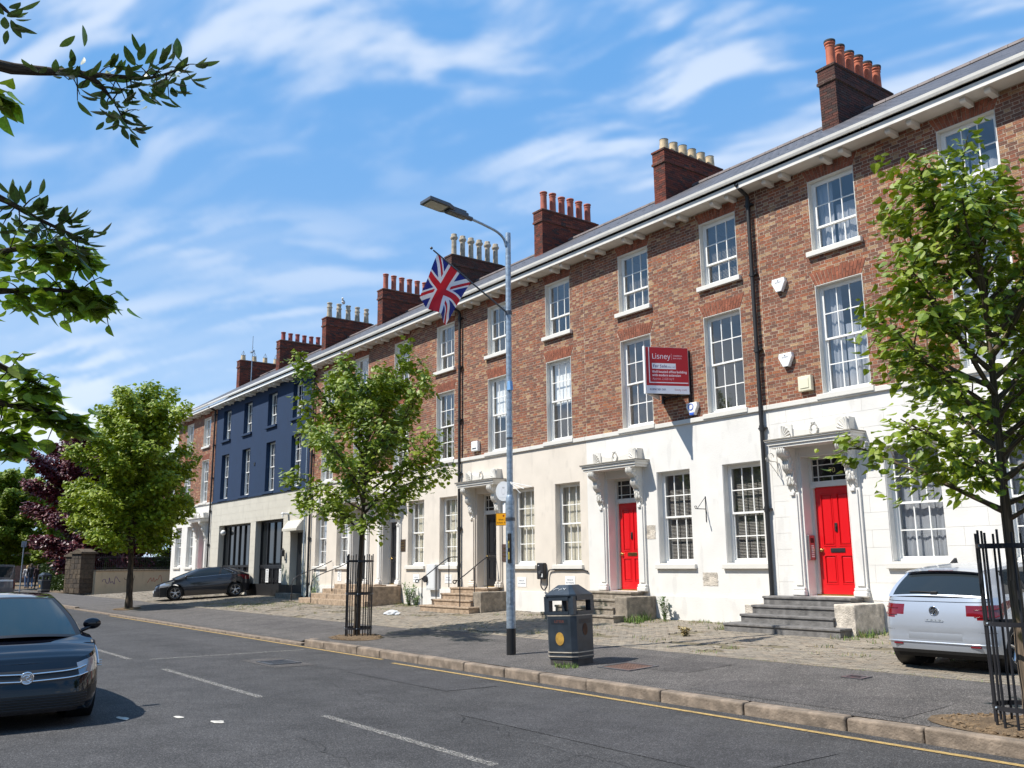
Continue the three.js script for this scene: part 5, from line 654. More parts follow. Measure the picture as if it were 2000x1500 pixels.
function growTree(name, label, o) {
  const { x, z, h, base, rad, seed, leafM, leaf = 0.095, per = 9, limbs = 22, trunkR = 0.07, lean = [0, 0], geo = LEAF.heart, group, tint = [1, 1], low = 0.15, cat = 'tree', up = 0.6, barkM = M.bark, env, jit = 0.16 } = o;
  const R = rng(seed), t = thing(name, label, cat, [x, gy(x, z) - 0.05, z], 0, group), wood = [], tips = [];
  const axis = s => V3(lean[0] * s * h + Math.sin(s * 5 + seed) * 0.05 * h * 0.12, s * h * 0.93, lean[1] * s * h + Math.cos(s * 4 + seed) * 0.05 * h * 0.12);
  wood.push(limbGeo([0, 0.12, 0.25, 0.4, 0.55, 0.7, 0.85, 1].map(axis), trunkR, trunkR * 0.12, 10));
  const E = env || (s => Math.pow(Math.sin(Math.PI * clamp(0.12 + s * 0.86)), 0.75));
  for (let i = 0; i < limbs; i++) {
    const s = i / (limbs - 1), hs = base / h / 0.93 + (1 - base / h / 0.93) * (0.0 + s * 0.94), az = i * 2.39996 + R() * 0.9, L = rad * E(s) * (0.62 + R() * 0.55) + 0.12, el = mixn(low, 1.05, Math.pow(s, 1.1)) + (R() - 0.5) * 0.3, p0 = axis(Math.max(0.05, hs - 0.06));
    const d = V3(Math.cos(az) * Math.cos(el), Math.sin(el), Math.sin(az) * Math.cos(el)), pts = [p0]; let p = p0.clone(), dd = d.clone(); const seg = 5;
    for (let k = 0; k < seg; k++) { dd.y += (k < 2 ? 0.10 : -0.05) * up; dd.x += (R() - 0.5) * 0.28; dd.z += (R() - 0.5) * 0.28; dd.normalize(); p = p.clone().addScaledVector(dd, L / seg); pts.push(p); }
    const r0 = Math.max(0.010, trunkR * 0.42 * Math.min(1, L / rad)); wood.push(limbGeo(pts, r0, r0 * 0.2, 6));
    const nb = Math.max(3, Math.round(L * 5));
    for (let b = 0; b < nb; b++) {
      const u = 0.22 + 0.78 * (b + R() * 0.6) / nb, k = Math.min(seg - 1, Math.floor(u * seg)), q0 = pts[k].clone().lerp(pts[k + 1], u * seg - k), side = (b % 2 ? 1 : -1) * (0.5 + R() * 0.7), dir = pts[k + 1].clone().sub(pts[k]).normalize(), perp = V3(-dir.z, 0.15 + (R() - 0.42) * 1.7, dir.x).multiplyScalar(side).add(dir.multiplyScalar(0.6)).normalize(), l = (0.22 + R() * 0.38) * Math.min(1, 0.35 + L * 0.4) * (1.25 - u * 0.5);
      const q1 = q0.clone().addScaledVector(perp, l * 0.5).add(V3(0, 0.03 * l, 0)), q2 = q0.clone().addScaledVector(perp, l).add(V3(0, -0.10 * l, 0)); if (l > 0.18) wood.push(limbGeo([q0, q1, q2], r0 * 0.28 + 0.002, 0.002, 4));
      for (const w of [0.35, 0.7, 1.0]) tips.push([q0.clone().lerp(q2, w).add(V3(0, 0.02, 0)), perp]);
    }
    tips.push([pts[seg], dd]);
  }
  const trunk = mesh('trunk', wood, barkM, t, { keepUV: true });
  const list = []; for (const [p, d] of tips) { const n = Math.round(per * (0.5 + R())); for (let k = 0; k < n; k++) list.push([p, d]); }
  const im = new THREE.InstancedMesh(geo, leafM, list.length), q = new THREE.Object3D(), c = new THREE.Color(), e = new THREE.Euler();
  list.forEach(([p, d], i) => { const a = R() * 6.283, j = jit * Math.sqrt(R()); q.position.set(p.x + Math.cos(a) * j, p.y + (R() - 0.6) * jit * 1.7, p.z + Math.sin(a) * j); const out = Math.atan2(d.x, d.z) + (R() - 0.5) * 2.6; e.set(2.25 + (R() - 0.5) * 1.5, out, (R() - 0.5) * 0.9, 'YXZ'); q.rotation.copy(e); const s = leaf * (0.6 + R() * 0.65); q.scale.set(s, s, s); q.updateMatrix(); im.setMatrixAt(i, q.matrix); const y = R(); im.setColorAt(i, c.setRGB((0.75 + y * 0.65) * tint[0], 0.80 + y * 0.42, (0.8 + R() * 0.3) * tint[1])); });
  im.name = 'crown'; im.userData.kind = 'stuff'; add(im, t); return t;
}
growTree('street_tree', 'young lime tree inside the iron guard in front of the beige houses', { x: -19.25, z: 6.65, h: 6.5, base: 2.7, rad: 2.5, seed: 12, leafM: M.leafA, limbs: 34, per: 10, leaf: 0.112, jit: 0.20, low: 0.4, trunkR: 0.085, lean: [0.03, 0.0], group: 'street trees along the pavement', env: s => 0.25 + 0.80 * Math.pow(Math.sin(Math.PI * clamp(0.16 + s * 0.80)), 0.9) });
growTree('street_tree', 'young lime tree in iron guard beside the silver hatchback', { x: -4.40, z: 7.0, h: 6.0, base: 2.4, rad: 1.52, seed: 29, leafM: M.leafA, limbs: 38, per: 9, leaf: 0.098, jit: 0.19, low: 0.4, trunkR: 0.085, barkM: M.barkPale, lean: [-0.01, 0], group: 'street trees along the pavement', env: s => 0.42 + 0.66 * Math.pow(Math.sin(Math.PI * clamp(0.30 + s * 0.62)), 0.9) });
growTree('street_tree', 'bushy lime tree without a guard before the end house and the parked dark hatchback', { x: -39.9, z: 6.45, h: 9.1, base: 2.9, rad: 2.9, seed: 41, leafM: M.leafLime, limbs: 60, per: 17, leaf: 0.15, trunkR: 0.16, group: 'street trees along the pavement', jit: 0.30, low: 0.25, env: s => 0.35 + 0.72 * Math.pow(Math.sin(Math.PI * clamp(0.22 + s * 0.72)), 0.8) });
growTree('purple_tree', 'dark purple leaved tree behind the churchyard gate piers', { x: -68.6, z: 1.0, h: 10.2, base: 1.5, rad: 6.2, seed: 57, leafM: M.leafPurple, limbs: 60, per: 22, leaf: 0.21, trunkR: 0.2, jit: 0.45, low: 0.15, tint: [1.1, 1] });
growTree('green_tree', 'tall green tree beyond the purple leaved tree along the street', { x: -90, z: 4.6, h: 10.5, base: 2.6, rad: 4.6, seed: 63, leafM: M.leafA, limbs: 46, per: 24, leaf: 0.22, trunkR: 0.22, jit: 0.4, low: 0 });
growTree('green_tree', 'small yellow green tree between churchyard wall and purple tree', { x: -68, z: -3.4, h: 6.0, base: 1.6, rad: 2.0, seed: 67, leafM: M.leafLime, limbs: 26, per: 10, leaf: 0.17, trunkR: 0.1, jit: 0.25 });
growTree('green_tree', 'green tree behind the purple one, nearer the church', { x: -86, z: 0.5, h: 10, base: 2.0, rad: 4.2, seed: 77, leafM: M.leafA, limbs: 40, per: 16, leaf: 0.24, trunkR: 0.2, jit: 0.4, low: 0.15 });
growTree('green_tree', 'distant green tree at the end of the street', { x: -112, z: 4, h: 12, base: 2.4, rad: 5.4, seed: 71, leafM: M.leafA, limbs: 44, per: 20, leaf: 0.30, trunkR: 0.25, jit: 0.5, low: 0 });

// branches reaching over the near pavement: limbs with single large leaves
function nearTree(name, label, x, z, leafM, geo, size, sprays, seed, trunkR, more = 0) {
  const R = rng(seed), t = thing(name, label, 'tree', [x, 0.1, z], 0, 'trees on the near pavement'), wood = []; const top = Math.max(...sprays.map(s => s.from[1]));
  wood.push(limbGeo([V3(0, 0, 0), V3(0.03, 1.4, 0.02), V3(-0.02, 2.8, 0), V3(0, top, 0)], trunkR, trunkR * 0.5, 12));
  const leaves = [];
  for (const s of sprays) {
    const P = s.pts.map(p => V3(p[0] - x, p[1] - 0.1, p[2] - z)); P.unshift(V3(0, s.from[1], 0)); const c = new THREE.CatmullRomCurve3(P); wood.push(limbGeo(P, 0.035, 0.004, 6));
    const total = s.n; for (let i = 0; i < total; i++) {
      const u = s.start + (1 - s.start) * Math.pow((i + R()) / total, 0.85), p = c.getPoint(Math.min(1, u)), d = c.getTangent(Math.min(1, u)); const off = V3(R() - 0.5, R() - 0.62, R() - 0.5).normalize().multiplyScalar((s.spread || 0.10) * (0.25 + R()) * (u > 0.97 ? 0.6 : 1));
      if (off.length() > 0.09 && R() < 0.5) wood.push(limbGeo([p, p.clone().addScaledVector(off, 0.5).add(V3(0, 0.012, 0)), p.clone().add(off)], 0.004, 0.002, 4));
      leaves.push([p.clone().add(off), off.clone().normalize().addScaledVector(d, 0.5)]);
    }
  }
  mesh('trunk', wood, M.bark, t, { keepUV: true });
  if (more) { const L = []; for (const s of sprays) { const P = s.pts.map(p => V3(p[0] - x, p[1] - 0.1, p[2] - z)); P.unshift(V3(0, s.from[1], 0)); const c = new THREE.CatmullRomCurve3(P); for (let i = 0; i < s.n * more; i++) { const u = s.start + (1 - s.start) * Math.pow(R(), 0.9), p = c.getPoint(u); L.push(p.add(V3(R() - 0.5, R() - 0.6, R() - 0.5).multiplyScalar((s.spread || 0.1) * 2.2 * (1.25 - u)))); } }
    const im = new THREE.InstancedMesh(geo, leafM, L.length), q = new THREE.Object3D(), c = new THREE.Color(); L.forEach((p, i) => { q.position.copy(p); q.rotation.set(2.2 + (R() - 0.5) * 1.5, R() * 6.28, (R() - 0.5) * 0.9, 'YXZ'); q.scale.setScalar(size * (0.5 + R() * 0.65)); q.updateMatrix(); im.setMatrixAt(i, q.matrix); const k = 0.7 + R() * 0.6; im.setColorAt(i, c.setRGB(k, k, k)); }); im.name = 'foliage'; im.userData.kind = 'stuff'; add(im, t); }
  const mats3 = [leafM, leafM.clone(), leafM.clone()]; mats3[1].color.multiplyScalar(1.35); mats3[2].color.multiplyScalar(0.75);
  leaves.forEach(([p, d], i) => { const m = new THREE.Mesh(geo, mats3[i % 3]); m.name = 'leaf'; m.position.copy(p); const yaw = Math.atan2(d.x, d.z) + (R() - 0.5) * 0.9, pitch = geo === LEAF.long ? mixn(0.6, 2.1, R()) - d.y * 0.6 : 2.2 + (R() - 0.5) * 1.3; m.rotation.set(pitch, yaw, (R() - 0.5) * 0.9, 'YXZ'); m.scale.setScalar(size * (0.7 + R() * 0.55)); add(m, t); });
}
nearTree('evergreen_tree', 'near evergreen tree whose long narrow leaves hang against the sky', -4.0, 17.9, M.leafDark, LEAF.long, 0.088, [
  { from: [0, 3.9], pts: [[-4.46, 4.03, 16.46], [-4.44, 4.04, 16.22], [-4.40, 4.06, 16.01], [-4.34, 4.09, 15.76], [-4.29, 4.12, 15.58], [-4.21, 4.2, 15.44]], n: 128, start: 0.46, spread: 0.11 },
  { from: [0, 3.85], pts: [[-4.44, 4.03, 16.2], [-4.37, 4.07, 15.86], [-4.38, 4.0, 15.75], [-4.42, 3.9, 15.66]], n: 40, start: 0.72, spread: 0.08 },
  { from: [0, 3.9], pts: [[-3.97, 4.12, 16.5], [-3.97, 4.07, 16.30], [-3.99, 4.04, 16.23]], n: 14, start: 0.8, spread: 0.07 },
  { from: [0, 3.3], pts: [[-4.48, 3.48, 16.46], [-4.49, 3.42, 16.15], [-4.49, 3.36, 16.0], [-4.48, 3.29, 15.78]], n: 112, start: 0.55, spread: 0.10 }], 5, 0.11);
nearTree('lime_tree', 'near lime tree whose heart shaped leaves reach in over the road', -5.7, 17.4, M.leafA, LEAF.heart, 0.078, [
  { from: [0, 3.2], pts: [[-5.01, 3.14, 16.38], [-4.94, 3.31, 16.08], [-4.88, 3.36, 15.85], [-4.86, 3.33, 15.68]], n: 74, start: 0.5, spread: 0.12 },
  { from: [0, 3.1], pts: [[-5.02, 3.08, 16.38], [-4.98, 3.12, 16.06], [-4.93, 3.16, 15.77], [-4.89, 3.12, 15.56]], n: 82, start: 0.5, spread: 0.13 },
  { from: [0, 2.9], pts: [[-5.07, 2.95, 16.36], [-5.07, 2.78, 16.05], [-5.07, 2.70, 15.87], [-5.05, 2.66, 15.78]], n: 40, start: 0.5, spread: 0.11 },
  { from: [0, 2.6], pts: [[-5.11, 2.63, 16.22], [-5.1, 2.58, 15.99], [-5.08, 2.55, 15.79], [-5.04, 2.50, 15.62]], n: 60, start: 0.45, spread: 0.12 },
  { from: [0, 2.4], pts: [[-5.14, 2.45, 16.2], [-5.12, 2.40, 15.97], [-5.1, 2.40, 15.86]], n: 30, start: 0.5, spread: 0.12 },
  { from: [0, 3.6], pts: [[-4.72, 3.98, 16.34], [-4.66, 4.02, 16.21], [-4.67, 3.98, 16.16]], n: 12, start: 0.8, spread: 0.07 }], 9, 0.13, 1.6);

// weeds: tufts in joints and along the wall foot (uncountable), and the few bushy ones as plants
{
  const R = rng(404), blade = (() => { const g = new THREE.BufferGeometry(); g.setAttribute('position', new THREE.Float32BufferAttribute([-0.5, 0, 0, 0.5, 0, 0, 0.3, 0.6, 0.12, -0.5, 0, 0, 0.3, 0.6, 0.12, -0.2, 0.6, 0.12, -0.2, 0.6, 0.12, 0.3, 0.6, 0.12, 0.1, 1, 0.42], 3)); g.setAttribute('uv', new THREE.Float32BufferAttribute(new Float32Array(18), 2)); g.computeVertexNormals(); return g; })(), L = [];
  const tuft = (x, z, n, h, r, dry = 0.3) => { for (let i = 0; i < n; i++) { const a = R() * 6.28, l = r * Math.sqrt(R()); L.push([x + Math.cos(a) * l, z + Math.sin(a) * l * 0.6, h * (0.4 + R() * 0.8), R() < dry]); } };
  tuft(-16.05, 1.05, 110, 0.20, 0.30, 0.1); tuft(-16.25, 0.6, 90, 0.22, 0.3, 0.1); tuft(-16.9, 1.2, 70, 0.14, 0.3, 0.2); tuft(-9.95, 1.05, 80, 0.16, 0.25, 0.2); tuft(-9.8, 0.5, 120, 0.14, 0.45, 0.3); tuft(-10.1, 1.5, 60, 0.10, 0.3, 0.3); tuft(-11.55, 6.95, 150, 0.09, 0.26, 0.05); tuft(-13.3, 1.3, 40, 0.12, 0.2, 0.5); tuft(-12.9, 0.3, 60, 0.14, 0.3, 0.5);
  for (let i = 0; i < 330; i++) { const x = -36 + R() * 29, z = R() < 0.5 ? 0.1 + R() * 0.35 : R() * 4.4; if (fbm(x * 0.5, z * 0.7, 3, 0, 90) > 0.50) tuft(x, z, 12 + R() * 22, 0.035 + R() * 0.05, 0.12 + R() * 0.25, 0.55); }
  for (let i = 0; i < 60; i++) tuft(-38.5 + R() * 6, 1.5 + R() * 2.4, 26, 0.06, 0.35, 0.4); for (let i = 0; i < 22; i++) tuft(-29 + R() * 3, 1.4 + R() * 0.7, 18, 0.05, 0.25, 0.3); for (let i = 0; i < 40; i++) tuft(-10 + R() * 5, 4.55 + (R() - 0.5) * 0.12, 8, 0.03, 0.15, 0.5);
  const im = new THREE.InstancedMesh(blade, mat([1, 1, 1], 0.85), L.length), o = new THREE.Object3D(), c = new THREE.Color();
  L.forEach(([x, z, h, dry], i) => { o.position.set(x, gy(x, z) - 0.012, z); o.rotation.set((R() - 0.5) * 0.7, R() * 6.28, (R() - 0.5) * 0.7); o.scale.set(0.010 + h * 0.06, h, h); o.updateMatrix(); im.setMatrixAt(i, o.matrix); const k = 0.7 + R() * 0.6; dry ? im.setColorAt(i, c.setRGB(0.27 * k, 0.22 * k, 0.10 * k)) : im.setColorAt(i, c.setRGB(0.115 * k, 0.185 * k, 0.035 * k)); });
  im.name = numbered('weeds'); tag(im, 'short weeds and grass in paving joints and along the walls', 'weeds', null, 'stuff'); add(im);
  function bush(label, x, z, h, r, n, m) { const t = thing('weed_plant', label, 'plant', [x, gy(x, z) - 0.02, z], 0, 'leafy weeds at the foot of the walls'), st = [], lv = []; for (let i = 0; i < n; i++) { const a = R() * 6.28, l = r * (0.3 + R() * 0.7), hh = h * (0.6 + R() * 0.5), A = V3(Math.cos(a) * l * 0.2, 0, Math.sin(a) * l * 0.2), B = V3(Math.cos(a) * l, hh, Math.sin(a) * l * 0.7), Mid = A.clone().lerp(B, 0.5).add(V3(0, hh * 0.12, 0)); st.push(limbGeo([A, Mid, B], 0.006, 0.002, 4)); const c = new THREE.CatmullRomCurve3([A, Mid, B]); for (let k = 0; k < 14; k++) { const p = c.getPoint(0.15 + 0.85 * k / 13), g = LEAF.small.clone(), s = 0.05 + R() * 0.05; g.scale(s, s, s); g.rotateX(1.0 + R() * 0.9); g.rotateY(R() * 6.28); g.translate(p.x, p.y, p.z); lv.push(g); } } mesh('stems', st, M.weed, t, { keepUV: true }); mesh('leaves', lv, m, t, { keepUV: true, kind: 'stuff' }); }
  bush('bushy green weed against the white plinth beside the meter box', -27.75, 0.32, 0.72, 0.36, 26, M.weed); bush('tall thin weed at the foot of the white wall next to the stone block', -15.75, 0.30, 0.55, 0.2, 12, M.weed); bush('pale seedling weed by the handrail of the curved steps', -35.3, 0.4, 0.55, 0.2, 10, M.grass); bush('low weed in the paving before the slate steps', -13.0, 2.6, 0.2, 0.16, 7, M.straw); bush('small weed beside the bushy one, by the handrail', -27.0, 0.5, 0.35, 0.2, 9, M.weed);
  { const t = thing('plastic_litter', 'crumpled clear plastic bag lying on the paving', 'litter', [-24.9, gy(-24.9, 2.6) + 0.0, 2.6]); const g = new THREE.IcosahedronGeometry(0.2, 3), p = g.attributes.position; for (let i = 0; i < p.count; i++) { const v = V3(p.getX(i), p.getY(i), p.getZ(i)), k = 0.7 + 0.6 * vnoise(v.x * 14 + 5, v.y * 14 + v.z * 11, 0, 7); p.setXYZ(i, v.x * k * 1.7, Math.max(0, v.y * k * 0.45 + 0.05), v.z * k * 0.8); } g.computeVertexNormals(); mesh('sheet', g, phys([0.8, 0.82, 0.84], 0.3, { transmission: 0.35, thickness: 0 }), t); }
  { const t = thing('gull', 'grey and white gull standing on a chimney pot', 'bird', [-43.25, 14.73 + 0.85, -4.42]); const b = new THREE.SphereGeometry(0.1, 14, 10); b.scale(0.9, 0.9, 2.0); b.rotateX(-0.2); const hd = new THREE.SphereGeometry(0.06, 12, 10).translate(0, 0.14, 0.19), nk = rod([0, 0.04, 0.12], [0, 0.13, 0.18], 0.05, 0.045), tl = new THREE.ConeGeometry(0.07, 0.2, 8).rotateX(-Math.PI / 2 - 0.1).scale(1, 0.4, 1).translate(0, 0.0, -0.24); const o = mesh('body', [hd, nk, new THREE.SphereGeometry(0.09, 12, 8).scale(0.9, 0.8, 1.6).translate(0, -0.02, 0.04)].map(q => mv(q, 0, 0.16, 0)), mat([0.75, 0.75, 0.73], 0.8), t); mesh('wings', [b, tl].map(q => mv(q, 0, 0.17, -0.02)), mat([0.12, 0.13, 0.15], 0.8), t); mesh('beak', rod([0, 0.295, 0.24], [0, 0.285, 0.31], 0.014, 0.004), M.yellowPaint, t); mesh('legs', [rod([0.03, 0, 0.02], [0.03, 0.1, 0.02], 0.008), rod([-0.03, 0, 0.02], [-0.03, 0.1, 0.02], 0.008)], M.yellowPaint, t); t.rotation.y = 0.9; }
  { const t = thing('aerial_mast', 'thin grey aerial mast rising beside the chimney with wire cowls', 'aerial', [-54.2, 12.4, -3.6]); mesh('mast', rod([0, 0, 0], [0, 3.6, 0], 0.03, 0.02), M.galv, t); mesh('elements', [bx(-0.25, 0.25, 2.55, 2.66, -0.06, 0.06), rod([-0.12, 2.85, 0], [0.12, 2.85, 0], 0.012)], M.galv, t); }
}
// ---------------------------------------------------------------- vehicles
// A car is built nose towards +z. Plan outline x perimeter, side height profile, then a cabin of patches.
function gridGeo(nu, nv, f, pick) { const v = [], uv = []; const P = []; for (let i = 0; i <= nu; i++) { P.push([]); for (let j = 0; j <= nv; j++) P[i].push(f(i / nu, j / nv, i, j)); } for (let i = 0; i < nu; i++) for (let j = 0; j < nv; j++) { if (pick && !pick((i + 0.5) / nu, (j + 0.5) / nv, i, j)) continue; for (const [a, b] of [[0, 0], [1, 0], [1, 1], [0, 0], [1, 1], [0, 1]]) { const p = P[i + a][j + b]; v.push(p[0], p[1], p[2]); uv.push((i + a) / nu, (j + b) / nv); } } const g = new THREE.BufferGeometry(); g.setAttribute('position', new THREE.Float32BufferAttribute(v, 3)); g.setAttribute('uv', new THREE.Float32BufferAttribute(uv, 2)); g.computeVertexNormals(); return v.length ? toCreasedNormals(g, 0.6) : g; }
function wheel(t, x, y, z, r, style, side) {
  const w = new THREE.Group(); w.name = 'wheel'; w.position.set(x, y, z); w.scale.x = side; t.add(w); const W = 0.205, rr = r * 0.69;
  const ty = lathe([[rr, -W / 2], [r * 0.93, -W / 2], [r * 0.985, -W / 2 + 0.03], [r, -W / 2 + 0.06], [r, W / 2 - 0.06], [r * 0.985, W / 2 - 0.03], [r * 0.93, W / 2], [rr, W / 2]], 40); ty.rotateZ(-Math.PI / 2); mesh('tyre', ty, M.rubber, w);
  const rim = lathe([[rr + 0.005, -W / 2 + 0.01], [rr + 0.005, W / 2 - 0.004], [rr - 0.015, W / 2 - 0.004], [rr - 0.03, W / 2 - 0.05], [rr - 0.03, -W / 2 + 0.01]], 40); rim.rotateZ(-Math.PI / 2); mesh('rim', rim, M.alloy, w);
  const disc = new THREE.CylinderGeometry(rr * 0.7, rr * 0.7, 0.02, 24); disc.rotateZ(Math.PI / 2); disc.translate(-0.02, 0, 0); const back = new THREE.CylinderGeometry(rr - 0.02, rr - 0.02, 0.01, 24).rotateZ(Math.PI / 2).translate(-0.06, 0, 0); mesh('brake_disc', [disc, back], M.alloyDark, w);
  const sp = [], n = style === 'multi' ? 5 : 5; for (let i = 0; i < n; i++) for (const d of style === 'multi' ? [-0.17, 0.17] : [0]) { const a = i / n * Math.PI * 2, A = [0.075, Math.cos(a) * 0.05, Math.sin(a) * 0.05], B = [0.085, Math.cos(a + d) * (rr - 0.02), Math.sin(a + d) * (rr - 0.02)]; sp.push(rod(A, B, style === 'multi' ? 0.019 : 0.034, style === 'multi' ? 0.016 : 0.026, 6)); } sp.push(new THREE.CylinderGeometry(0.06, 0.065, 0.04, 18).rotateZ(Math.PI / 2).translate(0.075, 0, 0)); mesh('spokes', sp, M.alloy, w);
}
function makeCar(name, label, o) {
  const { L, W, H, paint, wb, fo, wr = 0.32, pos, turn, tilt = 0 } = o, t = thing(name, label, o.cat || 'car', pos, turn, o.group); t.rotation.order = 'YXZ'; t.rotation.x = tilt; const hw = W / 2;
  const zF = L / 2, zR = -L / 2, wz = [zF - fo, zF - fo - wb], sill = o.sill ?? 0.20;
  const lerpP = (P, z) => { for (let i = 0; i < P.length - 1; i++) if (z <= P[i][0] && z >= P[i + 1][0]) { const t = (P[i][0] - z) / (P[i][0] - P[i + 1][0] || 1); return mixn(P[i][1], P[i + 1][1], sm(t) * 0.5 + t * 0.5); } return z > P[0][0] ? P[0][1] : P[P.length - 1][1]; };
  const shoulder = z => lerpP(o.shoulder.map(([s, y]) => [zF - s * L, y]), z);
  // plan outline: u 0..1 from rear middle round the +x side to front middle
  const out = u => { const a = -Math.PI / 2 + u * Math.PI, cx = Math.cos(a), sx = Math.sin(a), n = sx > 0 ? o.nf ?? 3.6 : o.nr ?? 4.6, k = Math.pow(Math.pow(Math.abs(cx), n) + Math.pow(Math.abs(sx), n), -1 / n); return [cx * k, sx * k]; };
  const NU = 150, NV = 16, us = []; { // even spacing along the outline
    const N = 1200, acc = [0]; let p = out(0); for (let i = 1; i <= N; i++) { const q = out(i / N); acc.push(acc[i - 1] + Math.hypot((q[0] - p[0]) * hw, (q[1] - p[1]) * L / 2)); p = q; } let j = 0; for (let i = 0; i <= NU; i++) { const s = acc[N] * i / NU; while (j < N && acc[j + 1] < s) j++; us.push(Math.min(1, (j + (acc[j + 1] - acc[j] ? (s - acc[j]) / (acc[j + 1] - acc[j]) : 0)) / N)); } }
  const bulge = o.bulge || (v => 1 - 0.06 * Math.pow(Math.abs(v - 0.5) / 0.5, 2.4));
  const side = s => (uu, v, i) => {
    const [px, pz] = out(us[i]), z0 = pz * L / 2, top = shoulder(z0), endF = Math.max(0, (Math.abs(pz) - 0.80) / 0.2); let bot = sill + (pz > 0.8 ? (o.frontLip ?? 0.0) * endF : pz < -0.8 ? (o.rearLip ?? 0.10) * endF : 0);
    if (Math.abs(px) > 0.86) for (const w of wz) { const d = Math.abs(z0 - w), Ra = wr + 0.055; if (d < Ra) bot = Math.max(bot, wr + Math.sqrt(Ra * Ra - d * d)); }
    const y = mixn(bot, top, v), vb = clamp((y - sill) / (top - sill)), k = bulge(vb), kz = pz > 0 ? (o.noseProf ? o.noseProf(vb) : 1 - 0.05 * vb * vb) : (o.tailProf ? o.tailProf(vb) : 1 - 0.025 * Math.abs(vb - 0.5));
    return [s * px * hw * k, y, z0 * mixn(1, kz, Math.pow(Math.abs(pz), 3))];
  };
  const region = o.region || (() => 'paint'), groups = {}; const cell = (u, v, i) => region(out((us[i] + us[Math.min(NU, i + 1)]) / 2), v, i);
  const kinds = new Set(); for (let i = 0; i < NU; i++) for (let j = 0; j < NV; j++) kinds.add(cell(0, (j + 0.5) / NV, i));
  const body = [];
  for (const k of kinds) { const gs = [1, -1].map(s => gridGeo(NU, NV, side(s), (u, v, i) => cell(u, v, i) === k)); if (k === 'paint') body.push(...gs); else { const [nm, m] = o.regions[k]; for (const g of gs) mesh(nm, g, m, t, { keepUV: true }); } }
  // bonnet and deck: between the two shoulder lines
  const topS = side(1), crown = o.crown ?? 0.05; body.push(gridGeo(NU, 16, (uu, w, i) => { const p = topS(uu, 1, i), x = mixn(-p[0], p[0], w), q = 1 - Math.pow(Math.abs(w * 2 - 1), 2.4); return [x, p[1] + q * crown * sm(clamp((zF - Math.abs(p[2])) * 0.9 + 0.04)), p[2]]; }));
  mesh('body', body, paint, t, { keepUV: true });
  mesh('underbody', [bx(-hw * 0.80, hw * 0.80, 0.17, 0.60, zR + 0.25, zF - 0.25)], M.carBlack, t);
  // cabin
  const C = o.cabin, B = s => [0, shoulder(zF - s * L)], rb = zF - C.base[1] * L, fb = zF - C.base[0] * L, fr = zF - C.roof[0] * L, rr = zF - C.roof[1] * L, bw = hw * (C.bw ?? 0.90), rw = hw * (C.rw ?? 0.66);
  const wAt = z => { const a = Math.min(1, Math.abs(z) / (L / 2)), n = z > 0 ? o.nf ?? 3.6 : o.nr ?? 4.6; return hw * Math.pow(1 - Math.pow(a, n), 1 / n) * bulge(1) * 0.985; };
  const baseP = q => { const z = mixn(fb, rb, q); return [Math.min(bw * (1 - 0.10 * Math.pow(Math.abs(q * 2 - 1), 6)), wAt(z)), shoulder(z) - 0.012, z]; };
  const roofY = q => H - (C.front ?? 0.06) * Math.pow(1 - clamp(q / 0.45), 2) - (C.drop ?? 0.10) * Math.pow(clamp((q - 0.3) / 0.7), 2);
  const roofP = q => [rw * (1 - 0.06 * Math.pow(Math.abs(q * 2 - 1), 4)), roofY(q) - 0.03, mixn(fr, rr, q)];
  const sideP = s => (q, v) => { const a = baseP(q), b = roofP(q), k = Math.sin(v * Math.PI) * 0.035; return [s * (mixn(a[0], b[0], v) + k), mixn(a[1], b[1], Math.pow(v, 0.94)), mixn(a[2], b[2], v)]; };
  const endP = (e) => (w, v) => { const q = e ? 1 : 0, a = baseP(q), b = roofP(q), x = mixn(a[0], b[0], v) + Math.sin(v * Math.PI) * 0.035, c = 1 - Math.pow(Math.abs(w * 2 - 1), 2.2); return [(w * 2 - 1) * x, mixn(a[1], b[1] + 0.03 * c, Math.pow(v, 0.94)) + (1 - v) * c * crown * 0.9, mixn(a[2], b[2], v) + (e ? -1 : 1) * c * (e ? (C.rbow ?? 0.10) : (C.fbow ?? 0.22)) * (1 - v * 0.55)]; };
  const roofG = (q, w) => { const b = roofP(q), c = 1 - Math.pow(Math.abs(w * 2 - 1), 2.2); let z = b[2]; z += c * ((1 - q) * (C.fbow ?? 0.22) * 0.45 * Math.pow(1 - q, 6) - Math.pow(q, 6) * (C.rbow ?? 0.10) * 0.45); return [(w * 2 - 1) * b[0], b[1] + 0.03 * c, z]; };
  const win = C.win || [0.07, 0.93], wv = C.wv || [0.10, 0.88], pil = C.pillars || [0.5], NQ = 60, NW = 20;
  const inWin = (q, v) => v > wv[0] && v < wv[1] && q > win[0] + v * (C.slantF ?? 0.0) && q < win[1] - v * (C.slantR ?? 0.0) - (C.kick ? Math.max(0, v - 0.0) * C.kick * (1 - v) : 0);
  const inPil = q => pil.some(p => Math.abs(q - p) < 0.018);
  const cab = [], glassS = [], black = [];
  for (const s of [1, -1]) { cab.push(gridGeo(NQ, NW, sideP(s), (q, v) => !inWin(q, v))); glassS.push(gridGeo(NQ, NW, sideP(s), (q, v) => inWin(q, v) && !inPil(q))); black.push(gridGeo(NQ, NW, sideP(s), (q, v) => inWin(q, v) && inPil(q))); }
  cab.push(gridGeo(40, 20, roofG)); const rg = C.rwin || [0.06, 0.94, 0.12, 0.86];
  cab.push(gridGeo(40, 20, endP(1), (w, v) => !(w > rg[0] && w < rg[1] && v > rg[2] && v < rg[3])));
  mesh('cabin', cab, paint, t, { keepUV: true });
  const GL = o.glass || phys([0.02, 0.026, 0.03], 0.02, { ior: 1.5, transmission: 0.0 });
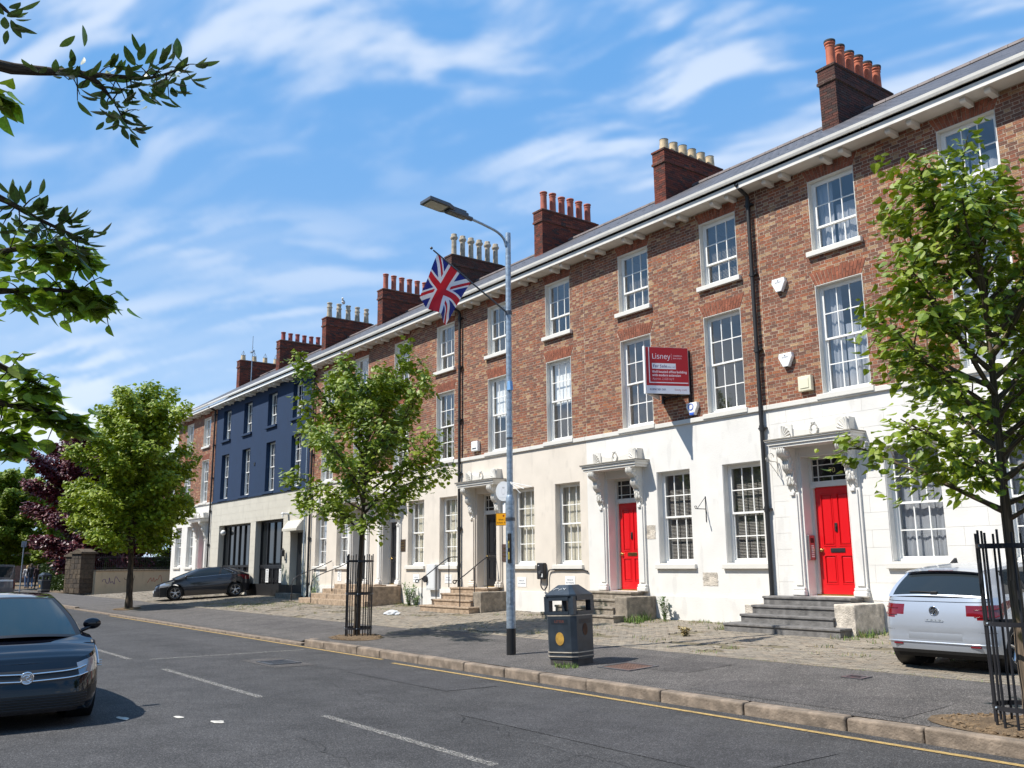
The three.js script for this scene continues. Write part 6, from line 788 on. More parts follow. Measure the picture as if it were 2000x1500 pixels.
  for (const g of glassS) mesh('side_window', g, GL, t, { keepUV: true }); if (black[0].attributes.position.count) mesh('pillar_trim', black, M.carBlack, t, { keepUV: true });
  mesh('windscreen', gridGeo(40, 20, endP(0), (w, v) => w > 0.04 && w < 0.96 && v > 0.03 && v < 0.97), o.screen || GL, t, { keepUV: true }); mesh('screen_border', gridGeo(40, 20, endP(0), (w, v) => !(w > 0.04 && w < 0.96 && v > 0.03 && v < 0.97)), o.border || M.carBlack, t, { keepUV: true });
  mesh('rear_window', gridGeo(40, 20, endP(1), (w, v) => w > rg[0] && w < rg[1] && v > rg[2] && v < rg[3]), GL, t, { keepUV: true });
  for (const w of wz) for (const s of [1, -1]) { wheel(t, s * (hw * 0.90 - 0.105), wr, w, wr, o.wheels, s); const a = new THREE.CylinderGeometry(wr + 0.05, wr + 0.05, 0.30, 24, 1, true); a.rotateZ(Math.PI / 2); a.translate(s * (hw - 0.20), wr + 0.02, w); mesh('wheel_arch', a, M.carBlack, t); }
  for (const s of [1, -1]) { const q = 0.04, p = sideP(s)(q + 0.05, 0.05), g = new THREE.SphereGeometry(0.1, 18, 14); g.scale(1.1, 0.70, 0.55); g.translate(s * (Math.abs(p[0]) + 0.13), p[1] + 0.10, p[2] - 0.02); mesh('door_mirror', [g, rod([s * Math.abs(p[0]), p[1] + 0.02, p[2]], [s * (Math.abs(p[0]) + 0.1), p[1] + 0.06, p[2]], 0.025)], o.mirrorM || paint, t, { keepUV: true }); }
  t.userData.fn = undefined; delete t.userData.fn; return { t, side, shoulder, zF, zR, sideP, endP };
}
const paintNavy = phys([0.0035, 0.0045, 0.008], 0.9, { specularIntensity: 0, clearcoat: 1, clearcoatRoughness: 0.015, metalness: 0 }), paintGrey = phys([0.022, 0.024, 0.032], 0.32, { clearcoat: 1, clearcoatRoughness: 0.04, metalness: 0.45 }), paintSilver = phys([0.50, 0.54, 0.60], 0.32, { clearcoat: 1, clearcoatRoughness: 0.05, metalness: 0.55 });
function stroke(pts, r, m, nm, t) { mesh(nm, tube(pts, r, 40, 6), m, t); }
{ // dark hatchback close to the camera: its front corner is in view
  const c = makeCar('dark_hatchback', 'glossy black hatchback in the road with chrome winged grille bar', {
    L: 4.37, W: 1.81, H: 1.47, paint: paintNavy, wb: 2.66, fo: 0.90, wr: 0.325, pos: [-13.93, -0.02, 14.64], turn: Math.PI / 2, wheels: 'multi', sill: 0.19, nf: 5.0, crown: 0.055, group: 'cars',
    shoulder: [[0, 0.715], [0.025, 0.765], [0.07, 0.81], [0.14, 0.87], [0.25, 0.955], [0.45, 0.97], [0.8, 1.01], [0.95, 1.0], [1, 0.93]], noseProf: v => 1 + 0.012 * Math.sin(v * 3.1) - 0.085 * v * v * v,
    bulge: v => 1 - 0.05 * Math.pow(Math.abs(v - 0.5) / 0.5, 2.4), screen: phys([0.014, 0.028, 0.032], 0.03, { ior: 1.5 }),
    region: ([px, pz], v) => pz > 0.85 && px < 0.60 && v > 0.60 && v < 0.86 ? 'grille' : (pz > 0.62 && px > 0.60 && px < 0.985 && v > 0.66 + 0.05 * (0.985 - px) && v < 0.94 ? 'light' : (pz > 0.9 && px < 0.72 && v > 0.06 && v < 0.36 ? 'low' : (pz > 0.80 && px > 0.78 && px < 0.95 && v > 0.24 && v < 0.42 ? 'fog' : 'paint'))),
    regions: { grille: ['grille', M.carBlack], light: ['headlight', phys([0.26, 0.27, 0.29], 0.18, { metalness: 0.5, clearcoat: 1 })], low: ['lower_grille', M.carBlack], fog: ['fog_light_bezel', M.carBlack] },
    cabin: { base: [0.225, 0.965], roof: [0.44, 0.88], bw: 0.92, rw: 0.66, front: 0.05, drop: 0.12, pillars: [0.40, 0.72], win: [0.05, 0.9], slantF: 0.03, slantR: 0.12 },
  });
  const t = c.t, S = c.side(1), pt = (i, v, s = 1, off = 0.012) => { const p = S(0, v, i); return [s * p[0], p[1], p[2] + off]; };
  for (const v of [0.80, 0.66]) { const a = []; for (let i = 132; i <= 150; i += 3) a.push(pt(i, v + (150 - i) * 0.0022, 1, 0.014)); const b = a.slice(0, -1).reverse().map(p => [-p[0], p[1], p[2]]); mesh('chrome_bar', tube([...a, ...b], 0.0095, 60, 8), M.chrome, t); }
  const mesh5 = []; for (let k = 0; k < 5; k++) { const a = []; for (let i = 132; i <= 150; i += 3) a.push(pt(i, 0.10 + k * 0.055, 1, 0.008)); mesh5.push(tube([...a, ...a.slice(0, -1).reverse().map(p => [-p[0], p[1], p[2]])], 0.006, 40, 5)); } for (let k = -14; k <= 14; k++) { const p = pt(150, 0.1, 1, 0); mesh5.push(rod([k * 0.04 + 0.012, p[1], c.zF - 0.01 - Math.abs(k) * 0.0022], [k * 0.04 - 0.012, p[1] + 0.13, c.zF - 0.004 - Math.abs(k) * 0.0022], 0.005, 0.005, 5)); } mesh('grille_mesh', mesh5, M.plasticBlack, t);
  const P = pt(150, 0.735), bd = new THREE.TorusGeometry(0.062, 0.010, 10, 32).translate(0, P[1], P[2] + 0.03); mesh('badge', [bd, new THREE.CylinderGeometry(0.058, 0.058, 0.01, 28).rotateX(Math.PI / 2).translate(0, P[1], P[2] + 0.022), tube([[-0.045, P[1] + 0.012, P[2] + 0.034], [-0.01, P[1] + 0.035, P[2] + 0.036], [0.02, P[1] + 0.02, P[2] + 0.036], [-0.012, P[1] - 0.004, P[2] + 0.036], [0.014, P[1] - 0.028, P[2] + 0.036], [0.045, P[1] - 0.012, P[2] + 0.034]], 0.008, 30, 6), tube([[0.0, P[1] + 0.032, P[2] + 0.034], [0.034, P[1] + 0.036, P[2] + 0.034], [0.04, P[1] + 0.01, P[2] + 0.034]], 0.006, 12, 6)], M.chrome, t);
  for (const s of [1, -1]) { const a = [], b = []; for (let i = 100; i <= 122; i += 2) { a.push(pt(i, 0.70 + (i - 100) * 0.0006, s, 0.008).map((v, k) => k === 0 ? v + s * 0.008 : v)); } mesh('light_signature', tube(a, 0.010, 40, 6), mat([0.8, 0.82, 0.85], 0.2), t); const q = S(0, 0.80, 112); mesh('lamp_housing', new THREE.SphereGeometry(0.075, 16, 12).scale(0.5, 0.8, 1.2).translate(s * (q[0] - 0.022), q[1], q[2]), M.carBlack, t); mesh('projector_lens', new THREE.SphereGeometry(0.05, 16, 12).scale(0.5, 1, 1).translate(s * (q[0] - 0.005), q[1], q[2]), M.glassDark, t); const f = S(0, 0.34, 118); mesh('fog_light', [0, 1, 2].map(k => rbx(s * f[0] - 0.05, s * f[0] + 0.05, f[1] - 0.02 + k * 0.03, f[1] - 0.004 + k * 0.03, f[2] - 0.02, f[2] + 0.015, 0.004)), M.chrome, t); }
  mesh('wiper', [tube([[0.55, 1.0, 1.02], [0.1, 1.015, 1.13], [-0.4, 1.005, 1.10]], 0.010, 20, 6), tube([[-0.1, 1.0, 1.08], [-0.45, 1.0, 1.06], [-0.7, 1.0, 0.96]], 0.010, 20, 6)], M.carBlack, t);
}
{ // dark grey three door hatchback nosed out over the forecourt
  const x = -43.72, z = 2.16, c = makeCar('grey_hatchback', 'dark grey three door hatchback parked in front of the blue building', {
    L: 4.31, W: 1.78, H: 1.43, paint: paintGrey, wb: 2.65, fo: 0.90, wr: 0.33, pos: [x, gy(x, z), z], turn: -0.209, tilt: 0.045, wheels: 'multi', sill: 0.19, nf: 2.7, group: 'cars',
    shoulder: [[0, 0.66], [0.03, 0.72], [0.1, 0.80], [0.24, 0.93], [0.45, 0.955], [0.75, 1.03], [0.93, 1.05], [1, 0.98]],
    region: ([px, pz], v) => pz > 0.6 && px > 0.58 && px < 0.97 && v > 0.70 && v < 0.97 ? 'light' : (pz > 0.9 && px < 0.6 && v > 0.68 && v < 0.82 ? 'grille' : (pz > 0.85 && px < 0.8 && v > 0.05 && v < 0.42 ? 'grille' : (pz < -0.70 && px > 0.55 && v > 0.68 && v < 0.93 ? 'tail' : 'paint'))),
    regions: { light: ['headlight', M.lampClear], grille: ['grille', M.carBlack], tail: ['tail_light', M.lampRed] },
    cabin: { base: [0.235, 0.97], roof: [0.46, 0.86], bw: 0.92, rw: 0.64, drop: 0.15, pillars: [0.56], win: [0.06, 0.86], slantF: 0.02, slantR: 0.24, wv: [0.10, 0.84] },
  });
  const S = c.side(1), P = S(0, 0.5, 150); mesh('number_plate', bx(-0.26, 0.26, 0.36, 0.47, P[2] + 0.0, P[2] + 0.015), mat([0.7, 0.7, 0.68], 0.5), c.t); const q = c.sideP(1); mesh('chrome_strip', [1, -1].flatMap(s => [tube([0.08, 0.25, 0.45, 0.65, 0.82].map(k => { const p = q(k, 0.095); return [s * (p[0] + 0.006), p[1], p[2]]; }), 0.007, 24, 5), tube([[0.82, 0.1], [0.80, 0.4], [0.70, 0.72], [0.62, 0.85]].map(k => { const p = q(...k); return [s * (p[0] + 0.006), p[1], p[2]]; }), 0.007, 24, 5)]), M.chrome, c.t); mesh('door_handle', [1, -1].map(s => { const p = S(0, 0.86, 58); return rbx(s * p[0] - 0.015, s * p[0] + 0.02, p[1] - 0.018, p[1] + 0.018, p[2] - 0.1, p[2] + 0.1, 0.01); }), paintGrey, c.t);
}
{ // silver hatchback nosed in to the wall, rear towards the road
  const x = -6.88, z = 2.20, Rz = 4.0, c = makeCar('silver_hatchback', 'silver hatchback parked nose to the wall beside the door numbered 70', {
    L: 4.0, W: 1.75, H: 1.43, paint: paintSilver, wb: 2.55, fo: 0.80, wr: 0.315, pos: [x, gy(x, z), z], turn: Math.PI, tilt: -0.040, wheels: 'five', sill: 0.19, nr: 7.5, rearLip: 0.06, crown: 0.03, group: 'cars',
    shoulder: [[0, 0.70], [0.03, 0.76], [0.12, 0.85], [0.25, 0.95], [0.5, 0.97], [0.85, 1.0], [0.97, 1.01], [1, 1.0]], tailProf: v => 1 - 0.05 * Math.pow(Math.max(0, v - 0.42) / 0.58, 1.5) - 0.035 * Math.pow(Math.max(0, 0.3 - v) / 0.3, 2) + (v > 0.40 && v < 0.46 ? -0.006 : 0),
    region: ([px, pz], v) => pz < -0.74 && px > 0.50 && v > 0.60 && v < 0.88 && !(px < 0.66 && v < 0.68) ? 'tail' : (pz < -0.70 && v < 0.075 ? 'low' : (pz < -0.93 && px < 0.42 && v > 0.26 && v < 0.40 ? 'plate' : 'paint')),
    regions: { tail: ['tail_light', M.lampRed], low: ['rear_diffuser', M.carBlack], plate: ['plate_recess', mat([0.30, 0.32, 0.35], 0.4, { metalness: 0.4 })] },
    cabin: { base: [0.24, 0.962], roof: [0.42, 0.885], bw: 0.92, rw: 0.645, drop: 0.05, rbow: 0.07, pillars: [0.36, 0.66], win: [0.06, 0.92], slantR: 0.10, rwin: [0.05, 0.95, 0.06, 0.86] },
  });
  const t = c.t, S = c.side(1), b = S(0, 0.74, 0), zb = b[2], y0 = b[1] + 0.02;
  const ring = new THREE.TorusGeometry(0.058, 0.008, 8, 30).translate(0, y0, zb - 0.012), vw = [[[-0.038, 0.036], [-0.014, -0.004], [0, 0.022], [0.014, -0.004], [0.038, 0.036]], [[-0.044, 0.012], [-0.022, -0.04], [0, -0.008], [0.022, -0.04], [0.044, 0.012]]].flatMap(l => l.slice(0, -1).map((p, i) => rod([p[0], y0 + p[1], zb - 0.014], [l[i + 1][0], y0 + l[i + 1][1], zb - 0.014], 0.006, 0.006, 5)));
  mesh('badge', [ring, ...vw, ], M.chrome, t); mesh('badge_disc', new THREE.CylinderGeometry(0.055, 0.055, 0.012, 26).rotateX(Math.PI / 2).translate(0, y0, zb - 0.004), M.carBlack, t);
  { const tx = canvasTex(256, 48, (q, w, h) => { q.fillStyle = '#aeb6c0'; q.fillRect(0, 0, w, h); q.fillStyle = '#3a3f46'; q.font = 'bold 40px sans-serif'; q.textAlign = 'center'; for (let i = 0; i < 4; i++) q.fillText('POLO'[i], 42 + i * 58, 38); }); mesh('model_lettering', new THREE.PlaneGeometry(0.26, 0.034).rotateY(Math.PI).translate(0, S(0, 0.60, 0)[1], S(0, 0.60, 0)[2] - 0.012), mat([1, 1, 1], 0.35, { map: tx, metalness: 0.3 }), t, { keepUV: true }); }
  const E = c.endP(1), wp = (w, v) => { const p = E(w, v); return [p[0], p[1], p[2] - 0.012]; }; mesh('rear_wiper', [tube([wp(0.5, 0.10), wp(0.62, 0.13), wp(0.76, 0.14)], 0.009, 14, 6), rbx(-0.05, 0.05, wp(0.5, 0.1)[1] - 0.03, wp(0.5, 0.1)[1] + 0.02, wp(0.5, 0.1)[2] - 0.015, wp(0.5, 0.1)[2] + 0.02, 0.01)], M.carBlack, t);
  mesh('spoiler', gridGeo(24, 4, (w, v) => { const p = E(w, 0.99); return [p[0] * 1.02, p[1] + 0.012 - v * 0.03, p[2] + 0.06 - v * 0.16]; }), paintSilver, t, { keepUV: true }); mesh('brake_light', bx(-0.18, 0.18, E(0.5, 0.90)[1], E(0.5, 0.90)[1] + 0.018, E(0.5, 0.9)[2] - 0.045, E(0.5, 0.9)[2] - 0.02), M.lampRed, t);
  mesh('roof_aerial', extrude([[0, 0], [0.16, 0], [0.02, 0.06]], 0.03, [], 0.006).rotateY(Math.PI / 2).translate(0, 1.445, -1.15), M.carBlack, t);
  const cr = (v, off) => { const a = []; for (let i = 0; i <= 24; i += 2) { const p = S(0, v, i); a.push([p[0], p[1], p[2] - off]); } return [...a.slice(1).reverse().map(p => [-p[0], p[1], p[2]]), ...a]; };
  mesh('bumper_lip', tube(cr(0.20, 0.0), 0.012, 50, 6), paintSilver, t); mesh('reflector', [1, -1].map(s => { const p = S(0, 0.16, 16); return rbx(s * p[0] - 0.07, s * p[0] + 0.07, p[1] - 0.012, p[1] + 0.012, p[2] - 0.012, p[2] + 0.02, 0.005); }), M.lampRed, t); mesh('tailgate_seam', [tube(cr(0.415, 0.003), 0.0045, 50, 5), tube(cr(0.93, 0.003), 0.0035, 50, 5)], M.carBlack, t); mesh('tail_light_bars', [1, -1].flatMap(s => [0.68, 0.80].map(v => tube([4, 8, 12, 16].map(i => { const p = S(0, v, i + 12); return [s * (p[0] + 0.002), p[1], p[2] - 0.006]; }), 0.006, 14, 5))), mat([0.16, 0.004, 0.008], 0.15), t);
}
makeCar('parked_van', 'dark van with red rear lamp parked at the far kerb beyond the hatchback', { L: 4.9, W: 1.95, H: 2.0, paint: phys([0.10, 0.10, 0.11], 0.3, { clearcoat: 1 }), wb: 3.0, fo: 0.95, wr: 0.33, pos: [-63.0, -0.02, 8.35], turn: -Math.PI / 2, cat: 'van', wheels: 'five', nr: 6, shoulder: [[0, 0.8], [0.05, 0.95], [0.2, 1.12], [1, 1.15]], region: ([px, pz], v) => pz < -0.8 && px > 0.8 && v > 0.4 ? 'tail' : (pz < -0.8 && v > 0.85 ? 'white' : 'paint'), regions: { tail: ['tail_light', M.lampRed], white: ['rear_panel', M.plastic] }, cabin: { base: [0.18, 0.995], roof: [0.33, 0.985], bw: 0.95, rw: 0.84, drop: 0.0, rbow: 0.02, win: [0.05, 0.95], pillars: [0.3, 0.6] } });
makeCar('yellow_car', 'yellow car parked at the far kerb beside the pedestrians', { L: 4.1, W: 1.75, H: 1.5, paint: phys([0.62, 0.27, 0.02], 0.3, { clearcoat: 1 }), wb: 2.55, fo: 0.85, wr: 0.31, pos: [-76.0, 0.10, 6.4], turn: -Math.PI / 2, wheels: 'five', group: 'cars', shoulder: [[0, 0.7], [0.1, 0.84], [0.25, 0.95], [1, 1.0]], region: ([px, pz], v) => pz < -0.75 && px > 0.6 && v > 0.6 ? 'tail' : 'paint', regions: { tail: ['tail_light', M.lampRed] }, cabin: { base: [0.23, 0.98], roof: [0.42, 0.9] } });

// ---------------------------------------------------------------- pedestrians, far down the pavement
function sdfMesh(fn, lo, hi, res, m, name, parent) {
  const mc = new MarchingCubes(res, m, false, false, 60000); mc.isolation = 0; const n = mc.size, h = n / 2, S = Math.max(hi[0] - lo[0], hi[1] - lo[1], hi[2] - lo[2]) / 2 * 1.06, c = lo.map((v, i) => (v + hi[i]) / 2);
  for (let z = 0; z < n; z++) for (let y = 0; y < n; y++) for (let x = 0; x < n; x++) mc.field[z * n * n + y * n + x] = -fn(c[0] + (x - h) / h * S, c[1] + (y - h) / h * S, c[2] + (z - h) / h * S);
  mc.update(); const k = mc.count, g = new THREE.BufferGeometry(), p = new Float32Array(k * 3), q = new Float32Array(k * 3); for (let i = 0; i < k * 3; i++) { p[i] = mc.positionArray[i] * S + c[i % 3]; q[i] = mc.normalArray[i]; } g.setAttribute('position', new THREE.BufferAttribute(p, 3)); g.setAttribute('normal', new THREE.BufferAttribute(q, 3)); g.computeVertexNormals(); return mesh(name, g, m, parent);
}
const cap = (a, b, r0, r1) => (x, y, z) => { const bx_ = b[0] - a[0], by = b[1] - a[1], bz = b[2] - a[2], px = x - a[0], py = y - a[1], pz = z - a[2], t = clamp((px * bx_ + py * by + pz * bz) / (bx_ * bx_ + by * by + bz * bz)); return Math.hypot(px - bx_ * t, py - by * t, pz - bz * t) - mixn(r0, r1, t); };
const smin = (fs, k) => (x, y, z) => { let d = 1e9; for (const f of fs) { const e = f(x, y, z), h = clamp(0.5 + 0.5 * (d - e) / k); d = mixn(d, e, h) - k * h * (1 - h); } return d; };
function person(label, x, z, turn, H, top, legs, hair, stride) {
  const t = thing('person', label, 'person', [x, gy(x, z), z], turn, 'pedestrians'); t.scale.setScalar(H / 1.75); const s = stride;
  const J = { lh: [0.09, 0.92, 0], rh: [-0.09, 0.92, 0], lk: [0.10, 0.50, 0.10 * s], rk: [-0.10, 0.50, -0.02 * s], la: [0.10, 0.08, 0.22 * s], ra: [-0.10, 0.10, -0.26 * s], ls: [0.19, 1.42, 0], rs: [-0.19, 1.42, 0], le: [0.25, 1.15, -0.06 * s], re: [-0.25, 1.15, 0.06 * s], lw: [0.25, 0.90, 0.05 - 0.08 * s], rw: [-0.25, 0.90, 0.05 + 0.10 * s] };
  const leg = e => [cap(J.lh, J.lk, 0.085 + e, 0.058 + e), cap(J.lk, J.la, 0.058 + e, 0.04 + e), cap(J.rh, J.rk, 0.085 + e, 0.058 + e), cap(J.rk, J.ra, 0.058 + e, 0.04 + e), cap([0, 0.95, 0], [0, 1.0, 0], 0.14 + e, 0.13 + e)];
  const torso = e => [cap([0, 1.0, 0], [0, 1.36, 0], 0.135 + e, 0.15 + e), cap(J.ls, J.rs, 0.075 + e, 0.075 + e), cap(J.ls, J.le, 0.055 + e, 0.045 + e), cap(J.le, J.lw, 0.043 + e, 0.032 + e), cap(J.rs, J.re, 0.055 + e, 0.045 + e), cap(J.re, J.rw, 0.043 + e, 0.032 + e)];
  const fing = w => [0, 1, 2, 3].map(i => cap([w[0], w[1] - 0.07, w[2] + 0.03 - i * 0.02], [w[0], w[1] - 0.15 + Math.abs(i - 1.5) * 0.012, w[2] + 0.045 - i * 0.02], 0.010, 0.008)).concat([cap(w, [w[0], w[1] - 0.08, w[2]], 0.028, 0.03), cap([w[0], w[1] - 0.03, w[2] + 0.03], [w[0], w[1] - 0.08, w[2] + 0.06], 0.012, 0.009)]);
  const head = [cap([0, 1.44, 0], [0, 1.54, 0.01], 0.055, 0.052), cap([0, 1.60, 0.005], [0, 1.68, 0.0], 0.085, 0.092), cap([0, 1.56, 0.035], [0, 1.60, 0.04], 0.05, 0.06), cap([0, 1.62, 0.09], [0, 1.60, 0.108], 0.012, 0.014), cap([0.088, 1.63, 0], [0.092, 1.65, -0.005], 0.018, 0.02), cap([-0.088, 1.63, 0], [-0.092, 1.65, -0.005], 0.018, 0.02)];
  const feet = [cap([J.la[0], 0.05, J.la[2] - 0.03], [J.la[0], 0.04, J.la[2] + 0.15], 0.045, 0.04), cap([J.ra[0], 0.07, J.ra[2] - 0.03], [J.ra[0], 0.04, J.ra[2] + 0.14], 0.045, 0.04)];
  const skin = mat([0.46, 0.27, 0.19], 0.6); sdfMesh(smin([...head, ...torso(-0.012), ...leg(-0.012), ...fing(J.lw), ...fing(J.rw), ...feet], 0.03), [-0.4, -0.02, -0.45], [0.4, 1.8, 0.45], 90, skin, 'body', t);
  sdfMesh(smin([...torso(0.014), cap([0, 0.92, 0], [0, 1.0, 0], 0.155, 0.155)], 0.04), [-0.4, 0.7, -0.4], [0.4, 1.6, 0.4], 60, top, 'jacket', t); sdfMesh(smin(leg(0.012), 0.03), [-0.4, 0, -0.45], [0.4, 1.2, 0.45], 60, legs, 'trousers', t);
  sdfMesh(smin([cap([0, 1.66, -0.02], [0, 1.70, -0.015], 0.098, 0.098), cap([0, 1.58, -0.055], [0, 1.64, -0.045], 0.07, 0.075), cap([0, 1.45, -0.06], [0, 1.6, -0.055], hair[1], 0.06)], 0.02), [-0.2, 1.3, -0.2], [0.2, 1.85, 0.15], 40, hair[0], 'hair', t); sdfMesh(smin(feet.map((f, i) => (x, y, z) => f(x, y, z) - 0.008), 0.01), [-0.25, -0.02, -0.45], [0.25, 0.2, 0.45], 48, M.carBlack, 'shoes', t);
  t.traverse(q => { if (q.isMesh && q.name !== 'body') q.geometry.computeVertexNormals(); }); return t;
}
const jean = mat([0.06, 0.10, 0.18], 0.9), dk = mat([0.02, 0.02, 0.024], 0.9);
person('person in a dark jacket and blue jeans walking beside the far litter bin', -78.4, 3.8, -Math.PI / 2 - 0.1, 1.80, dk, jean, [mat([0.05, 0.035, 0.02], 0.8), 0.05], 1);
person('fair haired person in a pale top walking by the parked yellow car', -80.4, 3.75, -Math.PI / 2, 1.66, mat([0.50, 0.48, 0.47], 0.9), jean, [mat([0.42, 0.28, 0.12], 0.8), 0.07], -1);
person('person all in dark clothes walking close to the churchyard hedge', -76.2, 3.7, -Math.PI / 2 + 0.1, 1.72, mat([0.035, 0.015, 0.02], 0.9), dk, [mat([0.03, 0.02, 0.015], 0.8), 0.05], 0.8);

// ---------------------------------------------------------------- beyond the terrace: churchyard wall, piers, railings, church, hedge, street sign
const stoneM = [mat([0.085, 0.067, 0.05], 0.95, { map: tStone, bumpMap: tRenderB, bumpScale: 0.02 }), mat([0.11, 0.088, 0.064], 0.95, { map: tStone }), mat([0.065, 0.054, 0.044], 0.95, { map: tStone })];
function pier(label, x, z, w, h, seed) { const t = thing('stone_pier', label, 'gate pier', [x, gy(x, z) - 0.05, z], 0.4, 'gate piers of the churchyard'), R = rng(seed); let y = 0; while (y < h) { const c = 0.24 + R() * 0.1, n = R() < 0.5 ? 2 : 3; let a = -w / 2; for (let i = 0; i < n; i++) { const b = i === n - 1 ? w / 2 : a + w / n * (0.7 + R() * 0.6); mesh('stone', rbx(a + 0.006, b - 0.006, y + 0.006, y + c - 0.006, -w / 2 - R() * 0.02, w / 2 + R() * 0.025, 0.02), stoneM[(R() * 3) | 0], t); a = b; } y += c; } mesh('core', bx(-w / 2 + 0.03, w / 2 - 0.03, 0, y, -w / 2 + 0.02, w / 2 - 0.02), stoneM[2], t); mesh('cap', [rbx(-w / 2 - 0.1, w / 2 + 0.1, y, y + 0.13, -w / 2 - 0.1, w / 2 + 0.1, 0.02), extrude([[-w / 2, 0], [w / 2, 0], [0, 0.18]], w, [], 0.01).translate(0, y + 0.13, -w / 2)], stoneM[1], t); }
pier('broad stone gate pier at the end of the graffiti wall', -61.6, 3.7, 0.95, 2.1, 3); pier('dark stone gate pier beside the clipped hedge', -64.9, 3.5, 0.8, 2.0, 8);
{ const t = thing('churchyard_wall', 'low cream rendered wall with purple, black and red graffiti', 'wall', [-61.3, 0, 3.1], 0); const A = V3(0, 0, 0), B = V3(-3.4, 0, -6.4), L = A.distanceTo(B), a = Math.atan2(B.x - A.x, B.z - A.z), g = new THREE.Group(); t.rotation.y = a - Math.PI / 2;
  mesh('wall', bx(0, L, 0.1, 1.52, -0.15, 0.15), mat([0.60, 0.49, 0.33], 0.9, { map: tRender, bumpMap: tRenderB, bumpScale: 0.01 }), t); mesh('coping', rbx(-0.02, L + 0.02, 1.52, 1.62, -0.19, 0.19, 0.02), mat([0.33, 0.28, 0.21], 0.95, { map: tStone }), t);
  const scr = (x, w, n, m, seed) => { const R = rng(seed), p = []; for (let i = 0; i < n; i++) p.push([x + w * i / n + (R() - 0.5) * 0.18, 0.72 + R() * 0.5, 0.153]); mesh('graffiti', tube(p, 0.014, 70, 5), m, t); }; scr(0.5, 1.5, 16, mat([0.12, 0.05, 0.22], 0.8), 2); scr(2.2, 0.9, 14, mat([0.03, 0.03, 0.035], 0.8), 5); scr(4.2, 1.3, 12, mat([0.42, 0.04, 0.04], 0.8), 7);
  for (let x = 0.15; x < L; x += 0.15) mesh('railing_bar', rod([x, 1.6, 0], [x, 2.55, 0], 0.011, 0.009, 5), M.ironBlack, t); mesh('rail', [bx(0.05, L, 2.38, 2.41, -0.015, 0.015), bx(0.05, L, 1.72, 1.75, -0.015, 0.015)], M.ironBlack, t); }
{ const t = thing('stone_church', 'old brown stone church with pointed arched windows behind the railings', 'church', [-66.5, 0.3, -9.5], 0.5); const W = 13, H = 6.5, arch = (x, y0, w, h) => { const p = [[x - w / 2, y0], [x + w / 2, y0], [x + w / 2, y0 + h * 0.66]]; for (let i = 1; i < 8; i++) { const k = i / 8; p.push([x + w / 2 - w / 2 * Math.pow(k, 1.7), y0 + h * 0.66 + h * 0.34 * Math.sin(k * Math.PI / 2)]); } p.push([x, y0 + h]); for (let i = 7; i > 0; i--) { const k = i / 8; p.push([x - w / 2 + w / 2 * Math.pow(k, 1.7), y0 + h * 0.66 + h * 0.34 * Math.sin(k * Math.PI / 2)]); } p.push([x - w / 2, y0 + h * 0.66]); return p; };
  const xs = [-4.4, -1.6, 1.2, 4.0]; mesh('wall', extrude(rect(-W / 2, W / 2, 0, H), 0.5, xs.map(x => arch(x, 1.0, 1.0, 3.6))), mat([0.20, 0.15, 0.105], 0.95, { map: tStone, bumpMap: tRenderB, bumpScale: 0.02 }), t); mesh('side_wall', [bx(-W / 2, -W / 2 + 0.5, 0, H, -8, 0), bx(W / 2 - 0.5, W / 2, 0, H, -8, 0), bx(-W / 2, W / 2, 0, H, -8.5, -8)], mat([0.16, 0.125, 0.09], 0.95, { map: tStone }), t);
  for (const x of xs) { mesh('window', extrude(arch(x, 1.0, 1.0, 3.6), 0.05).translate(0, 0, 0.1), M.glassDark, t); mesh('arch_moulding', tube(arch(x, 1.0, 1.12, 3.7).map(p => [p[0], p[1], 0.52]), 0.07, 60, 6), mat([0.34, 0.20, 0.12], 0.9, { map: tStone }), t); }
  for (const x of [-6.2, -3.0, -0.2, 2.6, 5.6]) mesh('buttress', extrude([[0, 0], [0.9, 0], [0.9, 2.6], [0.5, 3.2], [0.5, 4.4], [0, 5.2]], 0.6).rotateY(-Math.PI / 2).translate(x + 0.3, 0, 0.5), mat([0.23, 0.175, 0.12], 0.95, { map: tStone }), t); mesh('roof', extrude([[-W / 2 - 0.3, H], [W / 2 + 0.3, H], [W / 2 + 0.3, H + 0.1], [-W / 2 - 0.3, H + 0.1]], 0.8).translate(0, 0, 0), M.slate, t); mesh('roof_slope', extrude([[0.8, H], [-4.2, H + 4.2], [-8.7, H], [-8.7, H - 0.1], [-4.2, H + 4.0], [0.8, H - 0.1]].map(p => [-p[0], p[1]]), W + 0.6).rotateY(Math.PI / 2).translate(-W / 2 - 0.3, 0, 0), M.slate, t); }
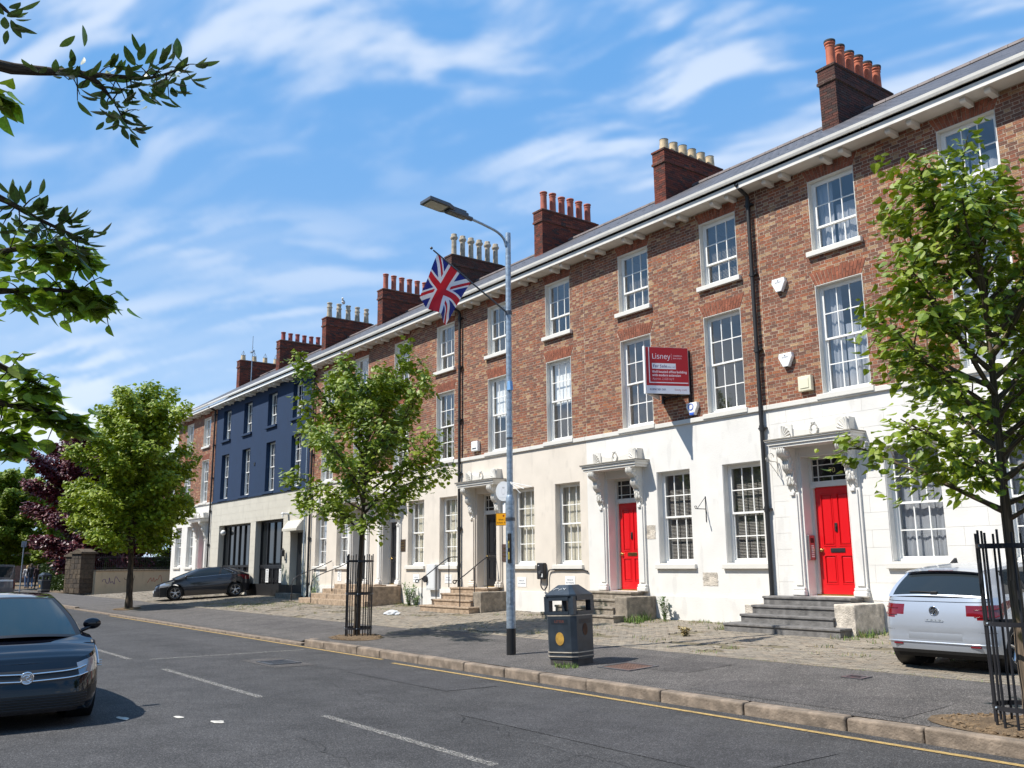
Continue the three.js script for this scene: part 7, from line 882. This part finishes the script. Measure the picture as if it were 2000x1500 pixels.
function hedge(label, x, z, L, h, d, m, seed, turn, green) { const t = thing('clipped_hedge', label, 'hedge', [x, gy(x, Math.max(z, 0)), z], turn), R = rng(seed), n = Math.round(L * h * 900), im = new THREE.InstancedMesh(LEAF.small, m, n), o = new THREE.Object3D(), c = new THREE.Color(); mesh('stems', bx(-L / 2 + 0.1, L / 2 - 0.1, 0, h - 0.15, -d / 2 + 0.12, d / 2 - 0.12), mat([0.02, 0.022, 0.012], 1), t); for (let i = 0; i < n; i++) { const f = R(), u = (R() - 0.5) * L, v = R(); f < 0.6 ? o.position.set(u, v * h, (R() < 0.8 ? 1 : -1) * d / 2 + (R() - 0.5) * 0.12) : f < 0.85 ? o.position.set(u, h + (R() - 0.5) * 0.14, (R() - 0.5) * d) : o.position.set((R() < 0.5 ? -1 : 1) * L / 2, v * h, (R() - 0.5) * d); o.rotation.set(R() * 6, R() * 6, R() * 6); o.scale.setScalar(0.10 + R() * 0.08); o.updateMatrix(); im.setMatrixAt(i, o.matrix); const k = 0.7 + R() * 0.7; im.setColorAt(i, c.setRGB(k, k, k)); } im.name = 'foliage'; im.userData.kind = 'stuff'; add(im, t); }
hedge('dark clipped hedge between the pedestrians and the gate pier', -70.2, 3.0, 7.0, 1.7, 0.9, M.leafDark, 4, 0.15); hedge('bright yellow green rounded bush above the dark hedge', -74.5, 1.9, 3.0, 2.3, 1.4, M.leafLime, 6, 0.1); hedge('dark shrubs behind the churchyard railings', -65.6, -1.6, 6, 1.9, 1.2, M.leafDark, 9, 1.1);
{ const t = thing('street_sign_pole', 'plain grey sign pole standing by the far parked cars', 'sign pole', [-70.5, gy(-70.5, 5.7), 5.7]); t.rotation.z = -0.03; mesh('pole', cyl(0, -0.1, 3.4, 0, 0.04), M.galv, t); mesh('sign_plate', bx(-0.02, 0.02, 3.0, 3.4, -0.15, 0.15), M.galv, t); }
{ const t = thing('distant_building', 'distant red and blue fronted building at the end of the street', 'building', [-140, 0, 6], 0); mesh('wall', bx(-6, 6, 0, 5, -14, 8), mat([0.17, 0.10, 0.08], 0.9, { map: tStone }), t); mesh('shop_fascia', bx(6.0, 6.1, 2.6, 3.6, -8, 8), mat([0.05, 0.12, 0.35], 0.6), t); for (let i = 0; i < 5; i++) mesh('window', bx(6.0, 6.05, 4.3, 4.9, -7 + i * 3, -5.6 + i * 3), M.glassDark, t); }
{ // the other side of the street, out of frame, mirrored in windows and car paint
  const t = thing('opposite_terrace', 'plain brick terrace across the road, seen only in reflections', 'building', [-20, 0, 29]); mesh('wall', bx(-60, 45, 0, 9.5, 0, 8), mat([0.20, 0.095, 0.07], 0.95, { map: tStone }), t); mesh('roof', bx(-60.3, 45.3, 9.5, 9.8, -0.4, 8.4), M.slate, t); for (let i = 0; i < 32; i++) for (const y of [1.6, 4.9, 7.4]) mesh('window', bx(-58 + i * 3.2, -56.8 + i * 3.2, y, y + 1.7, -0.02, 0.1), M.glassDark, t);
}
renderer.render(scene, camera);
